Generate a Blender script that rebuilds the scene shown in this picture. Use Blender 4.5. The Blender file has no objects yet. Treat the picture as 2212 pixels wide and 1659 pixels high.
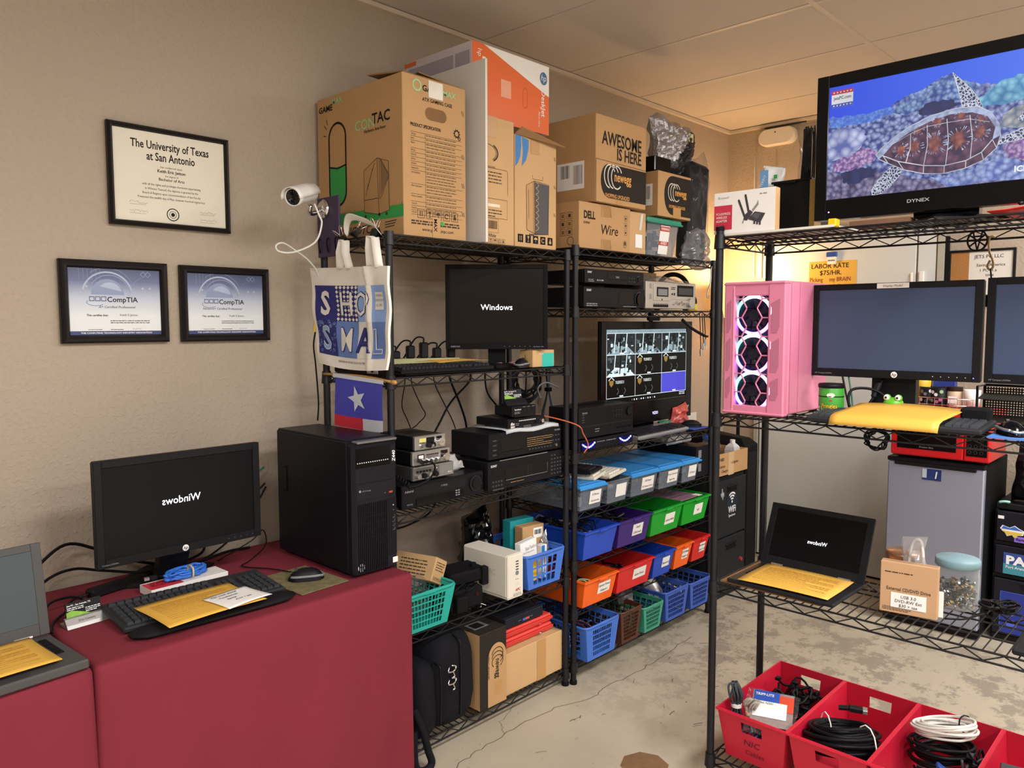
import bpy, math, random
from mathutils import Vector, Matrix, noise as mnoise
PI = math.pi
SC = bpy.context.scene
COL = SC.collection
R = math.radians
VX, VY, VZ = Vector((1, 0, 0)), Vector((0, 1, 0)), Vector((0, 0, 1))

# ------------------------------------------------------------------ materials
def lin(h):
    h = h.lstrip('#')
    out = []
    for i in (0, 2, 4):
        c = int(h[i:i + 2], 16) / 255
        out.append(c / 12.92 if c <= .04045 else ((c + .055) / 1.055) ** 2.4)
    return out + [1.0]

MATS = {}
def mat(name, hexc, rough=.55, metal=0, var=.12, vscale=14, bump=0, bscale=200, emit=0, ecol=None, spec=.5, coat=0, trans=0):
    """Principled surface whose colour wanders a little with a noise texture."""
    if name in MATS: return MATS[name]
    m = bpy.data.materials.new(name); m.use_nodes = True
    nt = m.node_tree; b = nt.nodes['Principled BSDF']
    c = lin(hexc)
    if spec == .5 and max(c[:3]) < .03: spec = .16
    tc = nt.nodes.new('ShaderNodeTexCoord')
    if var:
        n = nt.nodes.new('ShaderNodeTexNoise'); n.inputs['Scale'].default_value = vscale; n.inputs['Detail'].default_value = 4
        nt.links.new(tc.outputs['Object'], n.inputs['Vector'])
        mx = nt.nodes.new('ShaderNodeMix'); mx.data_type = 'RGBA'
        mx.inputs['A'].default_value = [x * (1 - var) for x in c[:3]] + [1]
        mx.inputs['B'].default_value = [min(1, x * (1 + var)) for x in c[:3]] + [1]
        nt.links.new(n.outputs['Fac'], mx.inputs['Factor'])
        nt.links.new(mx.outputs['Result'], b.inputs['Base Color'])
    else:
        b.inputs['Base Color'].default_value = c
    b.inputs['Roughness'].default_value = rough
    b.inputs['Metallic'].default_value = metal
    b.inputs['Specular IOR Level'].default_value = spec
    if coat: b.inputs['Coat Weight'].default_value = coat
    if trans: b.inputs['Transmission Weight'].default_value = trans
    if emit:
        b.inputs['Emission Color'].default_value = lin(ecol or hexc); b.inputs['Emission Strength'].default_value = emit
    if bump:
        n2 = nt.nodes.new('ShaderNodeTexNoise'); n2.inputs['Scale'].default_value = bscale; n2.inputs['Detail'].default_value = 3
        nt.links.new(tc.outputs['Object'], n2.inputs['Vector'])
        bp = nt.nodes.new('ShaderNodeBump'); bp.inputs['Strength'].default_value = bump; bp.inputs['Distance'].default_value = .004
        nt.links.new(n2.outputs['Fac'], bp.inputs['Height']); nt.links.new(bp.outputs['Normal'], b.inputs['Normal'])
    MATS[name] = m
    return m

def clear(name, hexc, fac=.25, rough=.12, metal=0, bump=0, bscale=60, tint=None):
    """Thin see-through plastic film: mostly transparent with a glossy skin."""
    if name in MATS: return MATS[name]
    m = bpy.data.materials.new(name); m.use_nodes = True
    nt = m.node_tree; b = nt.nodes['Principled BSDF']; out = nt.nodes['Material Output']
    b.inputs['Base Color'].default_value = lin(hexc); b.inputs['Roughness'].default_value = rough; b.inputs['Metallic'].default_value = metal
    t = nt.nodes.new('ShaderNodeBsdfTransparent'); t.inputs[0].default_value = ([tint] * 3 if tint else [.5 + .5 * x for x in lin(hexc)[:3]]) + [1]
    lw = nt.nodes.new('ShaderNodeLayerWeight'); lw.inputs['Blend'].default_value = .35
    ma = nt.nodes.new('ShaderNodeMath'); ma.operation = 'MULTIPLY_ADD'; ma.inputs[1].default_value = .38; ma.inputs[2].default_value = fac; ma.use_clamp = True
    mx = nt.nodes.new('ShaderNodeMixShader')
    nt.links.new(lw.outputs['Facing'], ma.inputs[0]); nt.links.new(ma.outputs[0], mx.inputs[0])
    nt.links.new(t.outputs[0], mx.inputs[1]); nt.links.new(b.outputs[0], mx.inputs[2]); nt.links.new(mx.outputs[0], out.inputs['Surface'])
    if bump:
        tc = nt.nodes.new('ShaderNodeTexCoord')
        n2 = nt.nodes.new('ShaderNodeTexNoise'); n2.inputs['Scale'].default_value = bscale; n2.inputs['Detail'].default_value = 3
        nt.links.new(tc.outputs['Object'], n2.inputs['Vector'])
        bp = nt.nodes.new('ShaderNodeBump'); bp.inputs['Strength'].default_value = bump; bp.inputs['Distance'].default_value = .01
        nt.links.new(n2.outputs['Fac'], bp.inputs['Height']); nt.links.new(bp.outputs['Normal'], b.inputs['Normal'])
    MATS[name] = m
    return m

# ------------------------------------------------------------------ frames on faces: origin, right, up (normal = right x up)
def front(x, y, z): return (Vector((x, y, z)), VX, VZ)
def left(x, y, z): return (Vector((x, y, z)), -VY, VZ)
def right(x, y, z): return (Vector((x, y, z)), VY, VZ)
def top(x, y, z): return (Vector((x, y, z)), VX, VY)
def back(x, y, z): return (Vector((x, y, z)), -VX, VZ)
def tilt(fr, a):      # turn a frame in its own plane
    o, u, v = fr
    c, s = math.cos(a), math.sin(a)
    return (o, u * c + v * s, v * c - u * s)

_TXT = {}
def glyphs(s, bold=0, shear=0):
    k = (s, bold, shear)
    if k not in _TXT:
        cu = bpy.data.curves.new('t', 'FONT'); cu.body = s; cu.size = 1; cu.offset = bold; cu.shear = shear
        cu.resolution_u = 2; cu.fill_mode = 'FRONT'
        ob = bpy.data.objects.new('t', cu)
        me = ob.to_mesh()
        vs = [(v.co.x, v.co.y) for v in me.vertices]; fs = [tuple(p.vertices) for p in me.polygons]
        ob.to_mesh_clear(); bpy.data.objects.remove(ob); bpy.data.curves.remove(cu)
        x0 = min((v[0] for v in vs), default=0); x1 = max((v[0] for v in vs), default=0)
        _TXT[k] = (vs, fs, x0, x1)
    return _TXT[k]

class MB:
    """Collects shapes and links them as ONE mesh object."""
    def __init__(s, T=None):
        s.v = []; s.f = []; s.m = []; s.sm = []; s.mats = []; s.T = T
    def add(s, vs, fs, m, smooth=False):
        if m not in s.mats: s.mats.append(m)
        mi = s.mats.index(m); n = len(s.v)
        if s.T is not None: vs = [s.T @ Vector(v) for v in vs]
        s.v.extend(tuple(v) for v in vs)
        for f in fs:
            s.f.append(tuple(i + n for i in f)); s.m.append(mi); s.sm.append(smooth)
        return s
    def box(s, x0, x1, y0, y1, z0, z1, m, b=0):
        if x1 < x0: x0, x1 = x1, x0
        if y1 < y0: y0, y1 = y1, y0
        if z1 < z0: z0, z1 = z1, z0
        b = min(b, (x1 - x0) * .45, (y1 - y0) * .45, (z1 - z0) * .45)
        if b <= 0:
            vs = [(x, y, z) for x in (x0, x1) for y in (y0, y1) for z in (z0, z1)]
            return s.add(vs, [(0, 1, 3, 2), (4, 6, 7, 5), (0, 4, 5, 1), (2, 3, 7, 6), (0, 2, 6, 4), (1, 5, 7, 3)], m)
        vs = []; ix = {}
        for i, x in enumerate((x0, x1)):
            for j, y in enumerate((y0, y1)):
                for k, z in enumerate((z0, z1)):
                    xi = x + (b if i == 0 else -b); yi = y + (b if j == 0 else -b); zi = z + (b if k == 0 else -b)
                    for a, p in enumerate(((x, yi, zi), (xi, y, zi), (xi, yi, z))):
                        ix[i, j, k, a] = len(vs); vs.append(p)
        fs = []
        for a in range(3):
            for side in (0, 1):
                q = []
                for (p, r) in ((0, 0), (1, 0), (1, 1), (0, 1)):
                    idx = [0, 0, 0]; idx[a] = side; o = [t for t in range(3) if t != a]; idx[o[0]] = p; idx[o[1]] = r
                    q.append(ix[tuple(idx) + (a,)])
                if (side == 1) != (a != 1): q = q[::-1]
                fs.append(tuple(q))
        for a in range(3):
            o = [t for t in range(3) if t != a]
            for p in (0, 1):
                for r in (0, 1):
                    lo = [0, 0, 0]; lo[o[0]] = p; lo[o[1]] = r; hi = list(lo); hi[a] = 1
                    fs.append((ix[tuple(lo) + (o[0],)], ix[tuple(hi) + (o[0],)], ix[tuple(hi) + (o[1],)], ix[tuple(lo) + (o[1],)]))
        for i in (0, 1):
            for j in (0, 1):
                for k in (0, 1): fs.append((ix[i, j, k, 0], ix[i, j, k, 1], ix[i, j, k, 2]))
        return s.add(vs, fs, m)
    def ring_loft(s, rings, m, smooth=True, cap0=True, cap1=True, closed=True):
        n = len(rings[0]); vs = [p for r in rings for p in r]; fs = []
        for i in range(len(rings) - 1):
            for j in range(n if closed else n - 1):
                k = (j + 1) % n
                fs.append((i * n + j, i * n + k, (i + 1) * n + k, (i + 1) * n + j))
        if cap0: fs.append(tuple(range(n))[::-1])
        if cap1: fs.append(tuple((len(rings) - 1) * n + j for j in range(n)))
        return s.add(vs, fs, m, smooth)
    def cyl(s, p0, p1, r0, m, r1=None, n=12, caps=True, smooth=True):
        p0, p1 = Vector(p0), Vector(p1); d = (p1 - p0).normalized(); r1 = r0 if r1 is None else r1
        a = d.orthogonal().normalized(); c = d.cross(a)
        rr = [[p + (a * math.cos(2 * PI * i / n) + c * math.sin(2 * PI * i / n)) * r for i in range(n)] for p, r in ((p0, r0), (p1, r1))]
        s.ring_loft(rr, m, smooth, False, False)
        if caps:
            s.add(rr[0], [tuple(range(n))[::-1]], m); s.add(rr[1], [tuple(range(n))], m)
        return s
    def tube(s, pts, r, m, n=6, sub=0, closed=False, caps=True):
        P = [Vector(p) for p in pts]
        if sub:
            Q = []; L = len(P)
            for i in range(L if closed else L - 1):
                p1, p2 = P[i], P[(i + 1) % L]
                p0 = P[i - 1] if (i > 0 or closed) else p1 * 2 - p2
                p3 = P[(i + 2) % L] if (i + 2 < L or closed) else p2 * 2 - p1
                for k in range(sub):
                    t = k / sub; t2 = t * t; t3 = t2 * t
                    Q.append(.5 * ((2 * p1) + (p2 - p0) * t + (2 * p0 - 5 * p1 + 4 * p2 - p3) * t2 + (3 * p1 - p0 - 3 * p2 + p3) * t3))
            if not closed: Q.append(P[-1])
            P = Q
        L = len(P); rings = []; a = None
        for i in range(L):
            d = (P[(i + 1) % L] if (closed or i < L - 1) else P[i]) - (P[i - 1] if (closed or i > 0) else P[i])
            d = d.normalized() if d.length > 1e-9 else VZ
            a = (a - d * a.dot(d)) if a is not None else d.orthogonal()
            a = a.normalized() if a.length > 1e-6 else d.orthogonal().normalized()
            c = d.cross(a)
            rings.append([P[i] + (a * math.cos(2 * PI * j / n) + c * math.sin(2 * PI * j / n)) * r for j in range(n)])
        if closed: rings.append(rings[0])
        return s.ring_loft(rings, m, True, caps and not closed, caps and not closed)
    def lathe(s, prof, m, o=(0, 0, 0), n=20, smooth=True, cap0=False, cap1=False, ax=VZ):
        o = Vector(o); a = ax.orthogonal().normalized(); c = ax.cross(a)
        rr = [[o + ax * z + (a * math.cos(2 * PI * i / n) + c * math.sin(2 * PI * i / n)) * max(r, 1e-5) for i in range(n)] for r, z in prof]
        return s.ring_loft(rr, m, smooth, cap0, cap1)
    def sph(s, c, r, m, n=12, sc=(1, 1, 1)):
        c = Vector(c); rr = []
        for i in range(n // 2 + 1):
            t = PI * i / (n // 2)
            rr.append([c + Vector((max(math.sin(t), 1e-4) * math.cos(2 * PI * j / n) * r * sc[0], max(math.sin(t), 1e-4) * math.sin(2 * PI * j / n) * r * sc[1], -math.cos(t) * r * sc[2])) for j in range(n)])
        return s.ring_loft(rr, m, True, False, False)
    # --- things laid on a face
    def poly(s, fr, pts, m, off=.0007):
        o, u, v = fr; n = u.cross(v) * off
        return s.add([o + u * a + v * b + n for a, b in pts], [tuple(range(len(pts)))], m)
    def rect(s, fr, a0, a1, b0, b1, m, off=.0007):
        return s.poly(fr, [(a0, b0), (a1, b0), (a1, b1), (a0, b1)], m, off)
    def disc(s, fr, a, b, r, m, n=20, off=.0009, rb=None):
        rb = r if rb is None else rb
        return s.poly(fr, [(a + r * math.cos(2 * PI * i / n), b + rb * math.sin(2 * PI * i / n)) for i in range(n)], m, off)
    def line(s, fr, pts, w, m, closed=False, off=.0009):
        o, u, v = fr; n = u.cross(v) * off; L = len(pts); vs = []; P = [Vector(p) for p in pts]
        for i in range(L):
            p0 = P[i - 1] if (i or closed) else P[i]; p1 = P[(i + 1) % L] if (i < L - 1 or closed) else P[i]
            d = (p1 - p0); d = d.normalized() if d.length > 1e-9 else Vector((1, 0)); q = Vector((-d.y, d.x)) * (w / 2)
            for sg in (-1, 1): t = P[i] + q * sg; vs.append(o + u * t.x + v * t.y + n)
        fs = [(2 * i, 2 * ((i + 1) % L), 2 * ((i + 1) % L) + 1, 2 * i + 1) for i in range(L if closed else L - 1)]
        return s.add(vs, fs, m)
    def ring(s, fr, a, b, r, w, m, n=24, off=.0009, rb=None, t0=0, t1=2 * PI):
        full = abs(t1 - t0 - 2 * PI) < 1e-6; rb = rb or r
        pts = [(a + r * math.cos(t0 + (t1 - t0) * i / n), b + rb * math.sin(t0 + (t1 - t0) * i / n)) for i in range(n if full else n + 1)]
        return s.line(fr, pts, w, m, full, off)
    def text(s, fr, t, a, b, size, m, al='L', off=.0011, sx=1, bold=0, shear=0, rot=0, mirror=False):
        vs, fs, x0, x1 = glyphs(t, bold, shear); o, u, v = fr; n = u.cross(v) * off
        w = {'L': 0, 'C': (x0 + x1) / 2, 'R': x1}[al]; c, sn = math.cos(rot), math.sin(rot); sg = -1 if mirror else 1
        pts = []
        for x, y in vs:
            x = (x - w) * size * sx * sg; y *= size
            pts.append(o + u * (a + x * c - y * sn) + v * (b + x * sn + y * c) + n)
        return s.add(pts, fs, m)
    def slab(s, fr, a0, a1, b0, b1, d, m, b=0):
        """box standing out of a face by d (or sunk when negative)"""
        o, u, v = fr; n = u.cross(v); T = Matrix((u, v, n)).transposed().to_4x4(); T.translation = o
        q = MB(T if s.T is None else s.T @ T); q.box(a0, a1, b0, b1, min(0, d), max(0, d), m, b)
        T0 = s.T; s.T = None; s.add(q.v, q.f, m); s.T = T0
        return s
    def knob(s, fr, a, b, r, d, m, n=14, r1=None):
        o, u, v = fr; p = o + u * a + v * b
        return s.cyl(p, p + u.cross(v) * d, r, m, r if r1 is None else r1, n)
    def bars(s, fr, a0, a1, b1, n, pitch, h, m, seed=1, gap=.12):
        """rows of illegibly small print"""
        rn = random.Random(seed)
        for i in range(n):
            x = a0; y = b1 - i * pitch
            end = a1 - (rn.random() * .35 * (a1 - a0) if i % 3 == 2 else 0)
            while x < end - h:
                w = min((.6 + rn.random() * 3.2) * h * 1.5, end - x)
                s.rect(fr, x, x + w, y - h, y, m); x += w + h * .8
        return s
    def barcode(s, fr, a0, a1, b0, b1, m, seed=1):
        rn = random.Random(seed); x = a0
        while x < a1:
            w = rn.choice((.5, 1, 1.6)) * (a1 - a0) / 45
            s.rect(fr, x, min(x + w, a1), b0, b1, m, .0012); x += w + rn.choice((.6, 1, 1.5)) * (a1 - a0) / 45
        return s
    def wall(s, p00, p10, p11, p01, us, vs, holes, m):
        """four-cornered sheet cut in cells, some of them open"""
        p00, p10, p11, p01 = map(Vector, (p00, p10, p11, p01))
        P = [[(p00 * (1 - a) + p10 * a) * (1 - b) + (p01 * (1 - a) + p11 * a) * b for a in us] for b in vs]
        n = len(us); V = [p for r in P for p in r]
        F = [(j * n + i, j * n + i + 1, (j + 1) * n + i + 1, (j + 1) * n + i) for j in range(len(vs) - 1) for i in range(n - 1) if not holes(i, j)]
        return s.add(V, F, m)
    def build(s, name, parent=None, solid=0, loc=None, rz=None, sub=0, offset=0):
        me = bpy.data.meshes.new(name); me.from_pydata(s.v, [], s.f)
        for m in s.mats: me.materials.append(m)
        me.polygons.foreach_set('material_index', s.m); me.polygons.foreach_set('use_smooth', s.sm)
        me.validate(); me.update()
        o = bpy.data.objects.new(name, me); COL.objects.link(o)
        if parent: o.parent = parent
        if loc: o.location = loc
        if rz is not None: o.rotation_euler = (0, 0, rz)
        if solid:
            md = o.modifiers.new('thick', 'SOLIDIFY'); md.thickness = solid; md.offset = offset
        if sub:
            md = o.modifiers.new('soft', 'SUBSURF'); md.levels = sub; md.render_levels = sub
        return o

def tag(o, label, cat, group=None, kind=None):
    o['label'] = label; o['category'] = cat
    if group: o['group'] = group
    if kind: o['kind'] = kind
    return o
def thing(name, label, cat, loc=(0, 0, 0), rz=0, group=None, rx=0, ry=0):
    o = bpy.data.objects.new(name, None); COL.objects.link(o); o.empty_display_size = .05
    o.location = loc; o.rotation_euler = (rx, ry, rz)
    return tag(o, label, cat, group)
def struct(name, mb):
    o = mb.build(name); o['kind'] = 'structure'; return o
def dup(root, loc, rz, label, group=None):
    r = root.copy(); COL.objects.link(r); r.location = loc; r.rotation_euler = (0, 0, rz); r['label'] = label
    if group: r['group'] = group
    for ch in list(root.children):
        c = ch.copy(); COL.objects.link(c); c.parent = r
        for g in ch.children:
            d = g.copy(); COL.objects.link(d); d.parent = c
    return r
def frange(a, b, n): return [a + (b - a) * i / (n - 1) for i in range(n)]

# shared materials
BLK = mat('black_plastic', '#141417', .48, spec=.2)
BLKM = mat('black_matte', '#101012', .75, spec=.15)
BLKG = mat('black_gloss', '#08080a', .15, spec=.3)
GRY = mat('dark_grey', '#37383c', .5)
MGR = mat('mid_grey', '#77797c', .5)
SIL = mat('silver_metal', '#b9b9b8', .32, .8)
CHR = mat('chrome', '#d8d8d8', .1, 1)
WHT = mat('white_plastic', '#e4e1da', .45)
INKW = mat('white_print', '#e9e9ea', .6, var=0)
INKG = mat('grey_print', '#8b8d92', .6, var=0)
INK = mat('black_print', '#1c1a1a', .7, var=0)
PEN = mat('felt_pen', '#241c1e', .7, var=0)
PAPER = mat('white_paper', '#e9e7e1', .7, var=.04)
CARD = mat('cardboard', '#b68f60', .8, var=.08, vscale=8)
CARDD = mat('cardboard_print', '#3a2c1d', .8, var=0)
CARDB = mat('cardboard_pale', '#c29d6e', .8, var=.07, vscale=7)
TAPE = mat('packing_tape', '#b58a56', .3, var=.06)
YEL = mat('yellow_envelope', '#dcab45', .6, var=.07, vscale=9)
CAB = mat('black_cable', '#111114', .45, var=0)
GLOW = mat('screen_text', '#f2f6ff', .5, var=0, emit=1.1)
# ================================================================== the room
def wall_mat(name, hexc):
    m = mat(name, hexc, .75, var=.05, vscale=1.6)
    nt = m.node_tree; b = nt.nodes['Principled BSDF']; tc = [n for n in nt.nodes if n.type == 'TEX_COORD'][0]
    n = nt.nodes.new('ShaderNodeTexNoise'); n.inputs['Scale'].default_value = 72; n.inputs['Detail'].default_value = 3; n.inputs['Roughness'].default_value = .55
    cr = nt.nodes.new('ShaderNodeValToRGB'); cr.color_ramp.elements[0].position = .5; cr.color_ramp.elements[1].position = .68
    bp = nt.nodes.new('ShaderNodeBump'); bp.inputs['Strength'].default_value = .3; bp.inputs['Distance'].default_value = .006
    nt.links.new(tc.outputs['Object'], n.inputs['Vector']); nt.links.new(n.outputs['Fac'], cr.inputs['Fac'])
    nt.links.new(cr.outputs['Color'], bp.inputs['Height']); nt.links.new(bp.outputs['Normal'], b.inputs['Normal'])
    return m
WALL = wall_mat('tan_wall_paint', '#ab9c8a')
XB, HC = 4.545, 2.788
WALL2 = wall_mat('pale_wall_paint', '#bdbab3')

def floor_mat():
    m = bpy.data.materials.new('worn_concrete'); m.use_nodes = True
    nt = m.node_tree; b = nt.nodes['Principled BSDF']; L = nt.links.new
    tc = nt.nodes.new('ShaderNodeTexCoord')
    def nz(scale, detail=5, rough=.6, sx=1, sy=1, rot=0):
        mp = nt.nodes.new('ShaderNodeMapping'); mp.inputs['Scale'].default_value = (sx, sy, 1); mp.inputs['Rotation'].default_value = (0, 0, rot)
        n = nt.nodes.new('ShaderNodeTexNoise'); n.inputs['Scale'].default_value = scale; n.inputs['Detail'].default_value = detail; n.inputs['Roughness'].default_value = rough
        L(tc.outputs['Object'], mp.inputs['Vector']); L(mp.outputs['Vector'], n.inputs['Vector']); return n.outputs['Fac']
    def ramp(src, a, c):
        r = nt.nodes.new('ShaderNodeValToRGB'); r.color_ramp.elements[0].position = a; r.color_ramp.elements[1].position = c; L(src, r.inputs['Fac']); return r.outputs['Color']
    def mixc(fac, A, B):
        x = nt.nodes.new('ShaderNodeMix'); x.data_type = 'RGBA'; L(fac, x.inputs['Factor'])
        for s_, v_ in (('A', A), ('B', B)):
            if isinstance(v_, str): x.inputs[s_].default_value = lin(v_)
            else: L(v_, x.inputs[s_])
        return x.outputs['Result']
    def mul(a, c):
        q = nt.nodes.new('ShaderNodeMath'); q.operation = 'MULTIPLY'; L(a, q.inputs[0])
        if isinstance(c, float): q.inputs[1].default_value = c
        else: L(c, q.inputs[1])
        return q.outputs[0]
    base = mixc(ramp(nz(2.2), .3, .7), '#b8ad98', '#aaa08b')
    sx = nt.nodes.new('ShaderNodeSeparateXYZ'); L(tc.outputs['Object'], sx.inputs[0])
    far = nt.nodes.new('ShaderNodeMapRange'); far.inputs[1].default_value = 1.9; far.inputs[2].default_value = 2.9; L(sx.outputs[0], far.inputs[0])
    worn = mul(ramp(nz(5.2, 12, .8), .50, .535), far.outputs[0])          # paint worn off to bare grey in the walkway
    c1 = mixc(mul(worn, .85), base, '#8b8273')
    c2 = mixc(mul(ramp(nz(14, 9, .78, 1, 2.2, .6), .63, .645), .8), c1, '#7d7262')
    c3 = mixc(ramp(nz(45, 2, .5), .72, .76), c2, '#8a7f6e')
    L(c3, b.inputs['Base Color']); b.inputs['Roughness'].default_value = .5
    bp = nt.nodes.new('ShaderNodeBump'); bp.inputs['Strength'].default_value = .12; bp.inputs['Distance'].default_value = .004
    L(nz(30), bp.inputs['Height']); L(bp.outputs['Normal'], b.inputs['Normal'])
    return m
FLOOR = floor_mat()
CRACK = mat('floor_crack', '#5d5548', .9, var=0)
X0R, Y0R = -3.2, -5.6
fl = MB(); fl.box(X0R, XB, Y0R, 0, -.1, 0, FLOOR)
rn = random.Random(4)
def crack(pts, w):
    P = []
    for (a, c) in zip(pts[:-1], pts[1:]):
        for k in range(6):
            t = k / 6; P.append((a[0] + (c[0] - a[0]) * t + rn.uniform(-.006, .006), a[1] + (c[1] - a[1]) * t + rn.uniform(-.008, .008)))
    fl.line(top(0, 0, 0), P + [pts[-1]], w, CRACK, off=.0005)
crack([(1.2, -.74), (1.48, -.66), (1.61, -.64), (1.83, -.63), (2.03, -.64), (2.2, -.70), (2.29, -.68), (2.48, -.70), (2.67, -.69), (2.84, -.68), (3.02, -.67)], .0035)
crack([(1.75, -.63), (1.8, -.56), (1.95, -.5)], .002)
for i in range(34):       # scuffs
    x, y = rn.uniform(1.5, 3.1), rn.uniform(-1.15, -.72); a = rn.uniform(-.9, .9); l = rn.uniform(.008, .045)
    fl.line(top(0, 0, 0), [(x, y), (x + l * math.cos(a) * .6, y + l * math.sin(a) * .6 + .003), (x + l * math.cos(a), y + l * math.sin(a))], rn.uniform(.002, .006), mat('scuff', '#6f6658', .8), off=.0004)
struct('floor', fl)
w = MB(); w.box(X0R, XB + .12, 0, .12, 0, HC + .1, WALL); struct('wall_left', w)
w = MB(); w.box(XB, XB + .12, Y0R, 0, 0, HC + .1, WALL); struct('wall_far', w)
w = MB(); w.box(X0R - .12, X0R, Y0R, .12, 0, HC + .1, WALL2); struct('wall_rear', w)
w = MB(); w.box(X0R - .12, XB + .12, Y0R - .12, Y0R, 0, HC + .1, WALL2); struct('wall_right', w)
CEIL = mat('ceiling_tile', '#c4bbb2', .85, var=.03, vscale=4, bump=.25, bscale=160)
GRID = mat('ceiling_grid', '#c2b9b0', .5)
c = MB(); c.box(X0R, XB, Y0R, 0, HC, HC + .08, CEIL)
gx = [4.0945 - .6096 * k for k in range(12)]; gy = [-1.252 - 1.2192 * k for k in range(4)]
for x in gx: c.box(x - .012, x + .012, Y0R, 0, HC - .002, HC + .002, GRID)
for y in gy: c.box(X0R, XB, y - .012, y + .012, HC - .0025, HC + .002, GRID)
struct('ceiling', c)
tr = MB(); tr.box(X0R, XB, -.022, 0, HC - .022, HC - .004, mat('ceiling_angle', '#cdbfae', .5)); struct('trim_1', tr)
tr = MB(); tr.box(XB - .022, XB, Y0R, -.022, HC - .022, HC - .004, MATS['ceiling_angle']); struct('trim_2', tr)
BASE = mat('vinyl_baseboard', '#2b2725', .6)
tr = MB(); tr.box(X0R, XB - .012, -.012, 0, 0, .1, BASE); struct('baseboard_left', tr)
tr = MB(); tr.box(XB - .012, XB, Y0R, -1.42, 0, .1, BASE); struct('baseboard_far', tr)
# pale steel double door in the far wall
DOOR = mat('door_paint', '#cfd1cc', .42, var=.02)
d = MB(); d.box(XB - .022, XB, -1.182, -.27, .012, 2.05, DOOR, .003); d.box(XB - .022, XB, -1.284, -1.192, .012, 2.05, DOOR, .003)
dr = struct('door_1', d)
h = MB(); h.box(XB - .040, XB - .022, -1.230, -1.204, 1.755, 1.815, WHT, .004); h.box(XB - .036, XB - .022, -1.170, -1.158, 1.755, 1.81, WHT, .003)
h.build('latch', dr)
fm = MB()
for y0, y1 in ((-.262, -.232), (-1.33, -1.292)): fm.box(XB - .03, XB, y0, y1, 0, 2.09, mat('door_frame', '#a9a597', .5), .003)
fm.box(XB - .03, XB, -1.33, -.232, 2.055, 2.09, MATS['door_frame']); fm.box(XB - .014, XB, -1.3, -.262, 0, .012, BLKM)
fm.box(XB - .032, XB, -1.347, -1.334, .1, 2.0, BLKM)
struct('trim_3', fm)

# ------------------------------------------------------------------ light
def ceiling_light(x, y, label):
    t = thing('ceiling_light', label, 'ceiling light', (x, y, HC - .03), 0, 'fluorescent ceiling panels')
    f = MB()
    for a in ((-.61, .61, -.305, -.275), (-.61, .61, .275, .305), (-.61, -.58, -.275, .275), (.58, .61, -.275, .275)): f.box(a[0], a[1], a[2], a[3], 0, .03, WHT)
    f.build('frame', t)
    p = MB(); p.box(-.58, .58, -.275, .275, .012, .02, mat('light_diffuser', '#fffaf4', .5, var=0, emit=2.5)); p.build('diffuser', t)
    l = bpy.data.lights.new('panel', 'AREA'); l.shape = 'RECTANGLE'; l.size = 1.1; l.size_y = .5; l.energy = PANEL; l.color = (1, .972, .975)
    lo = bpy.data.objects.new('panel', l); COL.objects.link(lo); lo.parent = t; lo.location = (0, 0, -.005)
    return t
PANEL = 46
for i, (x, y) in enumerate(((1.2, -2.75), (3.3, -2.75), (-1.2, -2.75), (1.2, -4.6), (-1.2, -4.6), (3.3, -4.6))):
    ceiling_light(x, y, ('white fluorescent ceiling panel over the walkway beside the shelves', 'white fluorescent ceiling panel nearest the far wall', 'white fluorescent ceiling panel over the table end of the room',
                         'white fluorescent ceiling panel behind the pair nearest the racks', 'white fluorescent ceiling panel in the rear corner by the table wall', 'white fluorescent ceiling panel in the rear corner of the far wall')[i])
wd = bpy.data.worlds.new('World'); SC.world = wd; wd.use_nodes = True
wd.node_tree.nodes['Background'].inputs[0].default_value = (.6, .62, .7, 1); wd.node_tree.nodes['Background'].inputs[1].default_value = .3

cam = bpy.data.cameras.new('Camera'); co = bpy.data.objects.new('Camera', cam); COL.objects.link(co); SC.camera = co
cam.sensor_width = 36; cam.lens = 36 * 1683.45 / 2212; cam.clip_start = .02
ya, pi_, ro = R(43.4861), R(-4.4997), R(-.0953)
fw = Vector((math.cos(ya) * math.cos(pi_), math.sin(ya) * math.cos(pi_), math.sin(pi_)))
r_ = Vector((math.sin(ya), -math.cos(ya), 0)); u_ = r_.cross(fw); r2 = r_ * math.cos(ro) + u_ * math.sin(ro); u2 = r2.cross(fw)
Mx = Matrix((r2, u2, -fw)).transposed().to_4x4(); Mx.translation = (-.2631, -2.5802, 1.5311); co.matrix_world = Mx
SC.view_settings.view_transform = 'Standard'; SC.view_settings.look = 'None'; SC.view_settings.gamma = 1; SC.view_settings.use_curve_mapping = False
SC.view_settings.exposure = .33
SC.cycles.use_denoising = True
SC.cycles.max_bounces = 8; SC.cycles.transparent_max_bounces = 24; SC.cycles.sample_clamp_indirect = 6

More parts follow.
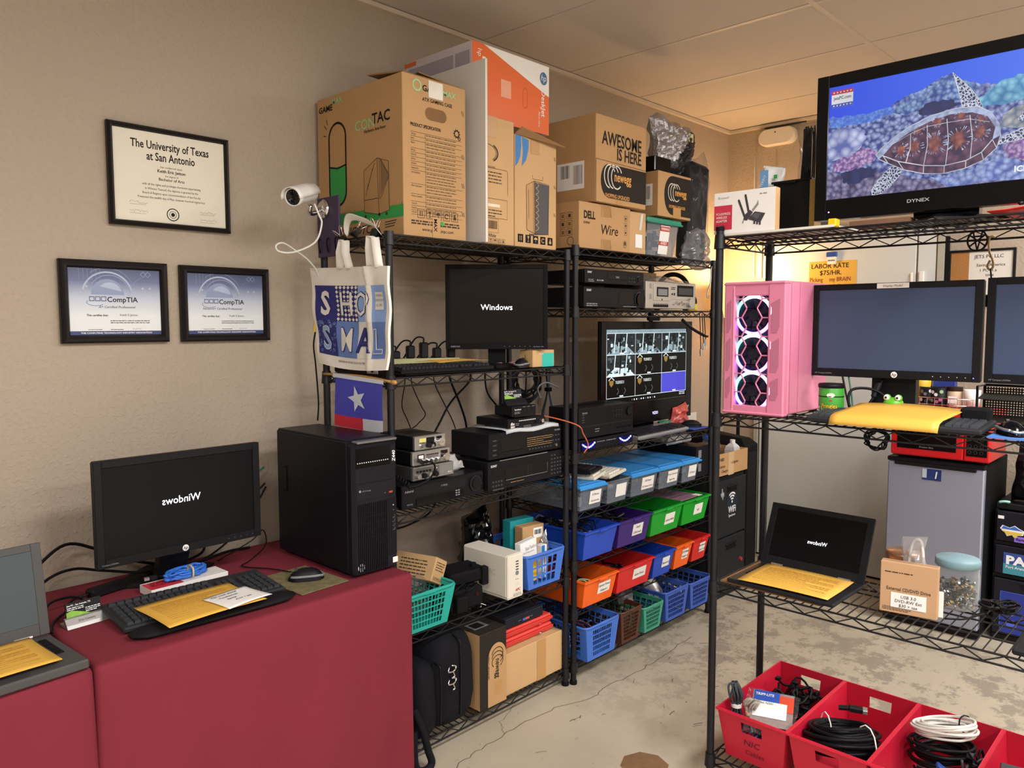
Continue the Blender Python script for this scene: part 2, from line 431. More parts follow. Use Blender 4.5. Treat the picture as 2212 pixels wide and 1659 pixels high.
# ------------------------------------------------------------------ wire shelving racks
WIRE = mat('black_epoxy_wire', '#0f0f12', .42, spec=.4)
POST = mat('black_post', '#101117', .42, spec=.4)
def wire_shelf(L, D):
    m = MB()
    r = .0032
    for y in (0, D):
        for z in (-.004, -.031): m.cyl((0.012, y, z), (L - .012, y, z), r, WIRE, n=6)
        n = max(6, int(L / .047)); P = []
        for i in range(n + 1): P.append((.02 + (L - .04) * i / n, y, -.006 if i % 2 else -.029))
        m.tube(P, .0023, WIRE, 4)
    for x in (0, L):
        for z in (-.004, -.031): m.cyl((x, .012, z), (x, D - .012, z), r, WIRE, n=6)
        n = max(4, int(D / .047)); m.tube([(x, .02 + (D - .04) * i / n, -.006 if i % 2 else -.029) for i in range(n + 1)], .0023, WIRE, 4)
    n = int(L / .0265)
    for i in range(1, n): x = L * i / n; m.cyl((x, 0, -.0022), (x, D, -.0022), .0019, WIRE, n=4, caps=False)
    for y in (D * .33, D * .67): m.cyl((0, y, -.007), (L, y, -.007), .003, WIRE, n=5)
    return m
def wire_collar(): 
    m = MB(); m.cyl((0, 0, -.038), (0, 0, .006), .0185, POST, .0155, 14); return m
def rack(label, loc, rz, L, D, H, shelves):
    t = thing('wire_rack', label, 'shelving rack', loc, rz, 'black wire shelving racks')
    for x in (0, L):
        for y in (0, D):
            p = MB(); p.cyl((x, y, .012), (x, y, H - .004), .0122, POST, n=14); p.cyl((x, y, 0), (x, y, .014), .0155, BLKM, n=14); p.cyl((x, y, H - .012), (x, y, H), .0136, BLKM, n=14)
            for k in range(int(H / .0254)): p.cyl((x, y, .03 + k * .0254), (x, y, .0312 + k * .0254), .0127, POST, n=12, caps=False)
            p.build('post', t)
    proto = wire_shelf(L, D).build('shelf', t); cproto = wire_collar().build('collar', proto)
    for i, z in enumerate(shelves):
        sh = proto if i == 0 else proto.copy()
        if i: COL.objects.link(sh); sh.parent = t
        sh.location = (0, 0, z)
        for j, (x, y) in enumerate(((0, 0), (L, 0), (0, D), (L, D))):
            co_ = cproto if (i == 0 and j == 0) else cproto.copy()
            if i or j: COL.objects.link(co_)
            co_.parent = sh; co_.location = (x, y, 0)
    return t
S1 = [1.82, 1.353, .892, .466, .07]           # shelf heights of the three racks
S2 = [1.84, 1.59, .985, .737, .528, .322, .09]
S3 = [1.80, 1.236, .687, .10]
rack('black wire rack nearest the burgundy table, five shelves of boxes and hi-fi', (1.3065, -.545, 0), 0, .9012, .372, 1.825, S1)
rack('black wire rack in the corner with seven shelves of coloured bins', (2.240, -.563, 0), 0, 1.124, .375, 1.845, S2)
rack('black wire rack standing free in front, holding the pink computer case', (1.994, -1.345, 0), R(-90), 1.17, .349, 1.83, S3)
# ================================================================== frames on the wall
def frame_thing(label, x0, x1, z0, z1, fw, paper):
    W, H = x1 - x0, z1 - z0
    t = thing('picture_frame', label, 'framed certificate', (x0, -.004, z0), 0, 'framed certificates on the tan wall')
    m = MB(); FM = mat('frame_black', '#1e1a19', .35, bump=.05, bscale=90)
    def rr(i, y): return [(i, y, i), (W - i, y, i), (W - i, y, H - i), (i, y, H - i)]
    m.ring_loft([rr(0, 0), rr(0, -.014), rr(fw * .25, -.021), rr(fw * .55, -.018), rr(fw * .8, -.02), rr(fw, -.012), rr(fw, -.004)], FM, False, False, False)
    m.build('frame', t)
    p = MB(); p.box(fw - .002, W - fw + .002, -.009, -.001, fw - .002, H - fw + .002, PAPER)
    paper(p, front(0, -.009, 0), W, H, fw); p.build('certificate', t)
    return t
def diploma(p, f, W, H, fw):
    p.rect(f, fw, W - fw, fw, H - fw, mat('parchment', '#ddd6c3', .6, var=.03)); c = W / 2
    p.text(f, 'The University of Texas', c, H - .068, .036, INK, 'C', sx=.72, bold=.016); p.text(f, 'at San Antonio', c, H - .103, .036, INK, 'C', sx=.72, bold=.016)
    p.text(f, 'has conferred upon', c, H - .124, .009, INK, 'C'); p.text(f, 'Keith Eric Jetton', c, H - .1385, .0135, INK, 'C', bold=.02)
    p.text(f, 'the degree of', c, H - .151, .008, INK, 'C'); p.text(f, 'Bachelor of Arts', c, H - .164, .0125, INK, 'C', bold=.01)
    for i, q in enumerate(('with all the rights and privileges thereunto appertaining', 'In Witness Thereof, this diploma is granted by the', 'Board of Regents upon recommendation of the Faculty', 'Presented this twelfth day of May, nineteen hundred eighty-four')):
        p.text(f, q, c, H - .182 - .0138 * i, .0098, INK, 'C', sx=.86)
    p.ring(f, c, .045, .019, .003, INK); p.ring(f, c, .045, .011, .0015, INK); p.disc(f, c, .045, .0065, INK, 8)
    for x, y in ((.06, .075), (.06, .047), (W - .105, .062), (W - .105, .036)):
        rn = random.Random(int(x * 999 + y * 99)); p.line(f, [(x + .0035 * i, y + rn.uniform(-.004, .005)) for i in range(17)], .0007, INK)
        p.line(f, [(x, y - .007), (x + .05, y - .007)], .0006, INK)
CBLUE = bpy.data.materials.new('certificate_blue'); CBLUE.use_nodes = True
def _cb():
    nt = CBLUE.node_tree; b = nt.nodes['Principled BSDF']; tc = nt.nodes.new('ShaderNodeTexCoord'); sp = nt.nodes.new('ShaderNodeSeparateXYZ'); r = nt.nodes.new('ShaderNodeValToRGB')
    mr = nt.nodes.new('ShaderNodeMapRange'); mr.inputs[1].default_value = .02; mr.inputs[2].default_value = .232
    nt.links.new(tc.outputs['Object'], sp.inputs[0]); nt.links.new(sp.outputs[2], mr.inputs[0]); nt.links.new(mr.outputs[0], r.inputs[0])
    e = r.color_ramp.elements; e[0].position = .3; e[0].color = lin('#dfe2e2'); e[1].position = 1; e[1].color = lin('#434a68')
    k = e.new(.55); k.color = lin('#bcc3d2'); k = e.new(.8); k.color = lin('#646d92')
    nt.links.new(r.outputs[0], b.inputs['Base Color']); b.inputs['Roughness'].default_value = .35
_cb()
def comptia(sub):
    def f_(p, f, W, H, fw):
        p.rect(f, fw, W - fw, fw, H - fw, CBLUE)
        PB = mat('cert_pale', '#aab4cc', .5, var=.05); NV = mat('cert_navy', '#343f70', .5, var=.05); LB = mat('cert_line', '#8a96b4', .5, var=0); gx, gz = .135, .148
        p.poly(f, [(gx + .048 * math.cos(PI * i / 20), gz + .048 * math.sin(PI * i / 20)) for i in range(21)], LB, .0008)
        p.poly(f, [(gx + .006 + .036 * math.cos(.25 + 2.2 * i / 12), gz + .002 + .036 * math.sin(.25 + 2.2 * i / 12)) for i in range(13)], PB, .0009)
        p.ring(f, gx, gz - .004, .073, .005, PB, t0=.35, t1=2.9); p.ring(f, gx + .006, gz, .06, .0025, LB, t0=.1, t1=2.6); p.ring(f, gx, gz, .082, .0012, LB, t0=.5, t1=2.2)
        for i, (x, y) in enumerate(((.047, .17), (.075, .172), (.058, .155), (.1, .165), (.078, .15), (.205, .165), (.222, .172), (.24, .17), (.262, .17), (.282, .172), (.25, .15), (.275, .148), (.197, .15), (.055, .148))):
            (p.disc if i % 3 else p.ring)(f, x, y, .0035, *((PB, 10) if i % 3 else (.0009, LB)))
        for i in range(6): p.line(f, [(.055 + i * .012, H - fw - .002), (.055 + i * .012, .19 - (i % 3) * .008)], .0007, LB)
        p.line(f, [(.19, .165), (.235, .205)], .0007, LB); p.ring(f, .243, .214, .0085, .0022, LB, 4); p.ring(f, .257, .214, .0085, .0022, LB, 4)
        for i in range(3): x = .082 + i * .017; p.line(f, [(x, .129), (x + .013, .129), (x + .013, .141), (x, .141)], .0026, NV, True, off=.0012)
        p.ring(f, .1, .124, .026, .0016, mat('cert_teal', '#4c7aa0', .5, var=0), t0=2.6, t1=5.6, rb=.01)
        p.text(f, 'CompTIA', .132, .126, .0225, INK, bold=.012); p.text(f, sub, .216, .107, .0105, INK, 'R', shear=.25)
        p.text(f, 'This certifies that:', .072, .082, .0085, INK, bold=.02); p.text(f, 'Keith E Jetton', .168, .083, .0095, INK)
        p.bars(f, .14, .258, .069, 2, .006, .0022, INKG, 3); p.bars(f, .075, .115, .042, 2, .006, .0018, INKG, 4); p.bars(f, .14, .18, .042, 2, .006, .0018, INKG, 5)
        rn = random.Random(8); p.line(f, [(.205 + .002 * i, .042 + rn.uniform(-.003, .004)) for i in range(14)], .0007, INK); p.bars(f, .2, .235, .034, 1, .005, .0016, INKG, 6)
        p.rect(f, fw, W - fw, fw, fw + .012, NV, .0009); p.text(f, 'THE COMPUTING TECHNOLOGY INDUSTRY ASSOCIATION', W / 2, fw + .004, .0064, INKW, 'C', sx=1.22, bold=.02)
    return f_
frame_thing('black framed university diploma, highest of the frames on the tan wall', .648, 1.038, 1.837, 2.151, .0165, diploma)
frame_thing('black framed blue certificate reading A+ Certified Professional', .498, .816, 1.471, 1.723, .0245, comptia('A+ Certified Professional'))
frame_thing('black framed blue certificate reading Network+ Certified Professional', .857, 1.176, 1.470, 1.722, .0245, comptia('Network+ Certified Professional'))

# ================================================================== covered tables
CLOTH = mat('burgundy_cloth', '#731829', .85, var=.1, vscale=5, bump=.12, bscale=500)
def cloth(label, x0, x1, yf, seed):
    rn = random.Random(seed); m = MB(); zt = .738; yb = -.03
    path = []
    c = .018
    for i in range(14): path.append((Vector((x0, yb + (yf + c - yb) * i / 14)), Vector((-1, 0)), .15))
    for i in range(6): a = PI + (PI / 2) * i / 5; path.append((Vector((x0 + c + c * math.cos(a), yf + c + c * math.sin(a))), Vector((math.cos(a), math.sin(a))), .3))
    n = 90
    for i in range(1, n): path.append((Vector((x0 + c + (x1 - x0 - 2 * c) * i / n, yf)), Vector((0, -1)), 1))
    for i in range(6): a = 1.5 * PI + (PI / 2) * i / 5; path.append((Vector((x1 - c + c * math.cos(a), yf + c + c * math.sin(a))), Vector((math.cos(a), math.sin(a))), .3))
    for i in range(1, 15): path.append((Vector((x1, yf + c + (yb - yf - c) * i / 14)), Vector((1, 0)), .15))
    ph = [rn.uniform(0, 6) for _ in range(5)]
    def ring(t, z, inset):
        out = []
        for p, nn, k in path:
            wv = .5 + .5 * math.sin(p.x * 13 + ph[0] + .6 * math.sin(p.x * 21 + ph[1]))
            off = -inset + k * t * (.042 * wv + .009 * math.sin(p.x * 31 + ph[2] + t * 3)); q = p + nn * off
            out.append((q.x, q.y, z))
        return out
    rings = [ring(0, zt, .016), ring(0, zt - .0012, .009), ring(0, zt - .005, .003), ring(0, zt - .013, 0)]
    for i in range(1, 15): t = i / 14; rings.append(ring(t ** .8, (zt - .013) * (1 - t) + .006 * t, 0))
    m.ring_loft(rings, CLOTH, True, False, False, False)
    m.add(rings[0], [tuple(range(len(rings[0])))], CLOTH)
    o = m.build('tablecloth'); return tag(o, label, 'tablecloth', 'burgundy tablecloths')
cloth('burgundy cloth over the table bearing the black computer tower', .339, 1.284, -.68, 3)
cloth('burgundy cloth under the grey laptop at the left edge', -.95, .336, -.684, 9)
ZT = .739

def logo_hp(m, f, a, b, r):
    m.disc(f, a, b, r, INKW, 24, .0012); m.text(f, 'hp', a, b - r * .45, r * 1.45, BLKM, 'C', .0018, shear=.28, bold=.01)

def monitor(label, loc, rz, W, H, bz, zb, scr, body=BLK, th=.045, group=None, base=(.25, .2), neck=.09, tiltx=0, deco=None, py=-.08, name='monitor', led=None):
    """origin = centre of the foot; panel face at local y = py, panel bottom at zb"""
    t = thing(name, label, 'monitor', loc, rz, group)
    l, r_, tp, bt = bz; T = Matrix.Translation((0, py, zb)) @ Matrix.Rotation(tiltx, 4, 'X')
    h = MB(T); x0, x1 = -W / 2, W / 2
    h.box(x0, x1, .008, th * .55, 0, H, body, .004); h.box(x0 + W * .12, x1 - W * .12, th * .5, th, H * .12, H * .88, body, .008)
    for a in ((x0, x0 + l, 0, H), (x1 - r_, x1, 0, H), (x0 + l, x1 - r_, H - tp, H), (x0 + l, x1 - r_, 0, bt)): h.box(a[0], a[1], 0, .012, a[2], a[3], body, .0015)
    h.build('housing', t)
    s = MB(T); s.box(x0 + l, x1 - r_, .004, .0085, bt, H - tp, scr)
    s.T = None
    if deco: deco(s, (T @ Vector((0, .004, 0)), T.to_3x3() @ VX, T.to_3x3() @ VZ), W, H, 'screen')
    s.build('screen', t)
    d = MB()
    if deco: deco(d, (T @ Vector((0, 0, 0)), T.to_3x3() @ VX, T.to_3x3() @ VZ), W, H, 'bezel')
    if d.v: d.build('lettering', t)
    if neck:
        k = MB(); yb_ = max(py + th * .8, -base[1] * .35); k.ring_loft([[(-neck / 2, a, z_), (neck / 2, a, z_), (neck / 2, a + d_, z_), (-neck / 2, a + d_, z_)] for a, d_, z_ in ((yb_, .032, .012), (py + th * .82, .03, zb + H * .2), (py + th * .82, .03, zb + H * .5))], body, False); k.build('stand_neck', t)
        b = MB(); bw, bd = base
        b.lathe([(0.001, 0), (1, 0), (1, .3), (.9, .75), (.3, 1)], body, n=4, smooth=False)
        b.v = [((x * .7071 - y * .7071) * bw * .7071, (x * .7071 + y * .7071) * bd * .7071 + 0, z * .016) for x, y, z in b.v]
        b.build('stand_base', t)
    return t
def lcd(name, hexc, rough=.28, emit=0): return mat(name, hexc, rough, var=.03, vscale=3, emit=emit, spec=.18)
DARKSCR = lcd('dark_screen', '#0b0b10', .3)

def hpdeco(m, f, W, H, w):
    if w == 'screen': m.text(f, 'Windows', -.005, H * .5, .031, GLOW, 'C', .0012, sx=.95, mirror=True, bold=.005)
    else:
        logo_hp(m, f, 0, .0125, .0095); m.text(f, 'Compaq LA2006x', -W / 2 + .012, .008, .006, INKG, 'L', .001)
        for i in range(5): m.disc(f, W / 2 - .11 + i * .02, .012, .0012, INKG, 8)
monitor('black monitor with mirrored white Windows text, on the burgundy table', (.716, -.138, ZT), R(.6), .492, .301, (.022, .022, .021, .024), .114, DARKSCR, group=None, deco=hpdeco, py=-.172, base=(.24, .18))

# ---- tower
def hp_tower():
    t = thing('computer_tower', 'tall black workstation tower on the end of the burgundy table', 'computer tower', (1.106, -.607, ZT), 0)
    W, D, H = .172, .44, .433
    b = MB(); TB = mat('tower_black', '#15151a', .38, var=.1)
    b.box(0, W, .028, D, .012, H - .006, TB, .003); b.box(.003, W - .003, .03, D - .003, H - .008, H, TB, .003)
    L = left(0, 0, 0)
    b.slab(L, -D + .045, -D + .062, .22, .31, .003, BLKM, .002); b.slab(L, -D + .049, -D + .058, .226, .304, .0035, BLKG)
    b.ring(L, -.29, .235, .018, .0008, GRY, t0=2.2, t1=3.6)
    for x in (.02, W - .05):
        for y in (.05, D - .06): b.box(x, x + .03, y, y + .03, 0, .013, BLKM)
    b.build('case', t)
    f = MB(); F = front(0, 0, 0)
    f.box(0, W, 0, .03, .008, H - .012, TB, .006); f.rect(F, .012, W - .008, .012, H - .03, mat('tower_front', '#1b1b21', .45), .0006)
    f.slab(F, .014, W - .026, H - .088, H - .028, .002, BLKG); f.box(.02, W, -.003, .03, H - .013, H - .005, mat('brushed_trim', '#8e8f94', .3, .7), .002)
    for i in range(15): f.rect(F, .018 + i * .0082, .0215 + i * .0082, H - .0735, H - .0705, INKW, .0027)
    f.text(F, 'Z440', W - .008, H - .082, .0165, INKW, 'L', .002, rot=PI / 2, bold=.02, shear=.2)
    for z in (H - .137, H - .19): f.line(F, [(.014, z), (W - .016, z)], .0012, BLKG)
    f.slab(F, .016, W - .018, H - .186, H - .141, .0015, mat('tower_bay', '#1d1d23', .4)); f.text(F, 'HP Z Storage', .035, H - .163, .006, INKG, off=.0026); f.disc(F, .027, H - .16, .004, INKG, 10, .0026)
    f.rect(F, W - .034, W - .02, H - .181, H - .175, mat('red_badge', '#b4402c', .5), .0028); f.disc(F, W - .05, H - .178, .001, INKW, 6, .003)
    f.slab(F, .018, W - .04, .014, H - .2, -.004, BLKM)
    for i in range(16): x = .019 + i * .0072; f.slab(F, x, x + .0038, .016, H - .202, .004, TB)
    for k in range(8): f.slab(F, .019, W - .041, .035 + k * .022, .036 + k * .022, .0046, TB)
    logo_hp(f, F, .029, .032, .0125)
    f.slab(F, W - .036, W - .004, .05, H - .2, .002, TB, .001)
    f.disc(F, W - .018, H - .222, .002, INKW, 8, .003); f.disc(F, W - .018, H - .238, .001, INKW, 8, .003)
    for k in range(4): f.slab(F, W - .022, W - .013, H - .262 - k * .0135, H - .252 - k * .0135, .003, BLKG); f.line(F, [(W - .022, H - .2625 - k * .0135), (W - .013, H - .2625 - k * .0135), (W - .013, H - .254 - k * .0135)], .0007, INKG, off=.0032)
    f.rect(F, W - .022, W - .002, .022, .04, PAPER, .0025)
    f.build('front_bezel', t)
    return t
hp_tower()

# ---- laptop at the left edge
def laptop(label, loc, rz, W, D, Hl, lean, scr, body, deco=None, keys=True, group=None, bt=.024):
    """origin: centre of the front edge of the base"""
    t = thing('laptop', label, 'laptop', loc, rz, group)
    b = MB(); b.box(-W / 2, W / 2, 0, D, .002, bt, body, .004)
    for x in (-W / 2 + .03, W / 2 - .03):
        for y in (.03, D - .03): b.cyl((x, y, 0), (x, y, .003), .006, BLKM, n=8)
    b.rect(top(0, 0, bt), -W / 2 + .1, W / 2 - .12, .012, .07, GRY); b.build('base', t)
    k = MB()
    for j in range(6):
        for i in range(15):
            x = -W / 2 + .02 + i * (W - .04) / 15; y = .085 + j * (D - .12) / 6
            k.box(x + .001, x + (W - .04) / 15 - .002, y, y + (D - .12) / 6 - .003, bt - .0005, bt + .0025, BLKM, .001)
    k.build('keycaps', t)
    T = Matrix.Translation((0, D - .006, bt + .002)) @ Matrix.Rotation(-lean, 4, 'X')
    l = MB(T); l.box(-W / 2, W / 2, .002, .011, 0, Hl, body, .003)
    e = .022
    for a in ((-W / 2, -W / 2 + e, 0, Hl), (W / 2 - e, W / 2, 0, Hl), (-W / 2 + e, W / 2 - e, 0, .03), (-W / 2 + e, W / 2 - e, Hl - .018, Hl)): l.box(a[0], a[1], 0, .004, a[2], a[3], body, .001)
    l.build('lid', t)
    s = MB(T); s.box(-W / 2 + e, W / 2 - e, .0015, .004, .03, Hl - .018, scr)
    if deco: s.T = None; deco(s, (T @ Vector((0, .0015, 0)), T.to_3x3() @ VX, T.to_3x3() @ VZ), W, Hl)
    s.build('screen', t)
    for x in (-W / 2 + .06, W / 2 - .06):
        h = MB(); h.cyl((x - .02, D - .003, bt + .003), (x + .02, D - .003, bt + .003), .0055, SIL, n=10); h.build('hinge', t)
    return t
GREYSCR = lcd('grey_screen', '#4a5356', .22)
LBODY = mat('laptop_grey', '#403f3e', .5)
laptop('grey laptop with blank screen at the left end of the burgundy table', (.156, -.694, ZT), R(4), .345, .236, .226, R(10), GREYSCR, LBODY)

def sheet(label, loc, rz, W, H, m, deco=None, curl=.004, name='envelope', cat='envelope', group=None, rx=0, n=10):
    q = MB(); P = []; 
    for j in range(n + 1):
        for i in range(n + 1):
            a, b = i / n, j / n
            P.append((-W / 2 + W * a, H * b, curl * (math.sin(a * PI) * .6 + .5 * math.sin(b * 4 + a * 2)) + .001))
    q.add(P, [(j * (n + 1) + i, j * (n + 1) + i + 1, (j + 1) * (n + 1) + i + 1, (j + 1) * (n + 1) + i) for j in range(n) for i in range(n)], m, True)
    if deco: deco(q, (Vector((0, 0, curl * .8 + .001)), VX, VY), W, H)
    o = q.build(name, solid=.0008, loc=loc, rz=rz)
    if rx: o.rotation_euler = (rx, 0, rz)
    return tag(o, label, cat, group)
YPR = mat('yellow_print', '#b88a38', .7, var=0)
def yprint(q, f, W, H): q.bars(f, -W * .4, W * .4, H * .8, 10, H * .065, .0028, YPR, 5)
sheet('yellow sheet laid on the keys of the left grey laptop', (.138, -.672, ZT + .031), R(4), .28, .2, YEL, yprint, .003)

# ---- keyboard with wrist rest
def keyboard(label, loc, rz, W, D, body, keym, rest=0, group=None, num=True, tilt_=R(4), name='keyboard', rows=5, cat='keyboard'):
    t = thing(name, label, cat, loc, rz, group)
    T = Matrix.Translation((0, rest, 0)) @ Matrix.Rotation(tilt_, 4, 'X')
    b = MB(T); b.box(-W / 2, W / 2, 0, D, .003, .018, body, .004); b.T = None; b.box(-W / 2 + .02, W / 2 - .02, rest + D - .03, rest + D - .015, 0, .012, body); b.box(-W / 2 + .02, W / 2 - .02, rest + .006, rest + .02, 0, .006, body); b.build('body', t)
    k = MB(T); rn = random.Random(2)
    def block(x0, x1, n, m, y0, y1):
        for j in range(m):
            for i in range(n):
                a = x0 + (x1 - x0) * i / n; c = x0 + (x1 - x0) * (i + 1) / n; p = y0 + (y1 - y0) * j / m; q = y0 + (y1 - y0) * (j + 1) / m
                k.ring_loft([[(a + .0006, p + .0006, .017), (c - .0006, p + .0006, .017), (c - .0006, q - .0006, .017), (a + .0006, q - .0006, .017)],
                             [(a + .0028, p + .002, .0255), (c - .0028, p + .002, .0255), (c - .0028, q - .0032, .0255), (a + .0028, q - .0032, .0255)]], keym, False, False, True)
    yb, yt = .014, D - .045
    if num: block(-W / 2 + .012, W / 2 - .165, 15, rows, yb, yt); block(W / 2 - .155, W / 2 - .1, 3, rows, yb, yt); block(W / 2 - .09, W / 2 - .012, 4, rows, yb, yt); block(-W / 2 + .012, W / 2 - .165, 13, 1, D - .034, D - .016)
    else: block(-W / 2 + .012, W / 2 - .012, 15, rows, yb, yt)
    k.build('keycaps', t)
    if rest:
        r = MB(); n = 14; rings = []
        for i in range(n + 1):
            x = -W / 2 + W * i / n; e = math.sin(min(1, min(i, n - i) / 2 + .25) * PI / 2)
            rings.append([(x, rest * .5 + rest * .5 * e * math.cos(a) * .98, .011 + (.011 if math.sin(a) > 0 else .0105) * e * math.sin(a)) for a in [2 * PI * j / 14 for j in range(14)]])
        r.ring_loft(rings, mat('wrist_rest', '#151517', .75)); r.build('wrist_rest', t)
    return t
keyboard('black keyboard with padded wrist rest on the burgundy table', (.676, -.632, ZT), R(-2), .45, .19, mat('keyboard_grey', '#2a2b2e', .5), mat('key_grey', '#2e3034', .45), .085)
sheet('yellow sheet lying across the keyboard with the wrist rest', (.654, -.657, ZT + .034), R(2), .27, .212, YEL, yprint, .004)
def notep(q, f, W, H):
    for i, s in enumerate(('This week special', 'Touchscreen', 'laptop', '$350 + tax')): q.text(f, s, -W * .42 + .012 * i, H * .78 - i * .02, .011, mat('pencil', '#6d6d72', .7), shear=.25)
sheet('white handwritten note lying over the yellow sheet on the keyboard', (.742, -.655, ZT + .0405), R(8), .135, .125, PAPER, notep, .003, 'paper_note', 'note')

def mouse(label, loc, rz, body=BLK, trim=MGR, L=.108, W=.062, group=None):
    t = thing('computer_mouse', label, 'mouse', loc, rz, group)
    def shell(m, mt, k0, k1, sx=1, dz=0):
        rings = []
        for i in range(11):
            y = -L / 2 + L * i / 10; e = math.sqrt(max(0.02, 1 - (abs(2 * i / 10 - 1)) ** 2.6)); h = .036 * e * (.72 + .28 * math.sin(PI * (.25 + .6 * i / 10)))
            w = W / 2 * e * sx * (1 - .12 * math.sin(PI * i / 10)); rings.append([(w * math.cos(a), y, k0 * h + dz + (k1 - k0) * h * math.sin(a)) for a in [PI * j / 12 for j in range(13)]])
        m.ring_loft(rings, mt, True, True, True, False)
    b = MB(); shell(b, body, .02, 1); b.build('shell', t)
    g = MB()
    for sgn in (-1, 1): g.tube([(sgn * W / 2 * .97 * e, y, .012 + .004 * e) for y, e in ((-L * .42, .6), (-L * .25, .87), (0, .93), (L * .25, .9), (L * .42, .62))], .0042, trim, 6, 3)
    g.tube([(-W * .28, -L * .42, .013), (0, -L * .49, .011), (W * .28, -L * .42, .013)], .004, trim, 6, 3); g.build('side_trim', t)
    w = MB(); w.cyl((-.004, L * .27, .0315), (.004, L * .27, .0315), .0055, GRY, n=12); w.build('scroll_wheel', t)
    return t
pm = MB(); PAD = mat('camouflage_pad', '#6d6444', .8, var=.65, vscale=38); pm.box(-.085, .085, -.115, .115, 0, .0035, PAD, .001)
tag(pm.build('mouse_pad', loc=(1.0, -.493, ZT), rz=R(3)), 'mottled brown and green mouse pad beside the computer tower', 'mouse pad')
mouse('black mouse with grey trim on the mottled mouse pad', (1.005, -.50, ZT + .004), R(60))

def card_holder(label, loc, rz, metal, sc=1, name='card_holder'):
    t = thing(name, label, 'card holder', loc, rz, 'business card holders')
    b = MB(); b.ring_loft([[(x, -.022, 0), (x, -.016, .008), (x, -.004, .022), (x, .003, .024), (x, .003, .006), (x, .03, .006), (x, .03, 0)] for x in (-.052, .052)], metal, False); b.build('stand', t)
    c = MB(Matrix.Translation((0, .001, .01)) @ Matrix.Rotation(R(-14), 4, 'X')); c.box(-.044, .044, 0, .005, 0, .05, mat('card_black', '#191b18', .4)); f = front(0, 0, 0)
    T = c.T; c.T = None; o = T @ Vector((0, 0, 0)); f = (o, VX, T.to_3x3() @ VZ)
    GN = mat('card_green', '#7fb23a', .5, var=.5, vscale=60); c.poly(f, [(-.044, .006), (-.044, .026), (-.03, .03), (0, .02), (.02, .012), (.03, .006)], GN)
    c.text(f, 'Jets PC - San Antonio, TX', -.041, .041, .0062, INKW, bold=.02, sx=.9); c.bars(f, -.041, .0, .0375, 2, .0045, .002, INKW, 2); c.bars(f, .004, .041, .03, 3, .0045, .002, INKW, 3); c.build('card_stack', t)
    return t
t = card_holder('silver card holder with green and black cards beside the left laptop', (.418, -.372, ZT), R(4), SIL)
m_ = MB(); fr_ = (Vector((0, -.0112, .0141)), VX, Vector((0, .6, .8)).normalized()); m_.text(fr_, '21st Century', 0, -.002, .008, GRY, 'C'); m_.build('engraving', t)

b = thing('small_box', 'flat white and red box under the blue cable coil', 'box', (.728, -.275, ZT), R(2))
m = MB(); m.box(-.118, .118, -.038, .04, 0, .024, WHT, .001); m.rect(front(0, -.038, 0), -.118, .118, 0, .024, PAPER); m.rect(top(0, 0, .024), -.118, -.02, -.037, .03, mat('box_red', '#c22a3a', .5)); m.bars(top(0, 0, .024), -.105, -.03, .022, 4, .01, .004, INKW, 2); m.build('carton', b)
BLUEC = mat('blue_cable', '#2f6fd0', .45, var=.05)
def coil(m, mt, r, rc, turns, tr, c=(0, 0, 0), sq=1, seed=1, zh=.01, n=22, sides=6):
    rn = random.Random(seed); P = []
    N = int(turns * n)
    for i in range(N + 1):
        a = 2 * PI * i / n; k = r + rn.uniform(-1, 1) * tr; P.append((c[0] + k * math.cos(a), c[1] + k * sq * math.sin(a), c[2] + zh * (.5 + .5 * math.sin(a * .37 + seed)) + rn.uniform(0, zh * .4) + rc))
    m.tube(P, rc, mt, sides, 2); return m
c = thing('cable_coil', 'blue network cable coiled and tied on the small white box', 'cable coil', (.735, -.265, ZT + .025), R(8))
m = MB(); coil(m, BLUEC, .062, .0036, 6, .008, sq=.45, seed=3, zh=.016); m.build('cable', c)
m = MB(); m.tube([(.0, -.04, .004), (.002, -.036, .03), (.004, -.01, .034), (.002, -.006, .008)], .003, mat('rubber_band', '#c9b48a', .6), 6, 4); m.build('tie', c)

def cable(label, pts, r=.0032, m=CAB, sub=6, group=None, name='cable'):
    q = MB(); q.tube(pts, r, m, 7, sub); return tag(q.build(name), label, 'cable', group)
z = ZT
cable('thick black cable arching up the wall beside the left laptop', [(.25, -.26, .80), (.36, -.15, .845), (.46, -.09, .885), (.55, -.08, .85), (.66, -.09, .79), (.8, -.12, .755), (.95, -.1, .76), (1.05, -.06, .745)], .0048)
cable('black cable looping low behind the silver card holder', [(.26, -.3, .765), (.37, -.2, .82), (.46, -.15, .825), (.55, -.13, .795), (.68, -.14, .765), (.85, -.1, .77), (.9, -.05, .8)], .0042)
cable('black cable curled on the cloth right of the left laptop', [(.31, -.40, .755), (.35, -.3, .785), (.42, -.24, .775), (.46, -.22, .75), (.40, -.27, .745), (.35, -.345, .75), (.33, -.40, .745)], .0036)
cable('black cable rising from the table to the back of the tower', [(.72, -.13, .76), (.85, -.11, .752), (.97, -.09, .80), (1.05, -.08, .87), (1.12, -.06, .95)], .0034)
cable('black cable sagging between the monitor and the tower', [(.78, -.19, .95), (.9, -.13, .86), (1.0, -.1, .90), (1.1, -.09, .97)], .0034)
cable('thin black cable looped on the cloth behind the mouse pad', [(.9, -.13, .745), (1.0, -.17, .80), (1.06, -.14, .82), (1.08, -.12, .76), (.98, -.2, .745), (.93, -.24, .744), (.98, -.33, .744), (1.0, -.43, .75)], .002)
cable('green cable running up behind the tower', [(.93, -.12, .88), (1.0, -.09, .94), (1.06, -.06, .99), (1.12, -.05, 1.02)], .0032, mat('green_cable', '#1d6b4f', .5))
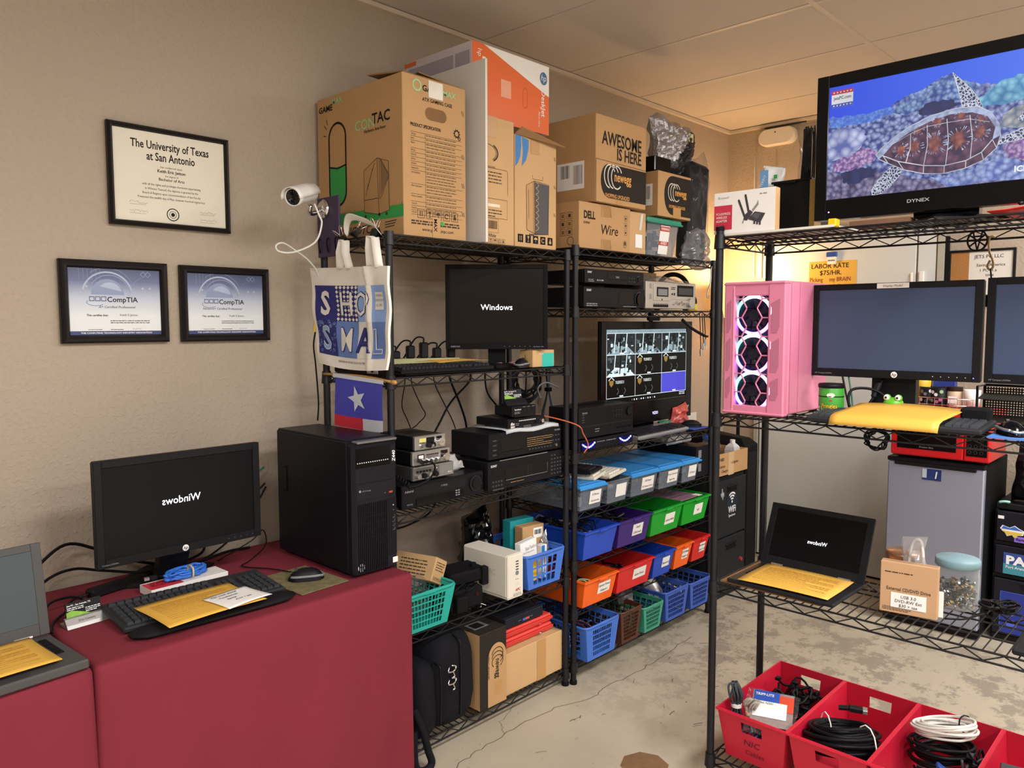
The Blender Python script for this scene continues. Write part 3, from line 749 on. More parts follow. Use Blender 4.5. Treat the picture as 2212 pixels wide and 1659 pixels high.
m = MB(); m.box(-.055, .055, -.02, .02, 0, .026, BLK, .006); m.tube([(-.055, 0, .013), (-.09, .01, .01), (-.12, -.01, .006)], .004, BLK, 6, 4)
tag(m.build('power_adapter', loc=(.54, -.17, ZT), rz=R(15)), 'black power adapter on the cloth behind the silver card holder', 'power adapter')
m = MB(); m.box(-.012, .012, -.008, .008, .0, .014, BLK, .003); m.box(.012, .026, -.006, .006, .003, .011, SIL); m.tube([(-.012, 0, .007), (-.05, .015, .012), (-.11, .04, .01)], .003, CAB, 6, 4)
tag(m.build('usb_plug', loc=(.652, -.232, ZT + .026), rz=R(170)), 'black plug with steel tip lying left of the blue coil', 'plug')

# ================================================================== hung on the end of the rack
# purple plate with the camera
t = thing('mounting_plate', 'dark purple plate tied to the rack post behind the camera', 'mounting plate', (1.285, -.240, 1.865), 0)
m = MB(); m.box(-.004, .003, -.066, .066, -.105, .1, mat('purple_plastic', '#35264a', .4), .002); m.build('plate', t)
for i, y in enumerate((.05, 0, -.05)):
    q = MB(); q.tube([(-.006, y, -.04), (-.011, y, -.055), (-.006, y, -.09)], .0025, BLKM, 6, 4); q.build('cable_tie', t)
cam_t = thing('security_camera', 'white bullet camera with sun visor on the purple plate', 'security camera', (1.281, -.215, 1.925), 0)
q = MB(); q.lathe([(.001, 0), (.033, 0), (.034, .003), (.024, .011), (.012, .015), (.001, .0155)], CHR, n=24, ax=-VX); q.tube([(-.012, 0, 0), (-.05, -.018, -.02), (-.078, -.035, -.022), (-.085, -.05, .0)], .0085, CHR, 10, 5); q.build('bracket', cam_t)
pb, pf = Vector((1.185, -.287, 1.962)) - Vector((1.281, -.215, 1.925)), Vector((1.085, -.345, 1.930)) - Vector((1.281, -.215, 1.925))
ax = (pf - pb).normalized(); CWH = mat('camera_white', '#d9d7cf', .35)
q = MB(); q.lathe([(.001, -.01), (.022, -.01), (.027, 0), (.0275, .105), (.029, .107), (.029, .125), (.0255, .126), (.0245, .12)], CWH, pb, 24, ax=ax); q.build('body', cam_t)
q = MB(); q.lathe([(.0245, .1215), (.013, .1205), (.012, .117), (.001, .119)], BLKG, pb, 24, ax=ax)
sd = ax.cross(VZ).normalized(); upv = sd.cross(ax)
for i in range(14): a = 2 * PI * i / 14; q.sph(pb + ax * .1205 + (sd * math.cos(a) + upv * math.sin(a)) * .019, .0028, GRY, 6)
q.build('lens', cam_t)
q = MB(); vis = []
for k, dd in enumerate((-.004, .055, .115, .14)): vis.append([pb + ax * dd + (sd * math.cos(a) + upv * math.sin(a)) * .0325 for a in [PI * (-.03 + 1.06 * j / 12) for j in range(13)]])
q.ring_loft(vis, CWH, True, False, False, False); q.build('visor', cam_t, solid=.003)
fr_ = (pb + ax * .02 - sd * -.0335 * 0 + sd * 0, ax, upv)
cable('white camera cable looping down from the bullet camera', [(1.19, -.30, 1.925), (1.203, -.305, 1.89), (1.21, -.31, 1.86), (1.19, -.30, 1.80), (1.13, -.27, 1.765), (1.085, -.25, 1.765), (1.08, -.24, 1.785), (1.11, -.235, 1.795), (1.16, -.225, 1.775), (1.22, -.21, 1.745), (1.27, -.19, 1.70), (1.285, -.18, 1.62)], .0033, CWH)
cable('black lead with yellow connector down the back rack post', [(1.28, -.165, 1.56), (1.275, -.155, 1.50), (1.27, -.15, 1.45), (1.278, -.148, 1.38), (1.285, -.15, 1.25), (1.28, -.15, 1.18)], .003)
m = MB(); m.cyl((1.274, -.152, 1.5), (1.277, -.158, 1.54), .0065, mat('yellow_plug', '#e0b42c', .4), n=10); m.cyl((1.277, -.158, 1.54), (1.279, -.162, 1.555), .004, CHR, n=8); tag(m.build('video_connector'), 'yellow video connector on the black lead left of the tote bag', 'connector')

# tote bag
t = thing('tote_bag', 'cream canvas tote printed SHOP SMALL in blue blocks', 'tote bag', (1.276, -.14, 1.38), 0)
CAN = mat('canvas', '#e8e3d8', .9, var=.06, vscale=30, bump=.2, bscale=700)
NAVY = mat('tote_navy', '#2a2b74', .8, var=.05); MIDB = mat('tote_mid_blue', '#6580bd', .8, var=.05); SKYB = mat('tote_sky_blue', '#88a8dd', .8, var=.05); TWH = mat('tote_white', '#dedad0', .8, var=.04)
def warp(v):   # flat tote (u 0..1 across, w 0..1 up, d outwards) -> hanging cloth
    u, w_, d = v
    yl = -.041 * (1 - w_) * (1 - .3 * w_) - .0; yr = -.445 + .022 * (1 - w_) - .012 * math.sin(PI * w_)
    y = yl + (yr - yl) * u; z0 = .011 - .012 * u - .012 * math.sin(PI * u); z1 = .345 - .014 * u
    z = z0 + (z1 - z0) * w_
    fold = math.exp(-((u - .76) / .035) ** 2) * .016 - math.exp(-((u - .70) / .03) ** 2) * .006
    x = -d - fold * (.35 + .65 * w_) - .007 * math.sin(u * 5 + w_ * 3) * (.4 + w_ * .3) - .003 * math.sin(w_ * 14 + u * 9)
    return (x, y, z)
def gridrect(q, a0, a1, b0, b1, d, m, nx=12, ny=12):
    q.add([(a0 + (a1 - a0) * i / nx, b0 + (b1 - b0) * j / ny, d) for j in range(ny + 1) for i in range(nx + 1)], [(j * (nx + 1) + i, j * (nx + 1) + i + 1, (j + 1) * (nx + 1) + i + 1, (j + 1) * (nx + 1) + i) for j in range(ny) for i in range(nx)], m, True)
UF = (Vector((0, 0, 0)), Vector((1, 0, 0)), Vector((0, 1, 0)))
q = MB(); gridrect(q, 0, 1, 0, 1, .004, CAN, 40, 24); gridrect(q, 0, 1, 0, 1, -.006, CAN, 20, 12)
for a in (0, 1): q.add([(a, j / 12, d) for j in range(13) for d in (.004, -.006)], [(2 * j, 2 * j + 1, 2 * j + 3, 2 * j + 2) for j in range(12)], CAN, True)
q.v = [warp(v) for v in q.v]; q.build('bag', t)
q = MB(); e = .0052
rows = ((.47, .82), (.115, .47)); cols = (.045, .325, .605, .8, .965)
tiles = ((NAVY, NAVY, SKYB, SKYB), (NAVY, MIDB, TWH, MIDB))
for r_i, (b0, b1) in enumerate(rows):
    for c_i in range(4): gridrect(q, cols[c_i], cols[c_i + 1], b0, b1, e, tiles[r_i][c_i], 8, 8)
gridrect(q, .69, .8, .47, .82, e + .0006, TWH, 8, 8)
e2 = .0066
def cell(a, b, w, h, m, d=e2): gridrect(q, a - w / 2, a + w / 2, b - h / 2, b + h / 2, d, m, 1, 1)
for i in range(6):
    for j in range(8):
        a = .345 + i * .048; b = .49 + j * .0445; q.add([(a - .02, b, e2), (a, b - .019, e2), (a + .02, b, e2), (a, b + .019, e2)], [(0, 1, 2, 3)], TWH)
rn = random.Random(5)
for i in range(46): 
    a, b = rn.uniform(.06, .31), rn.uniform(.13, .46); q.ring((Vector((0, 0, e2)), UF[1], UF[2]), a, b, .012, .004, SKYB, 8, off=0, rb=.013, t0=rn.uniform(0, 6), t1=rn.uniform(6.5, 9))
def letter(s, a, b, sx, sy, m, bold, d):
    vs, fs, x0, x1 = glyphs(s, bold); q.add([(a + (x - (x0 + x1) / 2) * sx, b + y * sy, d) for x, y in vs], fs, m)
for s, a, b, m1, m2 in (('S', .185, .53, TWH, None), ('H', .465, .53, NAVY, TWH), ('O', .652, .53, NAVY, TWH), ('P', .745, .53, NAVY, TWH), ('S', .185, .18, TWH, SKYB), ('M', .465, .18, NAVY, TWH), ('A', .69, .18, NAVY, NAVY), ('L', .875, .17, TWH, MIDB)):
    sx = .155 if s in 'OP' else .26 if s != 'M' else .22
    letter(s, a, b, sx, .33, m1, .03, .0078)
    if m2: letter(s, a, b, sx, .33, m2, .004, .0088)
for k in range(0):   # checks on the M and hatching on the first S
    cell(.40 + (k % 2) * .012 + (k // 13) * .105, .2 + (k % 13) * .0165, .012, .013, NAVY, .0096)
gridrect(q, .835, .94, .585, .755, .0072, TWH, 4, 4)
for i, s in enumerate(('OPENING', 'CEREMONY', 'Est. 2002')): q.text((Vector((0, 0, .0086)), UF[1], UF[2]), s, .888, .71 - i * .045, .034, mat('tote_ink', '#7f8fae', .8), 'C', 0, sx=.6)
q.text((Vector((0, 0, .006)), UF[1], UF[2]), 'DESIGNED BY PAYNE COUCH ON TEES', .52, .062, .026, INK, 'C', 0, sx=.85)
q.v = [warp(v) for v in q.v]; q.build('print', t)
for k, P in enumerate(([(-.004, -.182, .335), (-.012, -.192, .39), (-.006, -.2, .43), (-.004, -.215, .425), (-.01, -.222, .385), (-.004, -.235, .333)], [(-.004, -.352, .33), (-.012, -.357, .39), (-.01, -.36, .43), (-.004, -.378, .425), (-.008, -.39, .385), (-.004, -.398, .328)])):
    q = MB(); pts = []
    for p0, p1 in zip(P[:-1], P[1:]):
        for i in range(5): pts.append(Vector(p0).lerp(Vector(p1), i / 5))
    pts.append(Vector(P[-1])); V = []
    for p in pts: V += [p + Vector((-.012, .006, 0)), p + Vector((.011, -.008, 0))]
    q.add(V, [(2 * i, 2 * i + 1, 2 * i + 3, 2 * i + 2) for i in range(len(pts) - 1)], CAN, True); q.build('handle', t, solid=.003)
q = MB(); P = [(.01, -.2, .44), (.005, -.21, .48), (-.005, -.235, .505), (0, -.27, .50), (.004, -.31, .485), (.006, -.35, .475), (.004, -.385, .45), (.004, -.4, .435)]; V = []
for i, p in enumerate(P): V += [Vector(p) + Vector((-.012, .002, .012)), Vector(p) + Vector((.01, 0, -.012))]
q.add(V, [(2 * i, 2 * i + 1, 2 * i + 3, 2 * i + 2) for i in range(len(P) - 1)], CAN, True); q.build('rear_strap', t, solid=.003, sub=1)
def clip(label, loc, rz, rx=0):
    c = thing('binder_clip', label, 'binder clip', loc, rz, 'binder clips on the rack rail', rx)
    m = MB(); m.ring_loft([[(x, -.013, 0), (x, -.002, .03), (x, .002, .03), (x, .013, 0)] for x in (-.019, .019)], BLKG, False); m.build('body', c)
    for s_ in (-1, 1):
        q = MB(); q.tube([(-.008, s_ * .003, .029), (-.006, s_ * .014, .055), (0, s_ * .018, .062), (.006, s_ * .014, .055), (.008, s_ * .003, .029)], .0011, CHR, 6, 3); q.build('wire_handle', c)
    return c
clip('black binder clip holding the left tote handle to the rack', (1.285, -.335, 1.797), R(90), R(-35))
clip('black binder clip beside the rack post, on the right tote handle', (1.285, -.505, 1.806), R(90))
clip('black binder clip pinching the folded strap behind the left clip', (1.30, -.36, 1.825), R(70), R(40))

# flag
t = thing('small_flag', 'small Texas flag hanging from a stick above the tower', 'flag', (1.284, -.39, 1.35), 0)
q = MB(); WOOD = mat('stick_wood', '#b98a4a', .5); q.tube([(0, .2, .001), (-.002, -.02, .003), (0, -.196, -.009)], .0045, WOOD, 8, 6); q.sph((0, -.2, -.009), .008, WOOD, 10, (1, 1.9, 1)); q.build('stick', t)
q = MB(); FB = mat('flag_blue', '#4646b4', .8, var=.04); FR_ = mat('flag_red', '#c8263c', .8, var=.04); FW = mat('flag_white', '#cdd3dd', .8, var=.03)
def fw_(v):
    u, w_, d = v
    return (-d - .006 * math.sin(u * 6 + w_ * 2) * w_ - .005, .122 - u * .272 + .004 * math.sin(w_ * 5) * u, .004 - w_ * .178 - .012 * u * (1 - w_) - (.006 * math.sin(PI * u) * w_))
gridrect(q, 0, 1, .06, .78, 0, FB, 20, 16); gridrect(q, 0, .55, .78, 1, 0, FR_, 10, 5); gridrect(q, .55, 1, .78, 1, 0, FW, 10, 5); gridrect(q, -.04, 1.02, -.02, .06, .002, FW, 20, 3)
st = []
for i in range(10): a = -.25 + PI * i / 5; r_ = .26 if i % 2 == 0 else .105; st.append((.48 + r_ * math.sin(a) * .72, .42 - r_ * math.cos(a), .003))
q.add(st + [(.48, .42, .0035)], [(i, (i + 1) % 10, 10) for i in range(10)], FW)
q.v = [fw_(v) for v in q.v]; q.build('cloth', t)
# ================================================================== rack nearest the table
def hsub(q, f, pts, m, w=.0022, closed=False): q.line(f, pts, w, m, closed)
def carton(label, loc, W, D, H, m=CARD, deco=None, rz=0, group='cardboard boxes on the racks', flaps=None, b=.002, name='cardboard_box', tape=None, ry=0, rx=0, cat='box'):
    """closed box, origin at its front left bottom corner"""
    t = thing(name, label, cat, loc, rz, group, rx, ry)
    q = MB(); q.box(0, W, 0, D, 0, H, m, b)
    q.line(top(0, 0, H), [(0, D / 2), (W, D / 2)], .0015, CARDD)
    if deco: deco(q, front(0, 0, 0), left(0, D, 0), top(0, 0, H), W, D, H)
    q.build('carton', t)
    if flaps:
        for P in flaps:
            k = MB(); k.add(P, [tuple(range(len(P)))], mat('flap_inside', '#8f6c45', .85, var=.08)); k.build('flap', t, solid=.004)
    if tape:
        k = MB()
        for a in tape: k.rect(*a, TAPE, .0012)
        k.build('tape', t)
    return t
SPEC = mat('spec_print', '#6b5238', .8, var=0)
GRN = mat('print_green', '#2f9a48', .7, var=.05); GRP = mat('print_pale_green', '#9cc48c', .7, var=.05)
def shipping_icons(q, f, a, b, s, n, m, inv=False, gap=1.25, slope=0):
    for i in range(n):
        x = a + i * s * gap; y = b + slope * i
        if inv: q.rect(f, x, x + s, y, y + s, m)
        else: q.line(f, [(x, y), (x + s, y), (x + s, y + s), (x, y + s)], s * .07, m, True)
        k = CARDB if inv else m; o = .0014; c = x + s / 2; d = y + s / 2
        if i % 5 == 0: q.line(f, [(c - s * .15, y + s * .2), (c - s * .15, y + s * .8)], s * .1, k, off=o); q.line(f, [(c + s * .15, y + s * .2), (c + s * .15, y + s * .8)], s * .1, k, off=o)
        elif i % 5 == 1: q.poly(f, [(c - s * .2, y + s * .85), (c, y + s * .4), (c + s * .2, y + s * .85)], k, o); q.line(f, [(c, y + s * .45), (c, y + s * .2)], s * .07, k, off=o); q.line(f, [(c - s * .15, y + s * .18), (c + s * .15, y + s * .18)], s * .07, k, off=o)
        elif i % 5 == 2: q.poly(f, [(c + s * .34 * math.cos(PI * j / 8), y + s * .5 + s * .3 * math.sin(PI * j / 8)) for j in range(9)], k, o); q.line(f, [(c, y + s * .5), (c, y + s * .18)], s * .07, k, off=o)
        elif i % 5 == 3: q.ring(f, c, d, s * .26, s * .1, k, 12, o, t0=.5, t1=5.6)
        else: q.rect(f, c - s * .2, c + s * .2, y + s * .2, y + s * .55, k, o); q.disc(f, c, y + s * .7, s * .12, k, 8, o)

def gm(q, F, L, T, W, D, H):
    q.text(L, 'GAME', .012, .478, .030, INK, bold=.02, sx=1.1); q.text(L, 'MAX', .098, .496, .030, GRP, bold=.02)
    q.text(L, 'CON', .235, .378, .048, GRP, bold=.01, sx=1.05); q.text(L, 'TAC', .335, .387, .05, INK, bold=.015, sx=1.02); q.text(L, 'Hardware Anti-Fever', .288, .363, .0165, INK, bold=.006, sx=.86)
    c, r = .126, .052                          # plain capsule
    q.rect(L, c - r, c + r, .185, .272, GRN); q.poly(L, [(c + r * math.cos(PI + PI * i / 14), .185 + r * math.sin(PI + PI * i / 14)) for i in range(15)], GRN)
    cap = [(c - r, .185 + .19), (c - r, .185)] + [(c + r * math.cos(PI + PI * i / 14), .185 + r * math.sin(PI + PI * i / 14)) for i in range(1, 14)] + [(c + r, .185), (c + r, .375)] + [(c + r * math.cos(PI * i / 14), .375 + r * math.sin(PI * i / 14)) for i in range(1, 14)]
    q.line(L, cap, .008, INK, True); q.line(L, [(c - r, .276), (c, .266), (c + r, .274)], .006, INK)
    for a in ((.04, .395, .056, .39), (.045, .43, .06, .415), (.06, .45, .066, .43)): q.line(L, [a[:2], a[2:]], .0028, INK)
    q.rect(L, 0, D, .062, .102, GRN)
    for i in range(40):
        if not .28 < i * .0126 < .43: x = i * .0126; q.line(L, [(x, .102), (x + .002, .102 + (.004 if i % 3 else .008))], .0012, INK)
    A = lambda *p: q.line(L, p, .0022, CARDD, off=.0013)
    q.poly(L, [(.285, .094), (.285, .237), (.361, .27), (.423, .252), (.426, .09), (.368, .08)], mat('cardboard_drawn', '#ad8656', .8, var=.05), .001)
    A((.285, .094), (.285, .237), (.361, .27), (.423, .252), (.426, .09), (.368, .08), (.285, .094)); A((.361, .27), (.368, .08)); A((.285, .135), (.364, .135)); A((.38, .265), (.426, .205), (.385, .14)); A((.374, .268), (.374, .13), (.385, .14))
    for i in range(8): x = .382 + i * .0052; q.line(L, [(x, .262 - i * .0062), (x, .147 + i * .0065)], .0022, CARDD, off=.0013)
    for i in range(5): A((.295 + i * .009, .15 + i * .02), (.31 + i * .009, .19 + i * .016))
    for x in (.292, .37, .41): q.disc(L, x, .079, .006, CARDD, 10, .0013)
    q.text(L, 'KINGDTC', .13, .02, .042, CARDD, shear=.3, bold=.012)
    for i in range(3): q.line(L, [(.40, .05 - i * .0085), (.463 - i * .006, .053 - i * .0085)], .003, CARDD)
    q.ring(L, .03, .03, .011, .0015, CARDD); q.ring(L, .03, .03, .007, .001, CARDD)
    q.text(F, 'GAME', .085, .485, .028, INK, bold=.02); q.text(F, 'MAX', .175, .484, .028, GRP, bold=.02); q.ring(F, .062, .498, .017, .006, GRP)
    q.text(F, 'ATX GAMING CASE', .085, .452, .0165, INK, bold=.01, sx=.92)
    q.poly(F, [(.118 + .021 * math.cos(PI / 2 + PI * i / 10), .414 + .021 * math.sin(PI / 2 + PI * i / 10)) for i in range(11)] + [(.172 + .021 * math.cos(-PI / 2 + PI * i / 10), .414 + .021 * math.sin(-PI / 2 + PI * i / 10)) for i in range(11)], mat('hand_hole', '#7d5c38', .9, var=.1))
    q.text(F, 'PRODUCT SPECIFICATION', .032, .362, .0155, INK, bold=.02, sx=.72)
    q.ring(F, .24, .368, .011, .004, INK, 12); q.ring(F, .252, .352, .005, .0025, INK, 8)
    for i in range(10): a = 2 * PI * i / 10; q.line(F, [(.24 + .012 * math.cos(a), .368 + .012 * math.sin(a)), (.24 + .0165 * math.cos(a), .368 + .0165 * math.sin(a))], .0025, INK)
    z = .344; rows = (1, 1, 2, 1, 1, 1, 1, 1, 4, 3, 2, 1, 1, 1)
    ll = ('Case Type', 'Model', 'Material', 'MB Type', 'Power PSU', 'I/O Panel', 'Drive Bays', 'Expansion Slots', 'Fan Cooling System', 'Water Cooling System', 'Maximum Compatibility', 'Chassis Size', 'Packing Size', 'N.W./G.W')
    for i, n in enumerate(rows):
        q.line(F, [(.032, z), (.263, z)], .0009, CARDD); q.text(F, ll[i], .034, z - .0095, .0078, CARDD, sx=.62); q.bars(F, .1, .235, z - .0035, n, .0098, .0034, SPEC, i + 3); z -= .0098 * n + .0047
    q.line(F, [(.032, z), (.263, z)], .0009, CARDD); q.line(F, [(.096, .344), (.096, z)], .0009, CARDD)
    shipping_icons(q, F, .06, .063, .029, 5, CARDD, gap=1.32)
    q.bars(F, .032, .25, .054, 2, .0085, .005, CARDD, 9); q.text(F, 'www.gamemaxpc.com', .079, .02, .0165, CARDD, sx=.95)
    for v in (.45, .3, .2, .1): 
        for d in (0, .007): q.line(F, [(.262 + d, v), (.268 + d, v - .016)], .0016, CARDD)
    q.rect(F, .112, .176, .468, .524, mat('label_silver', '#d9d3c6', .25), .0014)
    q.rect(F, .125, .16, 0, .07, TAPE, .0013); q.text(F, 'MAX', .131, .065, .02, INK, rot=-PI / 2, off=.002, bold=.02); q.disc(F, .168, .05, .008, GRN, 12, .002)
carton('tall gaming case box with green capsule print, leftmost on the rack top', (1.389, -.52, S1[0] + .002), .283, .5, .529, CARD, gm,
       flaps=[[(.01, .01, .533), (.27, .01, .533), (.27, .2, .552), (.01, .2, .56)], [(.27, .012, .531), (.275, .3, .531), (.18, .3, .57), (.12, .06, .566)]])
m = MB(); m.box(0, .010, 0, .49, 0, .645, mat('white_board', '#dcd8d0', .5, var=.03), .001); m.box(.009, .0115, 0, .49, 0, .645, CARD)
tag(m.build('foam_board', loc=(1.736, -.556, S1[0] + .002), rz=0), 'tall white panel on edge between the gaming case box and orange box', 'panel')

def b2(q, F, L, T, W, D, H):
    q.rect(F, .02, .075, H - .075, H, TAPE, .0013); q.poly(F, [(.0, H), (.03, H), (.024, H - .02), (.012, H - .06), (.004, H - .04)], mat('print_blue', '#3f7db8', .7, var=.05))
    q.ring(F, .02, .33, .06, .006, CARDD, 18, rb=.035, t0=-.9, t1=.9); q.ring(F, .02, .33, .052, .002, CARDD, 18, rb=.03, t0=-.9, t1=1.5)
    q.text(F, 'SPECIFICATION', .01, .275, .01, CARDD, sx=.8); q.bars(F, .01, .1, .262, 4, .012, .0038, CARDD, 21); q.line(F, [(.005, .275), (.125, .275), (.132, .268), (.132, .185)], .0014, CARDD); q.line(F, [(.005, .165), (.13, .165), (.13, .095), (.005, .095)], .0014, CARDD)
    q.rect(F, .02, .09, .135, .146, mat('torn_paper', '#dfd3bd', .8), .001); q.bars(F, .01, .1, .125, 3, .011, .0036, CARDD, 22)
    q.barcode(F, .03, .075, .055, .085, CARDD, 4); q.line(F, [(.025, .042), (.082, .042), (.082, .092), (.025, .092)], .001, CARDD, True); q.text(F, 'White', .022, .025, .018, PEN, shear=.3)
    shipping_icons(q, F, .012, -.002 + .006, .0165, 5, CARDD, gap=1.32)
carton('plain brown case box squeezed behind the white panel, below the orange printer box', (1.752, -.522, S1[0] + .002), .168, .44, .461, CARDB, b2)
def b3(q, F, L, T, W, D, H):
    BL = mat('print_blue', '#3f7db8', .7, var=.05)
    q.poly(F, [(.003, H - .002), (.034, H - .002), (.036, H - .04), (.03, H - .08), (.018, H - .105), (.003, H - .12)], BL); q.poly(F, [(.039, H - .004), (.078, H - .012), (.076, H - .05), (.062, H - .09), (.038, H - .115), (.045, H - .06)], BL)
    q.rect(F, .09, .14, H - .06, H, TAPE, .0013); q.line(F, [(.1, H - .14), (.1, H - .155), (.16, H - .155), (.16, H - .14)], .0015, CARDD)
    G = mat('drawn_grey', '#4b4a4c', .7, var=.04)
    q.poly(F, [(.11, .05), (.11, .255), (.197, .25), (.193, .057)], G); q.poly(F, [(.066, .068), (.064, .237), (.11, .258), (.113, .058)], CARD, .0009)
    for p in ([(.066, .068), (.064, .237), (.11, .258), (.197, .253), (.193, .057), (.113, .055), (.066, .068)], [(.11, .258), (.113, .055)], [(.104, .255), (.106, .06)], [(.078, .11), (.076, .22)]): q.line(F, p, .0018, CARDD, off=.0013)
    for i in range(8): z = .075 + i * .0235; q.line(F, [(.117, z - .008), (.132, z - .002), (.132, z + .01), (.117, z + .016)], .0022, CARDB, off=.0016); q.line(F, [(.132, z + .004), (.138, z + .004)], .0022, CARDB, off=.0016)
    for x in (.085, .095, .104): q.disc(F, x, .05, .0045, CARDD, 8)
    shipping_icons(q, F, .016, .018, .0305, 5, INK, True, gap=1.42, slope=-.0005)
    for v in (.365, .255, .145):
        for d in (0, .006): q.line(F, [(.226 + d, v), (.231 + d, v - .014)], .0014, CARDD)
carton('brown box with printed black tower picture, right end of the first rack top', (1.924, -.522, S1[0] + .002), .243, .44, .42, CARDB, b3,
       flaps=[[(.003, .0, .422), (.24, .0, .422), (.262, -.03, .405), (.02, -.02, .445)]])
ORG = mat('orange_print', '#e06a34', .3, var=.05, vscale=4); LAV = mat('pale_box_side', '#cfc9cf', .4, var=.02)
def dj(q, F, L, T, W, D, H):
    q.rect(F, 0, W, 0, H, ORG, .0006); q.poly(F, [(.06, H), (W, H), (W, H - .118)], PAPER, .001)
    HB = mat('logo_blue', '#3e6f9c', .5, var=0); q.disc(F, W - .034, H - .052, .022, HB, 26, .0016, rb=.025); q.text(F, 'hp', W - .034, H - .061, .034, PAPER, 'C', .0022, shear=.25, rot=-PI / 2 * 0)
    q.text(F, 'DeskJet', W - .046, H - .098, .033, PAPER, rot=-PI / 2, bold=.012, off=.0016); q.text(F, 'All-in-One', W - .064, H - .185, .014, PAPER, rot=-PI / 2, off=.0016)
    q.ring(F, .285, H - .125, .012, .0025, mat('orange_dark', '#b84a1c', .5), 14, t0=0, t1=PI); q.line(F, [(.273, H - .125), (.273, H - .175)], .0025, MATS['orange_dark']); q.line(F, [(.297, H - .125), (.297, H - .175)], .0025, MATS['orange_dark']); q.ring(F, .285, H - .175, .012, .0025, MATS['orange_dark'], 14, t0=PI, t1=2 * PI)
    q.rect(F, .15, .205, H - .17, H - .105, mat('label_faint', '#e6a587', .3), .0012); q.rect(F, .052, .07, H - .06, H - .045, PAPER, .0012); q.text(F, 'hp', .03, H - .02, .03, PAPER, rot=-PI / 2, off=.0013); q.rect(F, .02, .028, .05, .09, PAPER, .0012)
    q.rect(L, .02, D - .1, .06, H - .03, mat('panel_lavender', '#a49daa', .5, var=.03), .0008); q.rect(L, D - .09, D - .012, .06, H - .03, MATS['panel_lavender'], .0008); q.rect(L, .0, .07, H - .02, H - .004, ORG, .001); q.line(L, [(.05, H - .1), (D - .03, H - .1)], .003, LAV)
carton('orange and white printer box lying on top of the brown boxes', (1.753, -.47, 2.286), .427, .385, .268, LAV, dj, flaps=[[(.428, .0, .262), (.428, .0, .13), (.475, .06, .15), (.49, .05, .21)]])

# ---- second shelf
def samdeco(m, f, W, H, w):
    if w == 'screen': m.text(f, 'Windows', .0, H * .5 - .012, .032, GLOW, 'C', .0012, bold=.004)
    else:
        m.text(f, 'SAMSUNG', -W / 2 + .02, .008, .008, INKG, 'L', .001, bold=.02); m.text(f, 'SyncMaster 940n', W / 2 - .015, .008, .006, INKG, 'R', .001)
        for i in range(6): m.disc(f, W / 2 - .17 + i * .02, .011, .0015, INKG, 8)
BRSCR = lcd('brown_black_screen', '#15100d', .22)
monitor('black monitor with white Windows text on the first rack', (1.967, -.382, S1[1] + .002), R(-46.5), .402, .332, (.017, .017, .017, .024), .072, BRSCR, deco=samdeco, py=-.055, base=(.17, .13), neck=.07, body=BLKM)
t = thing('power_strip', 'long pale green power strip behind the keyboard on the first rack', 'power strip', (1.67, -.2, S1[1] + .002), R(-20))
m = MB(); m.box(-.2, .2, -.03, .03, 0, .038, mat('strip_green', '#a9a877', .5), .004); f_ = top(0, 0, .038)
for i in range(7): m.rect(f_, -.15 + i * .045, -.125 + i * .045, -.014, .014, BLKM)
m.build('housing', t)
for i, x in enumerate((-.06, .0, .055, .11, .17)):
    q = MB(); h = (.03, .05, .062, .04, .045)[i]; q.box(x - .016, x + .016, -.014, .014, .037, .038 + h, BLK, .005); q.tube([(x, 0, .036 + h), (x, .004, .055 + h), (x - .03, .02, .05 + h), (x - .07, .05, .03), (x - .1, .07, 0)], .0035, CAB, 6, 4)
    q.build('plug', t)
keyboard('black keyboard along the front edge of the first rack shelf', (1.575, -.54, S1[1] + .002), R(-1), .43, .15, BLK, mat('key_black', '#26262a', .4), tilt_=R(3))
sheet('yellow sheet over the power strip beside the Windows monitor', (1.735, -.44, S1[1] + .032), R(-3), .24, .15, YEL, yprint, .004)
m = MB(); m.box(0, .022, 0, .31, 0, .046, BLK, .005); m.slab(left(0, .31, 0), .20, .262, .004, .03, .002, SIL, .001); m.disc(left(-.002, .31, 0), .231, .017, .009, BLK, 16, .001)
tag(m.build('sound_bar', loc=(1.323, -.505, S1[1] + .002)), 'black bar with silver badge on the shelf end under the tote', 'speaker bar')
mouse('grey trimmed mouse under the Windows monitor on the first rack', (1.985, -.5, S1[1] + .003), R(-60))

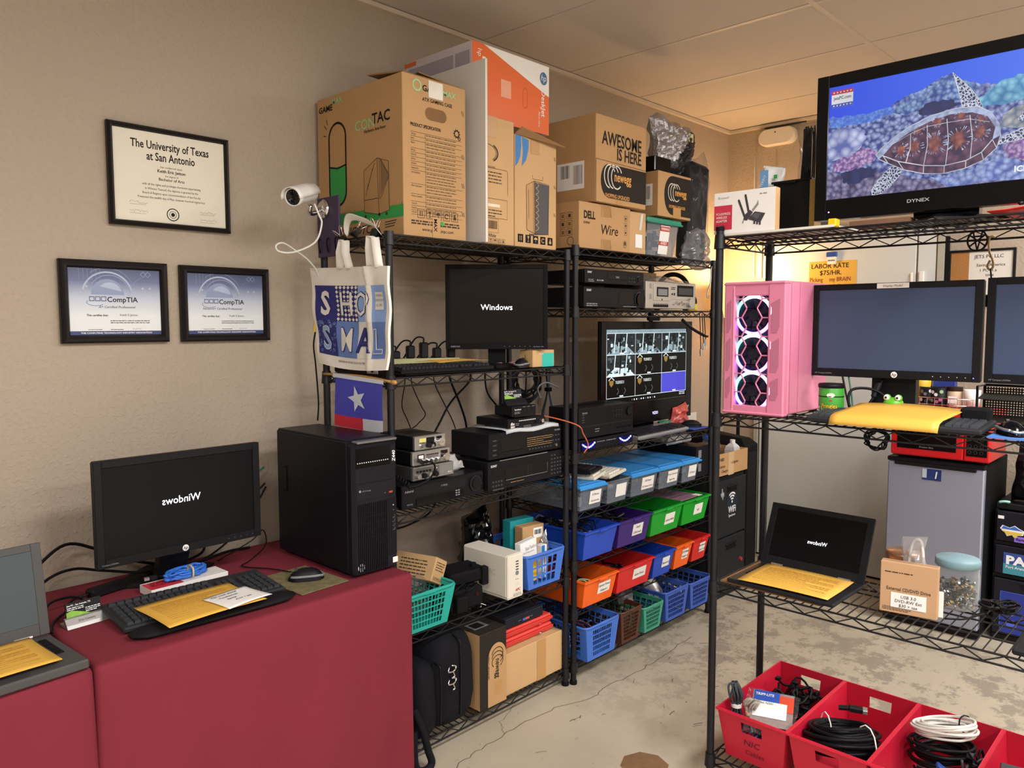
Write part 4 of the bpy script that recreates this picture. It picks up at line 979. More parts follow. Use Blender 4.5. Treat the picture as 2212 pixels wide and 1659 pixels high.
def pouch(label, loc, quad, th, mtl, seed=1, noise_=.01, n=18, rz=0, name='plastic_bag', cat='bag', group='plastic bags on the racks', rx=0, crisp=14, extra=None, edge=.012, split=None):
    """crumpled bag: local outline quad (x,z) corners bl, br, tr, tl; thickness th along y"""
    q = MB(); P = []
    A = [Vector((a, b)) for a, b in quad]
    def nz(x, y, k): return mnoise.noise(Vector((x * crisp, y * crisp, seed * 7.3 + k * 3.1)))
    for side in (-1, 1):
        for j in range(n + 1):
            for i in range(n + 1):
                u, v = i / n, j / n
                p = (A[0] * (1 - u) + A[1] * u) * (1 - v) + (A[3] * (1 - u) + A[2] * u) * v
                eu = (1 - (2 * u - 1) ** 4) * (1 - (2 * v - 1) ** 4)
                p = p + Vector((nz(p.x, p.y, 0), nz(p.x, p.y, 1))) * edge * (1.4 - eu)
                d = side * th / 2 * eu ** .6 + (abs(nz(p.x * 1.7, p.y * 1.7, 2 + side)) - .2) * noise_ * 2.2 * (eu + .12)
                P.append((p.x, d, p.y))
    F = []; N = (n + 1) ** 2
    for s_ in (0, 1):
        for j in range(n):
            for i in range(n):
                a = s_ * N + j * (n + 1) + i; f = (a, a + 1, a + n + 2, a + n + 1); F.append(f if s_ == 0 else f[::-1])
    if split:
        S = [f for f in F if split[0](sum((Vector(P[i]) for i in f), Vector((0, 0, 0))) / 4)]; ss = set(S); q.add(P, [f for f in F if f not in ss], mtl, False); q.add(P, S, split[1], False)
    else: q.add(P, F, mtl, False)
    if extra: extra(q)
    o = q.build(name, loc=loc, rz=rz)
    if rx: o.rotation_euler = (rx, 0, rz)
    return tag(o, label, cat, group)
PINK = clear('pink_bag', '#d98aa0', .55, .3)
FILM = clear('clear_film', '#77777a', .05, .06, tint=.97)
pouch('pink antistatic bag lying beside the mouse on the first rack', (2.0, -.43, S1[1] + .005), [(-.07, -.03), (.07, -.03), (.075, .03), (-.065, .035)], .02, PINK, 3, .008, 12, rz=R(-20), rx=R(-68))
def kb(q, F, L, T, W, D, H): q.rect(F, .055, .125, 0, H - .012, mat('teal_label', '#2bb6a4', .4)); q.text(F, 'AUKEY', .035, H - .018, .009, INKW); q.line(L, [(.03, .012), (.03, .05)], .002, CARDD)
carton('small kraft box with teal patch at the first rack shelf end', (2.02, -.528, S1[1] + .002), .13, .07, .067, CARDB, kb)

# hung behind
CX = [[(1.727, 1.34), (1.72, 1.281), (1.705, 1.197), (1.73, 1.14), (1.753, 1.09)], [(1.75, 1.34), (1.754, 1.279), (1.80, 1.19), (1.822, 1.149), (1.78, 1.115), (1.744, 1.08)], [(1.86, 1.34), (1.873, 1.272), (1.93, 1.176), (1.97, 1.11), (2.0, 1.04)],
      [(1.945, 1.34), (1.953, 1.288), (2.007, 1.182), (2.04, 1.10), (2.051, 1.03)], [(2.06, 1.33), (2.058, 1.278), (1.952, 1.198), (1.89, 1.12), (1.85, 1.05)], [(2.15, 1.34), (2.148, 1.277), (2.168, 1.212), (2.252, 1.133), (2.33, 1.08)]]
CL = ('thin black cable hanging leftmost against the wall below the power strip', 'thin black cable with a bent kink hanging over the radios', 'thin black cable slanting down to the right behind the radios', 'thick black cable curving down behind the hi-fi decks', 'thick black cable crossing leftward behind the others', 'black cable dropping behind the small black boxes')
for i, P in enumerate(CX): cable(CL[i], [(x, -.1 - .006 * i, z_) for x, z_ in P] + [(P[-1][0] + .01, -.15, .96), (P[-1][0] + .02, -.19, .903)], (.0022, .0022, .0024, .0048, .0045, .004)[i], group='cables hanging under the first rack shelf')
cable('black cable sagging along the wall under the hi-fi shelf', [(1.95, -.1, .86), (1.9, -.1, .8), (1.84, -.1, .73), (1.72, -.1, .70), (1.6, -.1, .695), (1.52, -.11, .66), (1.49, -.14, .56), (1.5, -.19, .475)], .004)
c = thing('cable_coil', 'large black cable coil hanging behind the first rack shelf', 'cable coil', (2.43, -.115, 1.265), 0)
q = MB(); rn = random.Random(6)
for k in range(9): r = .062 + .006 * k; q.tube([(r * math.cos(a) * 1.02 + rn.uniform(-.003, .003), rn.uniform(-.012, .012), r * .86 * math.sin(a) - .008 * k * .3) for a in [2 * PI * i / 16 for i in range(16)]], .0042, CAB, 6, 2, True)
q.build('cable', c)
c = thing('cable_bundle', 'hanging bundle of black and blue cables behind the racks, strapped', 'cable bundle', (2.585, -.12, 1.15), 0)
q = MB()
for k in range(9): a = rn.uniform(-.02, .02); q.tube([(a, rn.uniform(-.01, .01), .24), (a * .8, 0, .14), (a * .35, 0, .06), (a * 1.2, 0, 0), (a * 2.4 - .01, -.01, -.06), (a * 2 - .02, -.05, -.12), (a * 2 - .02, -.09, -.155)], .0036, CAB if k % 4 else mat('blue_grey_cable', '#2a3a5c', .5), 6, 3)
q.build('cables', c); q = MB(); q.cyl((0, 0, .05), (0, 0, .068), .018, BLKM, n=12); q.build('strap', c)

# ---- third shelf: hi-fi
def unit(name, label, cat, loc, W, D, H, m, deco, group='hi-fi units on the racks', feet=.008, b=.003, face=None, rz=0):
    t = thing(name, label, cat, loc, rz, group)
    q = MB(); q.box(.002, W - .002, .014, D, feet, H, m, b)
    for x in (.03, W - .03):
        for y in (.04, D - .04): q.cyl((x, y, 0), (x, y, feet + .001), .013, BLKM, n=10)
    for i in range(14): q.rect(top(0, 0, H), W * .2 + i * W * .6 / 14, W * .2 + (i + .45) * W * .6 / 14, D * .35, D * .75, BLKM)
    q.build('cabinet', t)
    f = MB(); f.box(0, W, 0, .016, feet * .6, H + .001, face or m, .003); f.build('front_panel', t)
    k = MB(); deco(k, front(0, 0, 0), W, H)
    if k.v: k.build('controls', t)
    return t
AV = mat('av_black', '#161619', .35, var=.08)
def vcr(k, F, W, H):
    k.slab(F, .06, W - .1, .012, .034, -.001, BLKG); k.rect(F, .062, W - .1, .010, .036, BLKG, .001); k.rect(F, .055, W - .09, .045, H - .008, mat('vcr_flap', '#1d1d20', .3), .001)
    k.text(F, 'Admiral', .012, H - .026, .012, INKG, bold=.01); k.text(F, '4 HEAD', .19, H - .026, .009, INKG, 'C'); k.line(F, [(.14, H - .031), (.25, H - .031)], .0008, INKG); k.text(F, 'VHS HQ', .02, .018, .007, INKG)
    k.knob(F, W - .045, H * .56, .027, .006, AV, 26); k.knob(F, W - .045, H * .56, .016, .009, BLK, 22); k.ring(F, W - .045, H * .56, .027, .0012, GRY, 26, .0065)
    for i in range(6): k.slab(F, W - .14 + (i % 2) * .012, W - .132 + (i % 2) * .012, .018 + (i // 2) * .008, .022 + (i // 2) * .008, .0015, INKG)
    for i in range(5): k.slab(F, W - .012, W - .006, .02 + i * .012, .028 + i * .012, .002, BLKG)
unit('video_recorder', 'black video recorder beneath the stack of radios', 'video recorder', (1.357, -.532, S1[2] + .002), .383, .29, .088, AV, vcr)
def radio(label, x, z, W, H, m, face, seed):
    def d(k, F, W, H):
        rn = random.Random(seed)
        k.line(F, [(.002, .008), (W - .002, .008), (W - .002, H - .002), (.002, H - .002)], .003, SIL, True)
        if seed == 1:
            for i in range(5): k.slab(F, .015 + i * .014, .024 + i * .014, H - .02, H - .013, .002, BLK)
            k.knob(F, W * .55, H - .015, .007, .012, CHR)
            for i in range(4): k.knob(F, .02 + i * .026, .018, .009, .012, BLK if i % 2 else SIL)
            k.rect(F, W - .07, W - .004, .009, H - .004, mat('radio_mesh', '#74746f', .7, var=.3, vscale=300)); k.text(F, '40 ch', W - .03, .013, .009, INKW)
        elif seed == 2:
            k.rect(F, .02, .05, H - .027, H - .01, BLKG); k.rect(F, .024, .046, H - .025, H - .013, PAPER, .0012)
            for i in range(6): k.knob(F, .062 + i * .0095, H - .014, .002, .006, BLK, 8)
            for i in range(4): k.knob(F, .05 + i * .022, .015, .0075, .012, CHR)
            k.rect(F, W - .045, W - .012, H - .03, H - .006, mat('radio_display', '#2a1712', .2)); k.knob(F, W - .026, .022, .013, .014, CHR, 18); k.bars(F, .06, .115, H - .02, 2, .005, .0018, BLK, 3)
        else:
            k.rect(F, .018, .048, H - .021, H - .007, mat('meter_yellow', '#d7cf74', .3)); k.rect(F, .05, .086, H - .024, H - .006, BLK); k.rect(F, .095, .12, H - .019, H - .006, BLKG, .001)
            k.knob(F, .056, .018, .0095, .013, BLK); k.knob(F, .074, .018, .0095, .013, BLK); k.knob(F, .067, .015, .006, .017, CHR); k.knob(F, .112, .024, .0145, .013, CHR, 18); k.slab(F, .105, .119, .022, .026, .018, SIL); k.knob(F, .026, .017, .006, .006, CHR); k.bars(F, .02, .045, .028, 1, .005, .0022, BLK, 3)
    return unit('radio', label, 'radio', (x, -.522 + .002 * seed, z), W, .2, H, m, d, 'stacked two-way radios', .003, .002, face)
zv = S1[2] + .093
radio('grey two-way radio with speaker mesh, lowest of the radio stack', 1.416, zv, .188, .050, mat('radio_grey', '#3d3d3c', .5), mat('radio_dark_face', '#605f5a', .4, .3), 1)
radio('silver faced two-way radio in the middle of the radio stack', 1.418, zv + .0525, .17, .050, AV, SIL, 2)
radio('silver faced two-way radio with big knobs, topmost of the radio stack', 1.43, zv + .1045, .139, .050, AV, SIL, 3)
q = MB(); q.cyl((.0, 0, 0), (-.012, -.03, -.001), .008, BLK, n=10); q.tube([(-.01, -.026, 0), (.012, -.05, .0), (.03, -.045, -.025), (.02, -.03, -.06), (-.02, -.02, -.078), (-.06, -.012, -.082)], .0035, CAB, 6, 5)
for i in range(60): pass
P = [(-.06 - .0016 * i, -.012 + .009 * math.cos(i * .9), -.073 + .009 * math.sin(i * .9) + .0011 * i) for i in range(34)]; q.tube(P, .0026, CAB, 5)
tag(q.build('microphone_cord', loc=(1.445, -.521, zv + .072)), 'black coiled microphone cord plugged into the middle radio', 'cord')
pouch('crumpled clear bag on the video recorder beside the radios', (1.66, -.42, S1[2] + .12), [(-.06, -.055), (.06, -.05), (.05, .06), (-.055, .05)], .05, clear('milky_film', '#e2e2de', .5, .2), 5, .02, 16, rz=R(10), rx=R(-62))
def tape(k, F, W, H):
    k.rect(F, .09, W - .09, .03, H - .03, BLKG); k.line(F, [(.095, .035), (W - .1, .035), (W - .1, H - .04)], .0018, MGR); k.text(F, 'SONY', .012, H - .02, .012, INKW, bold=.02); k.rect(F, .02, .085, H * .45, H - .03, BLKG)
    k.line(F, [(W / 2, .036), (W / 2, H - .032)], .001, GRY); k.line(F, [(.06, H + .0005), (W - .1, H + .0005)], .003, MGR)
    for i in range(22): k.slab(F, W - .078 + (i % 4) * .018, W - .068 + (i % 4) * .018, .02 + (i // 4) * .015, .026 + (i // 4) * .015, .0015, GRY)
    for i in range(8): k.slab(F, .02 + (i % 4) * .015, .029 + (i % 4) * .015, .018 + (i // 4) * .015, .025 + (i // 4) * .015, .0015, GRY)
    k.bars(F, .12, .2, .024, 1, .005, .0022, mat('print_amber', '#a8834c', .6), 2); k.slab(F, .02, .08, .004, .010, .003, GRY)
unit('cassette_deck', 'black double cassette deck under the receiver on the first rack', 'cassette deck', (1.765, -.534, S1[2] + .002), .436, .3, .114, AV, tape)
def pio(k, F, W, H):
    AMB = mat('print_amber', '#a8834c', .6)
    k.rect(F, .065, .2, .022, H - .018, BLKG); k.text(F, 'PIONEER', W - .01, H - .022, .009, INKG, 'R', bold=.01); k.bars(F, .21, .36, H - .035, 5, .008, .0022, AMB, 5); k.bars(F, .07, .19, .03, 1, .006, .002, INKG, 6)
    for i in range(4): k.slab(F, .018, .038, .02 + i * .018, .026 + i * .018, .0015, GRY)
    for i in range(8): k.slab(F, .22 + i * .018, .23 + i * .018, .02, .025, .0015, GRY)
    for i in range(6): k.slab(F, W - .06 + (i % 3) * .018, W - .05 + (i % 3) * .018, .04 + (i // 3) * .02, .046 + (i // 3) * .02, .0015, GRY)
    k.knob(F, W - .035, .022, .006, .004, CHR)
unit('stereo_receiver', 'black stereo receiver with a paper on top, above the double cassette deck', 'receiver', (1.772, -.532, S1[2] + .118), .42, .215, .103, AV, pio)
q = MB(); Pp = [(x, y, z_ + (.004 * math.sin(x * 30) if y > -.05 else 0)) for y, z_ in ((.2, .001), (.1, .002), (.02, .003), (-.002, .0), (-.004, -.012)) for x in frange(0, .31, 9)]
q.add(Pp, [(j * 9 + i, j * 9 + i + 1, (j + 1) * 9 + i + 1, (j + 1) * 9 + i) for j in range(4) for i in range(8)], clear('plastic_sleeve', '#dfe3e6', .55, .2), True)
tag(q.build('plastic_sleeve', loc=(1.86, -.532, S1[2] + .2265), solid=.0008), 'clear plastic document sleeve between the receiver and the black processor', 'sleeve')
def dbx(k, F, W, H):
    k.text(F, 'dbx', .012, .017, .015, INKW, bold=.03); k.text(F, '200X', .012, .006, .011, INKW, bold=.03)
    for i in range(11): k.rect(F, .06 + i * .009, .065 + i * .009, H - .011, H - .007, INKW, .0015)
    k.bars(F, .04, .06, .022, 2, .006, .002, INKG, 2); k.bars(F, .085, .13, .01, 2, .006, .002, INKG, 3)
    for x in (.16, .172, .195): k.knob(F, x, .02, .0055 if x < .19 else .008, .006, CHR if x > .19 else BLK)
z0 = S1[2] + .228
unit('audio_processor', 'slim black audio processor lettered dbx on the plastic sleeve', 'audio processor', (1.875, -.532, z0), .213, .18, .04, AV, dbx)
def rs(k, F, W, H):
    k.slab(F, .01, W - .01, .004, .012, .002, BLKG); k.text(F, 'RadioShack', .012, .03, .008, INKW, bold=.01); k.bars(F, .012, .045, .024, 2, .005, .002, INKG, 2)
    for i in range(3): k.slab(F, .06 + i * .026, .078 + i * .026, .022, .036, .002, BLK, .001); k.bars(F, .06 + i * .026, .075 + i * .026, .042, 1, .004, .0018, INKG, i)
unit('switch_box', 'small black switch box on top of the black processor', 'switch box', (1.899, -.531, z0 + .0425), .138, .1, .045, AV, rs)
card_holder('black card holder with green and black cards on the switch box', (1.958, -.485, z0 + .089), R(-8), BLK)

# ---- fourth shelf
def basket(label, loc, W, D, H, m, nx=9, nz=5, taper=.035, group='plastic baskets', rim=.006, ny=9, solidcorner=.16, rz=0):
    t = thing('plastic_basket', label, 'basket', loc, rz, group)
    k = taper; B = [(k, k * .4, 0), (W - k, k * .4, 0), (W - k, D - k * .4, 0), (k, D - k * .4, 0)]; Tt = [(0, 0, H), (W, 0, H), (W, D, H), (0, D, H)]
    q = MB()
    def cuts(n, s): 
        out = [0, s]; w_ = (1 - 2 * s) / n
        for i in range(n): out += [s + w_ * (i + .8), s + w_ * (i + 1)]
        return out + [1]
    vs = [0, .1]
    for j in range(nz): vs += [.1 + .8 * (j + .8) / nz, .1 + .8 * (j + 1) / nz]
    vs.append(1)
    for a, b, n, s in ((0, 1, nx, solidcorner), (1, 2, ny, .08), (2, 3, nx, .08), (3, 0, ny, .08)):
        us = cuts(n, s); q.wall(B[a], B[b], Tt[b], Tt[a], us, vs, lambda i, j, us=us: i % 2 == 1 and j % 2 == 1 and i < len(us) - 2 and j < len(vs) - 2, m)
    q.add(B, [(3, 2, 1, 0)], m); q.build('body', t, solid=.0022)
    r = MB(); pts = []; c = .025
    for (x, y), a0 in (((W - c, D - c), 0), ((c, D - c), PI / 2), ((c, c), PI), ((W - c, c), 1.5 * PI)):
        for i in range(5): a = a0 + PI / 2 * i / 4; pts.append((x + (c + .003) * math.cos(a), y + (c + .003) * math.sin(a), H))
    r.tube(pts, rim, m, 8, 0, True); r.box(W * .4, W * .62, -.009, .002, H - .007, H + .006, m, .003); r.build('rim', t)
    return t
TEAL = mat('teal_plastic', '#22a596', .4); BLUEB = mat('blue_basket_plastic', '#3f6fc8', .4)
basket('teal plastic basket beside the burgundy cloth', (1.327, -.558, S1[3] + .002), .245, .3, .135, TEAL, 10, 5, .03)
def kr(q, F, L, T, W, D, H): q.bars(L, .04, .16, H - .02, 6, .012, .004, CARDD, 3); q.bars(F, .01, W - .012, H - .015, 4, .009, .0035, CARDD, 8); shipping_icons(q, F, .008, .008, .0105, 5, CARDD, gap=1.15)
carton('small brown printed box tilted in the teal basket', (1.507, -.50, .612), .077, .19, .088, CARDB, kr, R(15), rx=0, ry=R(28))
pouch('clear plastic bag bulging out of the teal basket', (1.45, -.45, .55), [(-.08, -.06), (.07, -.06), (.06, .07), (-.07, .085)], .1, FILM, 8, .03, 16)
t = thing('equipment_housing', 'black plastic equipment housing with cables beside the white battery unit', 'equipment', (1.60, -.50, S1[3] + .002), R(-8))
q = MB(); q.box(0, .15, .0, .2, 0, .075, BLKM, .006); q.box(.012, .06, -.03, .02, 0, .06, BLKM, .004); q.build('body', t)
q = MB(); q.box(.03, .20, .04, .17, .076, .125, BLKM, .008); q.box(.17, .2, .03, .06, .06, .13, BLKM, .004); q.cyl((.16, .08, .12), (.16, .08, .14), .012, BLKM, n=12); q.build('upper_housing', t)
q = MB(); q.cyl((.12, -.001, .05), (.12, -.005, .05), .008, CHR, n=14); q.cyl((.12, -.004, .05), (.12, -.0055, .05), .005, BLK, n=12); q.build('jack', t)
q = MB(); q.tube([(.06, -.01, .07), (.09, -.02, .085), (.12, .0, .09), (.1, .02, .08), (.07, .0, .078)], .003, CAB, 6, 4); q.tube([(.03, -.01, .065), (.0, -.02, .08), (.03, -.02, .1), (.08, .01, .10)], .003, CAB, 6, 4); q.tube([(.1, -.02, .005), (.11, -.04, .012), (.115, -.03, .02), (.13, -.045, .014)], .0018, CHR, 5, 4); q.build('cables', t)
t = thing('battery_backup', 'white upright battery backup unit left of the blue basket', 'battery backup', (1.838, -.563, S1[3] + .002), 0)
UPS = mat('ups_beige', '#ded8c9', .45, var=.03)
q = MB(); q.box(0, .09, .006, .25, .006, .172, UPS, .006); q.box(.004, .086, .004, .25, 0, .008, UPS); q.text(left(0, .25, 0), 'APC', .12, .085, .034, mat('ups_emboss', '#c9c3b6', .5), bold=.02, shear=.1); q.build('case', t)
F_ = front(0, 0, 0); q = MB(); q.box(.001, .089, 0, .012, .003, .171, UPS, .004)
for i in range(4): q.slab(F_, .045, .06, .142 - i * .0105, .1455 - i * .0105, .0012, BLKM)
q.knob(F_, .052, .098, .0085, .002, MGR, 18); q.ring(F_, .052, .098, .011, .002, WHT, 18); q.bars(F_, .043, .06, .075, 1, .01, .003, INKG, 3); q.bars(F_, .043, .066, .06, 2, .008, .002, mat('ups_emboss', '#c9c3b6', .5), 3)
q.text(F_, 'APC', .043, .027, .014, mat('apc_red', '#b0242c', .5), bold=.03, shear=.15); q.line(F_, [(.03, .021), (.075, .021)], .0015, MATS['ups_emboss']); q.bars(F_, .03, .075, .018, 2, .005, .003, INKG, 4); q.build('front_panel', t)
basket('blue plastic basket of small boxes on the first rack', (1.955, -.552, S1[3] + .002), .235, .32, .137, BLUEB, 5, 3, .022)
def st(q, F, L, T, W, D, H): q.text(F, 'StarTech.com', W * .28, H - .035, .0205, INKG, sx=.8); q.rect(F, W * .45, W - .004, .0, .035 + H * .25, mat('startech_yellow', '#e8c21e', .5)); q.bars(F, .015, .05, H - .04, 1, .01, .008, mat('faint', '#c9c9c6', .6), 2); q.bars(F, W * .42, W * .85, H - .045, 1, .006, .003, INKG, 2)
carton('white and yellow adapter box standing in the blue basket', (1.972, -.515, S1[3] + .012), .105, .03, .175, PAPER, st, R(4), None, ry=R(-4))
def bb(q, F, L, T, W, D, H): q.rect(F, W * .5, W * .93, H - .055, H - .012, PAPER); q.barcode(F, W * .54, W * .88, H - .04, H - .02, INK, 3)
carton('brown box with barcode label standing in the blue basket', (2.055, -.44, S1[3] + .012), .12, .05, .21, CARD, bb, R(-6))
carton('teal box standing behind the brown one in the blue basket', (2.05, -.375, S1[3] + .012), .13, .05, .225, mat('teal_box', '#1d8f93', .5), None, R(-6), None)
def cb_(q, F, L, T, W, D, H): q.rect(F, 0, W * .55, 0, H, mat('box_azure', '#2c78c4', .4)); q.rect(F, W * .1, W * .4, H * .2, H * .75, PAPER, .0012)
carton('narrow blue and white box standing in the blue basket', (2.095, -.51, S1[3] + .012), .036, .03, .14, PAPER, cb_, R(3), None)
pouch('clear bag standing at the right end of the blue basket', (2.165, -.46, S1[3] + .10), [(-.02, -.08), (.015, -.08), (.02, .095), (-.012, .06)], .03, clear('silver_film', '#c4c6ca', .5, .12, .5), 9, .014, 12)
pouch('crumpled black plastic bag behind the white battery unit', (2.0, -.23, .66), [(-.09, -.17), (.09, -.17), (.05, .09), (-.08, .05)], .1, mat('black_film', '#0b0b0d', .12, spec=.8), 11, .035, 18)
# ---- bottom shelf
t = thing('laptop_bag', 'black fabric laptop bag with metal clips on the first rack bottom', 'bag', (1.375, -.575, S1[4] + .002), 0)
FAB = mat('black_nylon', '#15151a', .85, var=.2, vscale=60, bump=.25, bscale=300); FAB2 = mat('black_leather', '#101013', .5, var=.15)
def softbox(q, x0, x1, y0, y1, z0, z1, m, r=.05, n=3):
    rings = []
    for i in range(9):
        t_ = i / 8; x = x0 + (x1 - x0) * t_; e = 1 - .16 * abs(2 * t_ - 1) ** 3; c0, c1 = (y0 + y1) / 2, (z0 + z1) / 2; hy, hz = (y1 - y0) / 2 * e, (z1 - z0) / 2 * e; pts = []
        for sy, sz, a0 in ((1, 1, 0), (-1, 1, PI / 2), (-1, -1, PI), (1, -1, 1.5 * PI)):
            for k in range(5): a = a0 + PI / 2 * k / 4; pts.append((x + .004 * math.sin(k + i), c0 + sy * (hy - r) + r * math.cos(a), c1 + sz * (hz - r) + r * math.sin(a)))
        rings.append(pts)
    q.ring_loft(rings, m)
q = MB(); softbox(q, .1, .29, .0, .36, 0, .345, FAB, .07); q.build('main_compartment', t)
q = MB(); softbox(q, .005, .105, .0, .32, -.0, .275, FAB, .06); q.build('front_pocket', t)
q = MB(); softbox(q, -.03, .02, .02, .3, 0, .2, FAB2, .05); q.build('flap_pocket', t)
for x in (.105, .2):
    q = MB(); q.tube([(x, .3, .34 - .07 * (x < .15)), (x, .03, .335 - .07 * (x < .15)), (x, -.003, .28 - .05 * (x < .15)), (x, -.006, .15), (x, -.002, .05)], .004, BLK, 6, 5); q.build('zip', t)
q = MB(); q.tube([(.15, .26, .345), (.15, .24, .375), (.15, .13, .38), (.15, .1, .345)], .011, FAB2, 8, 4); q.build('carry_handle', t)
for z_ in (.235, .19):
    q = MB(); q.tube([(.14, -.012, z_ + .014), (.13, -.018, z_), (.155, -.018, z_ - .004), (.17, -.014, z_ + .008), (.15, -.012, z_ + .016)], .0032, CHR, 6, 3); q.tube([(.152, -.016, z_ - .003), (.158, -.02, z_ - .022), (.150, -.017, z_ - .026)], .003, CHR, 6, 3); q.build('clip', t)
q = MB(); q.tube([(-.02, -.01, .15), (.0, -.03, .08), (.02, -.035, .0), (.035, -.035, -.045), (.015, -.04, -.06), (-.02, -.035, -.055), (-.035, -.03, -.02), (-.03, -.02, .08)], .013, FAB, 8, 5); q.build('shoulder_strap', t)
def ned(q, F, L, T, W, D, H):
    DK = mat('newegg_dark', '#2b2622', .7, var=.06); q.rect(F, 0, W, 0, H, DK, .0004); q.rect(T, 0, W, 0, D, DK, .0004); q.rect(L, D - .03, D, .02, H - .01, CARD, .0004)
    q.poly(F, [(W * .30, 0), (W, 0), (W, H * .5)] + [(W * .65 + W * .35 * math.cos(PI * i / 14), H * .62 + W * .42 * math.sin(PI * i / 14)) for i in range(15)], CARD, .001)
    newegg(q, F, W * .62, H * .56, .7, DK, -PI / 2, DK); q.rect(T, .025, .1, .05, .11, MGR, .0012); q.rect(T, .035, .085, .058, .102, INK, .0016)
    q.rect(F, W * .55, W * .85, H * .12, H * .3, TAPE, .0013)
def newegg(q, F, a, b, s, m, rot=0, mt=None):
    c, sn = math.cos(rot), math.sin(rot); mt = mt or m
    def P(x, y): return (a + (x * c - y * sn) * s, b + (x * sn + y * c) * s)
    for i in range(3):
        pts = [P(-.05 + i * .022 + .034 * math.cos(t), .008 + .042 * math.sin(t)) for t in [.5 + (2 * PI - (2.1 if i < 2 else 1.3)) * k / 20 for k in range(21)]]
        q.line(F, pts, .0048 * s, m, off=.0015)
    x, y = P(-.022, -.006); q.text(F, 'newegg', x, y, .05 * s, mt, 'L', .0018, .72, .018, rot=rot)
    x, y = P(-.078, -.07); q.text(F, 'SHOPPING UPGRADED', x, y, .021 * s, mt, 'L', .0018, .72, .012, rot=rot)
carton('dark printed box with a sideways logo beside the laptop bag', (1.7, -.549, S1[4] + .002), .143, .36, .294, CARD, ned)
carton('plain brown taped box under the red cases on the first rack', (1.848, -.535, S1[4] + .002), .35, .3, .168, CARDB, None, tape=[(front(0, 0, 0), .19, .245, 0, .168), (top(0, 0, .168), 0, .35, .135, .165)])
REDP = mat('red_plastic_case', '#d23d34', .45)
for i, lb in enumerate(('lower of the two red plastic cases on the brown box', 'upper red plastic case under the black recorder')):
    t = thing('plastic_case', lb, 'case', (1.878, -.505 + .003 * i, S1[4] + .173 + i * .0365), 0, 'red plastic cases')
    for nm, a, b_ in (('tray', 0, .017), ('cover', .018, .035)):
        q = MB(); q.box(0, .29, 0, .24, a + (.004 if nm == 'cover' else 0), b_, REDP, .009); q.box(-.004, .294, -.004, .244, .013 if nm == 'tray' else .0185, .0165 if nm == 'tray' else .023, REDP, .001); q.build(nm, t)
    q = MB(); q.tube([(.2, -.006, .012), (.21, -.01, .012), (.22, -.006, .012)], .0025, CHR if i == 0 else REDP, 6, 3); q.build('latch', t)
def rec(k, F, W, H): k.rect(F, .11, .14, .014, .024, mat('badge_red', '#b5443c', .4)); k.rect(F, .1, .118, .014, .024, mat('badge_blue', '#3d55a8', .4), .001); k.bars(F, .145, .16, .022, 1, .004, .0015, INKG, 2); k.bars(F, .075, .09, .022, 1, .004, .0015, INKG, 2)
unit('video_recorder', 'flat black recorder lying on the upper red case', 'video recorder', (1.884, -.506, S1[4] + .2485), .226, .2, .044, mat('slate_black', '#1d1f26', .5), rec)
# ================================================================== corner rack
DKP = mat('newegg_dark', '#2b2622', .7, var=.06); WINK = mat('box_white_ink', '#d9d2c2', .7, var=0); ORI = mat('box_orange_ink', '#d79a52', .7, var=0)
def pad_logo(q, F, W, a0, b0, b1, s, a, b):
    r = (b1 - b0) / 2
    q.poly(F, [(W, b0), (W, b1), (a0 + r * .8, b1)] + [(a0 + r * .8 + r * .8 * math.cos(PI / 2 + PI * i / 12), b0 + r + r * math.sin(PI / 2 + PI * i / 12)) for i in range(1, 12)] + [(a0 + r * .8, b0)], DKP, .001)
    newegg(q, F, a, b, s, WINK, 0, ORI)
def ne1(q, F, L, T, W, D, H):
    q.text(F, 'AWESOME', .332, H - .118, .078, DKP, 'R', sx=.78, bold=.018); q.text(F, 'IS HERE', .332, H - .172, .07, DKP, 'R', sx=.8, bold=.018)
    pad_logo(q, F, W, .035, .022, .165, 1.15, .155, .105); q.line(F, [(0, .176), (W, .172)], .0018, CARDD)
    q.rect(L, D - .21, D - .06, .06, .175, PAPER, .0012); q.barcode(L, D - .19, D - .14, .11, .165, INK, 3); q.barcode(L, D - .12, D - .07, .08, .16, INK, 4); q.bars(L, D - .2, D - .14, .1, 3, .01, .005, INK, 2)
    q.rect(F, W * .4, W * .56, .0, .02, TAPE, .0013); q.line(F, [(.002, .174), (.002, .0)], .002, CARDD)
carton('big cardboard box lettered AWESOME IS HERE, top of the corner rack', (2.387, -.551, 2.04), .372, .3, .362, CARD, ne1)
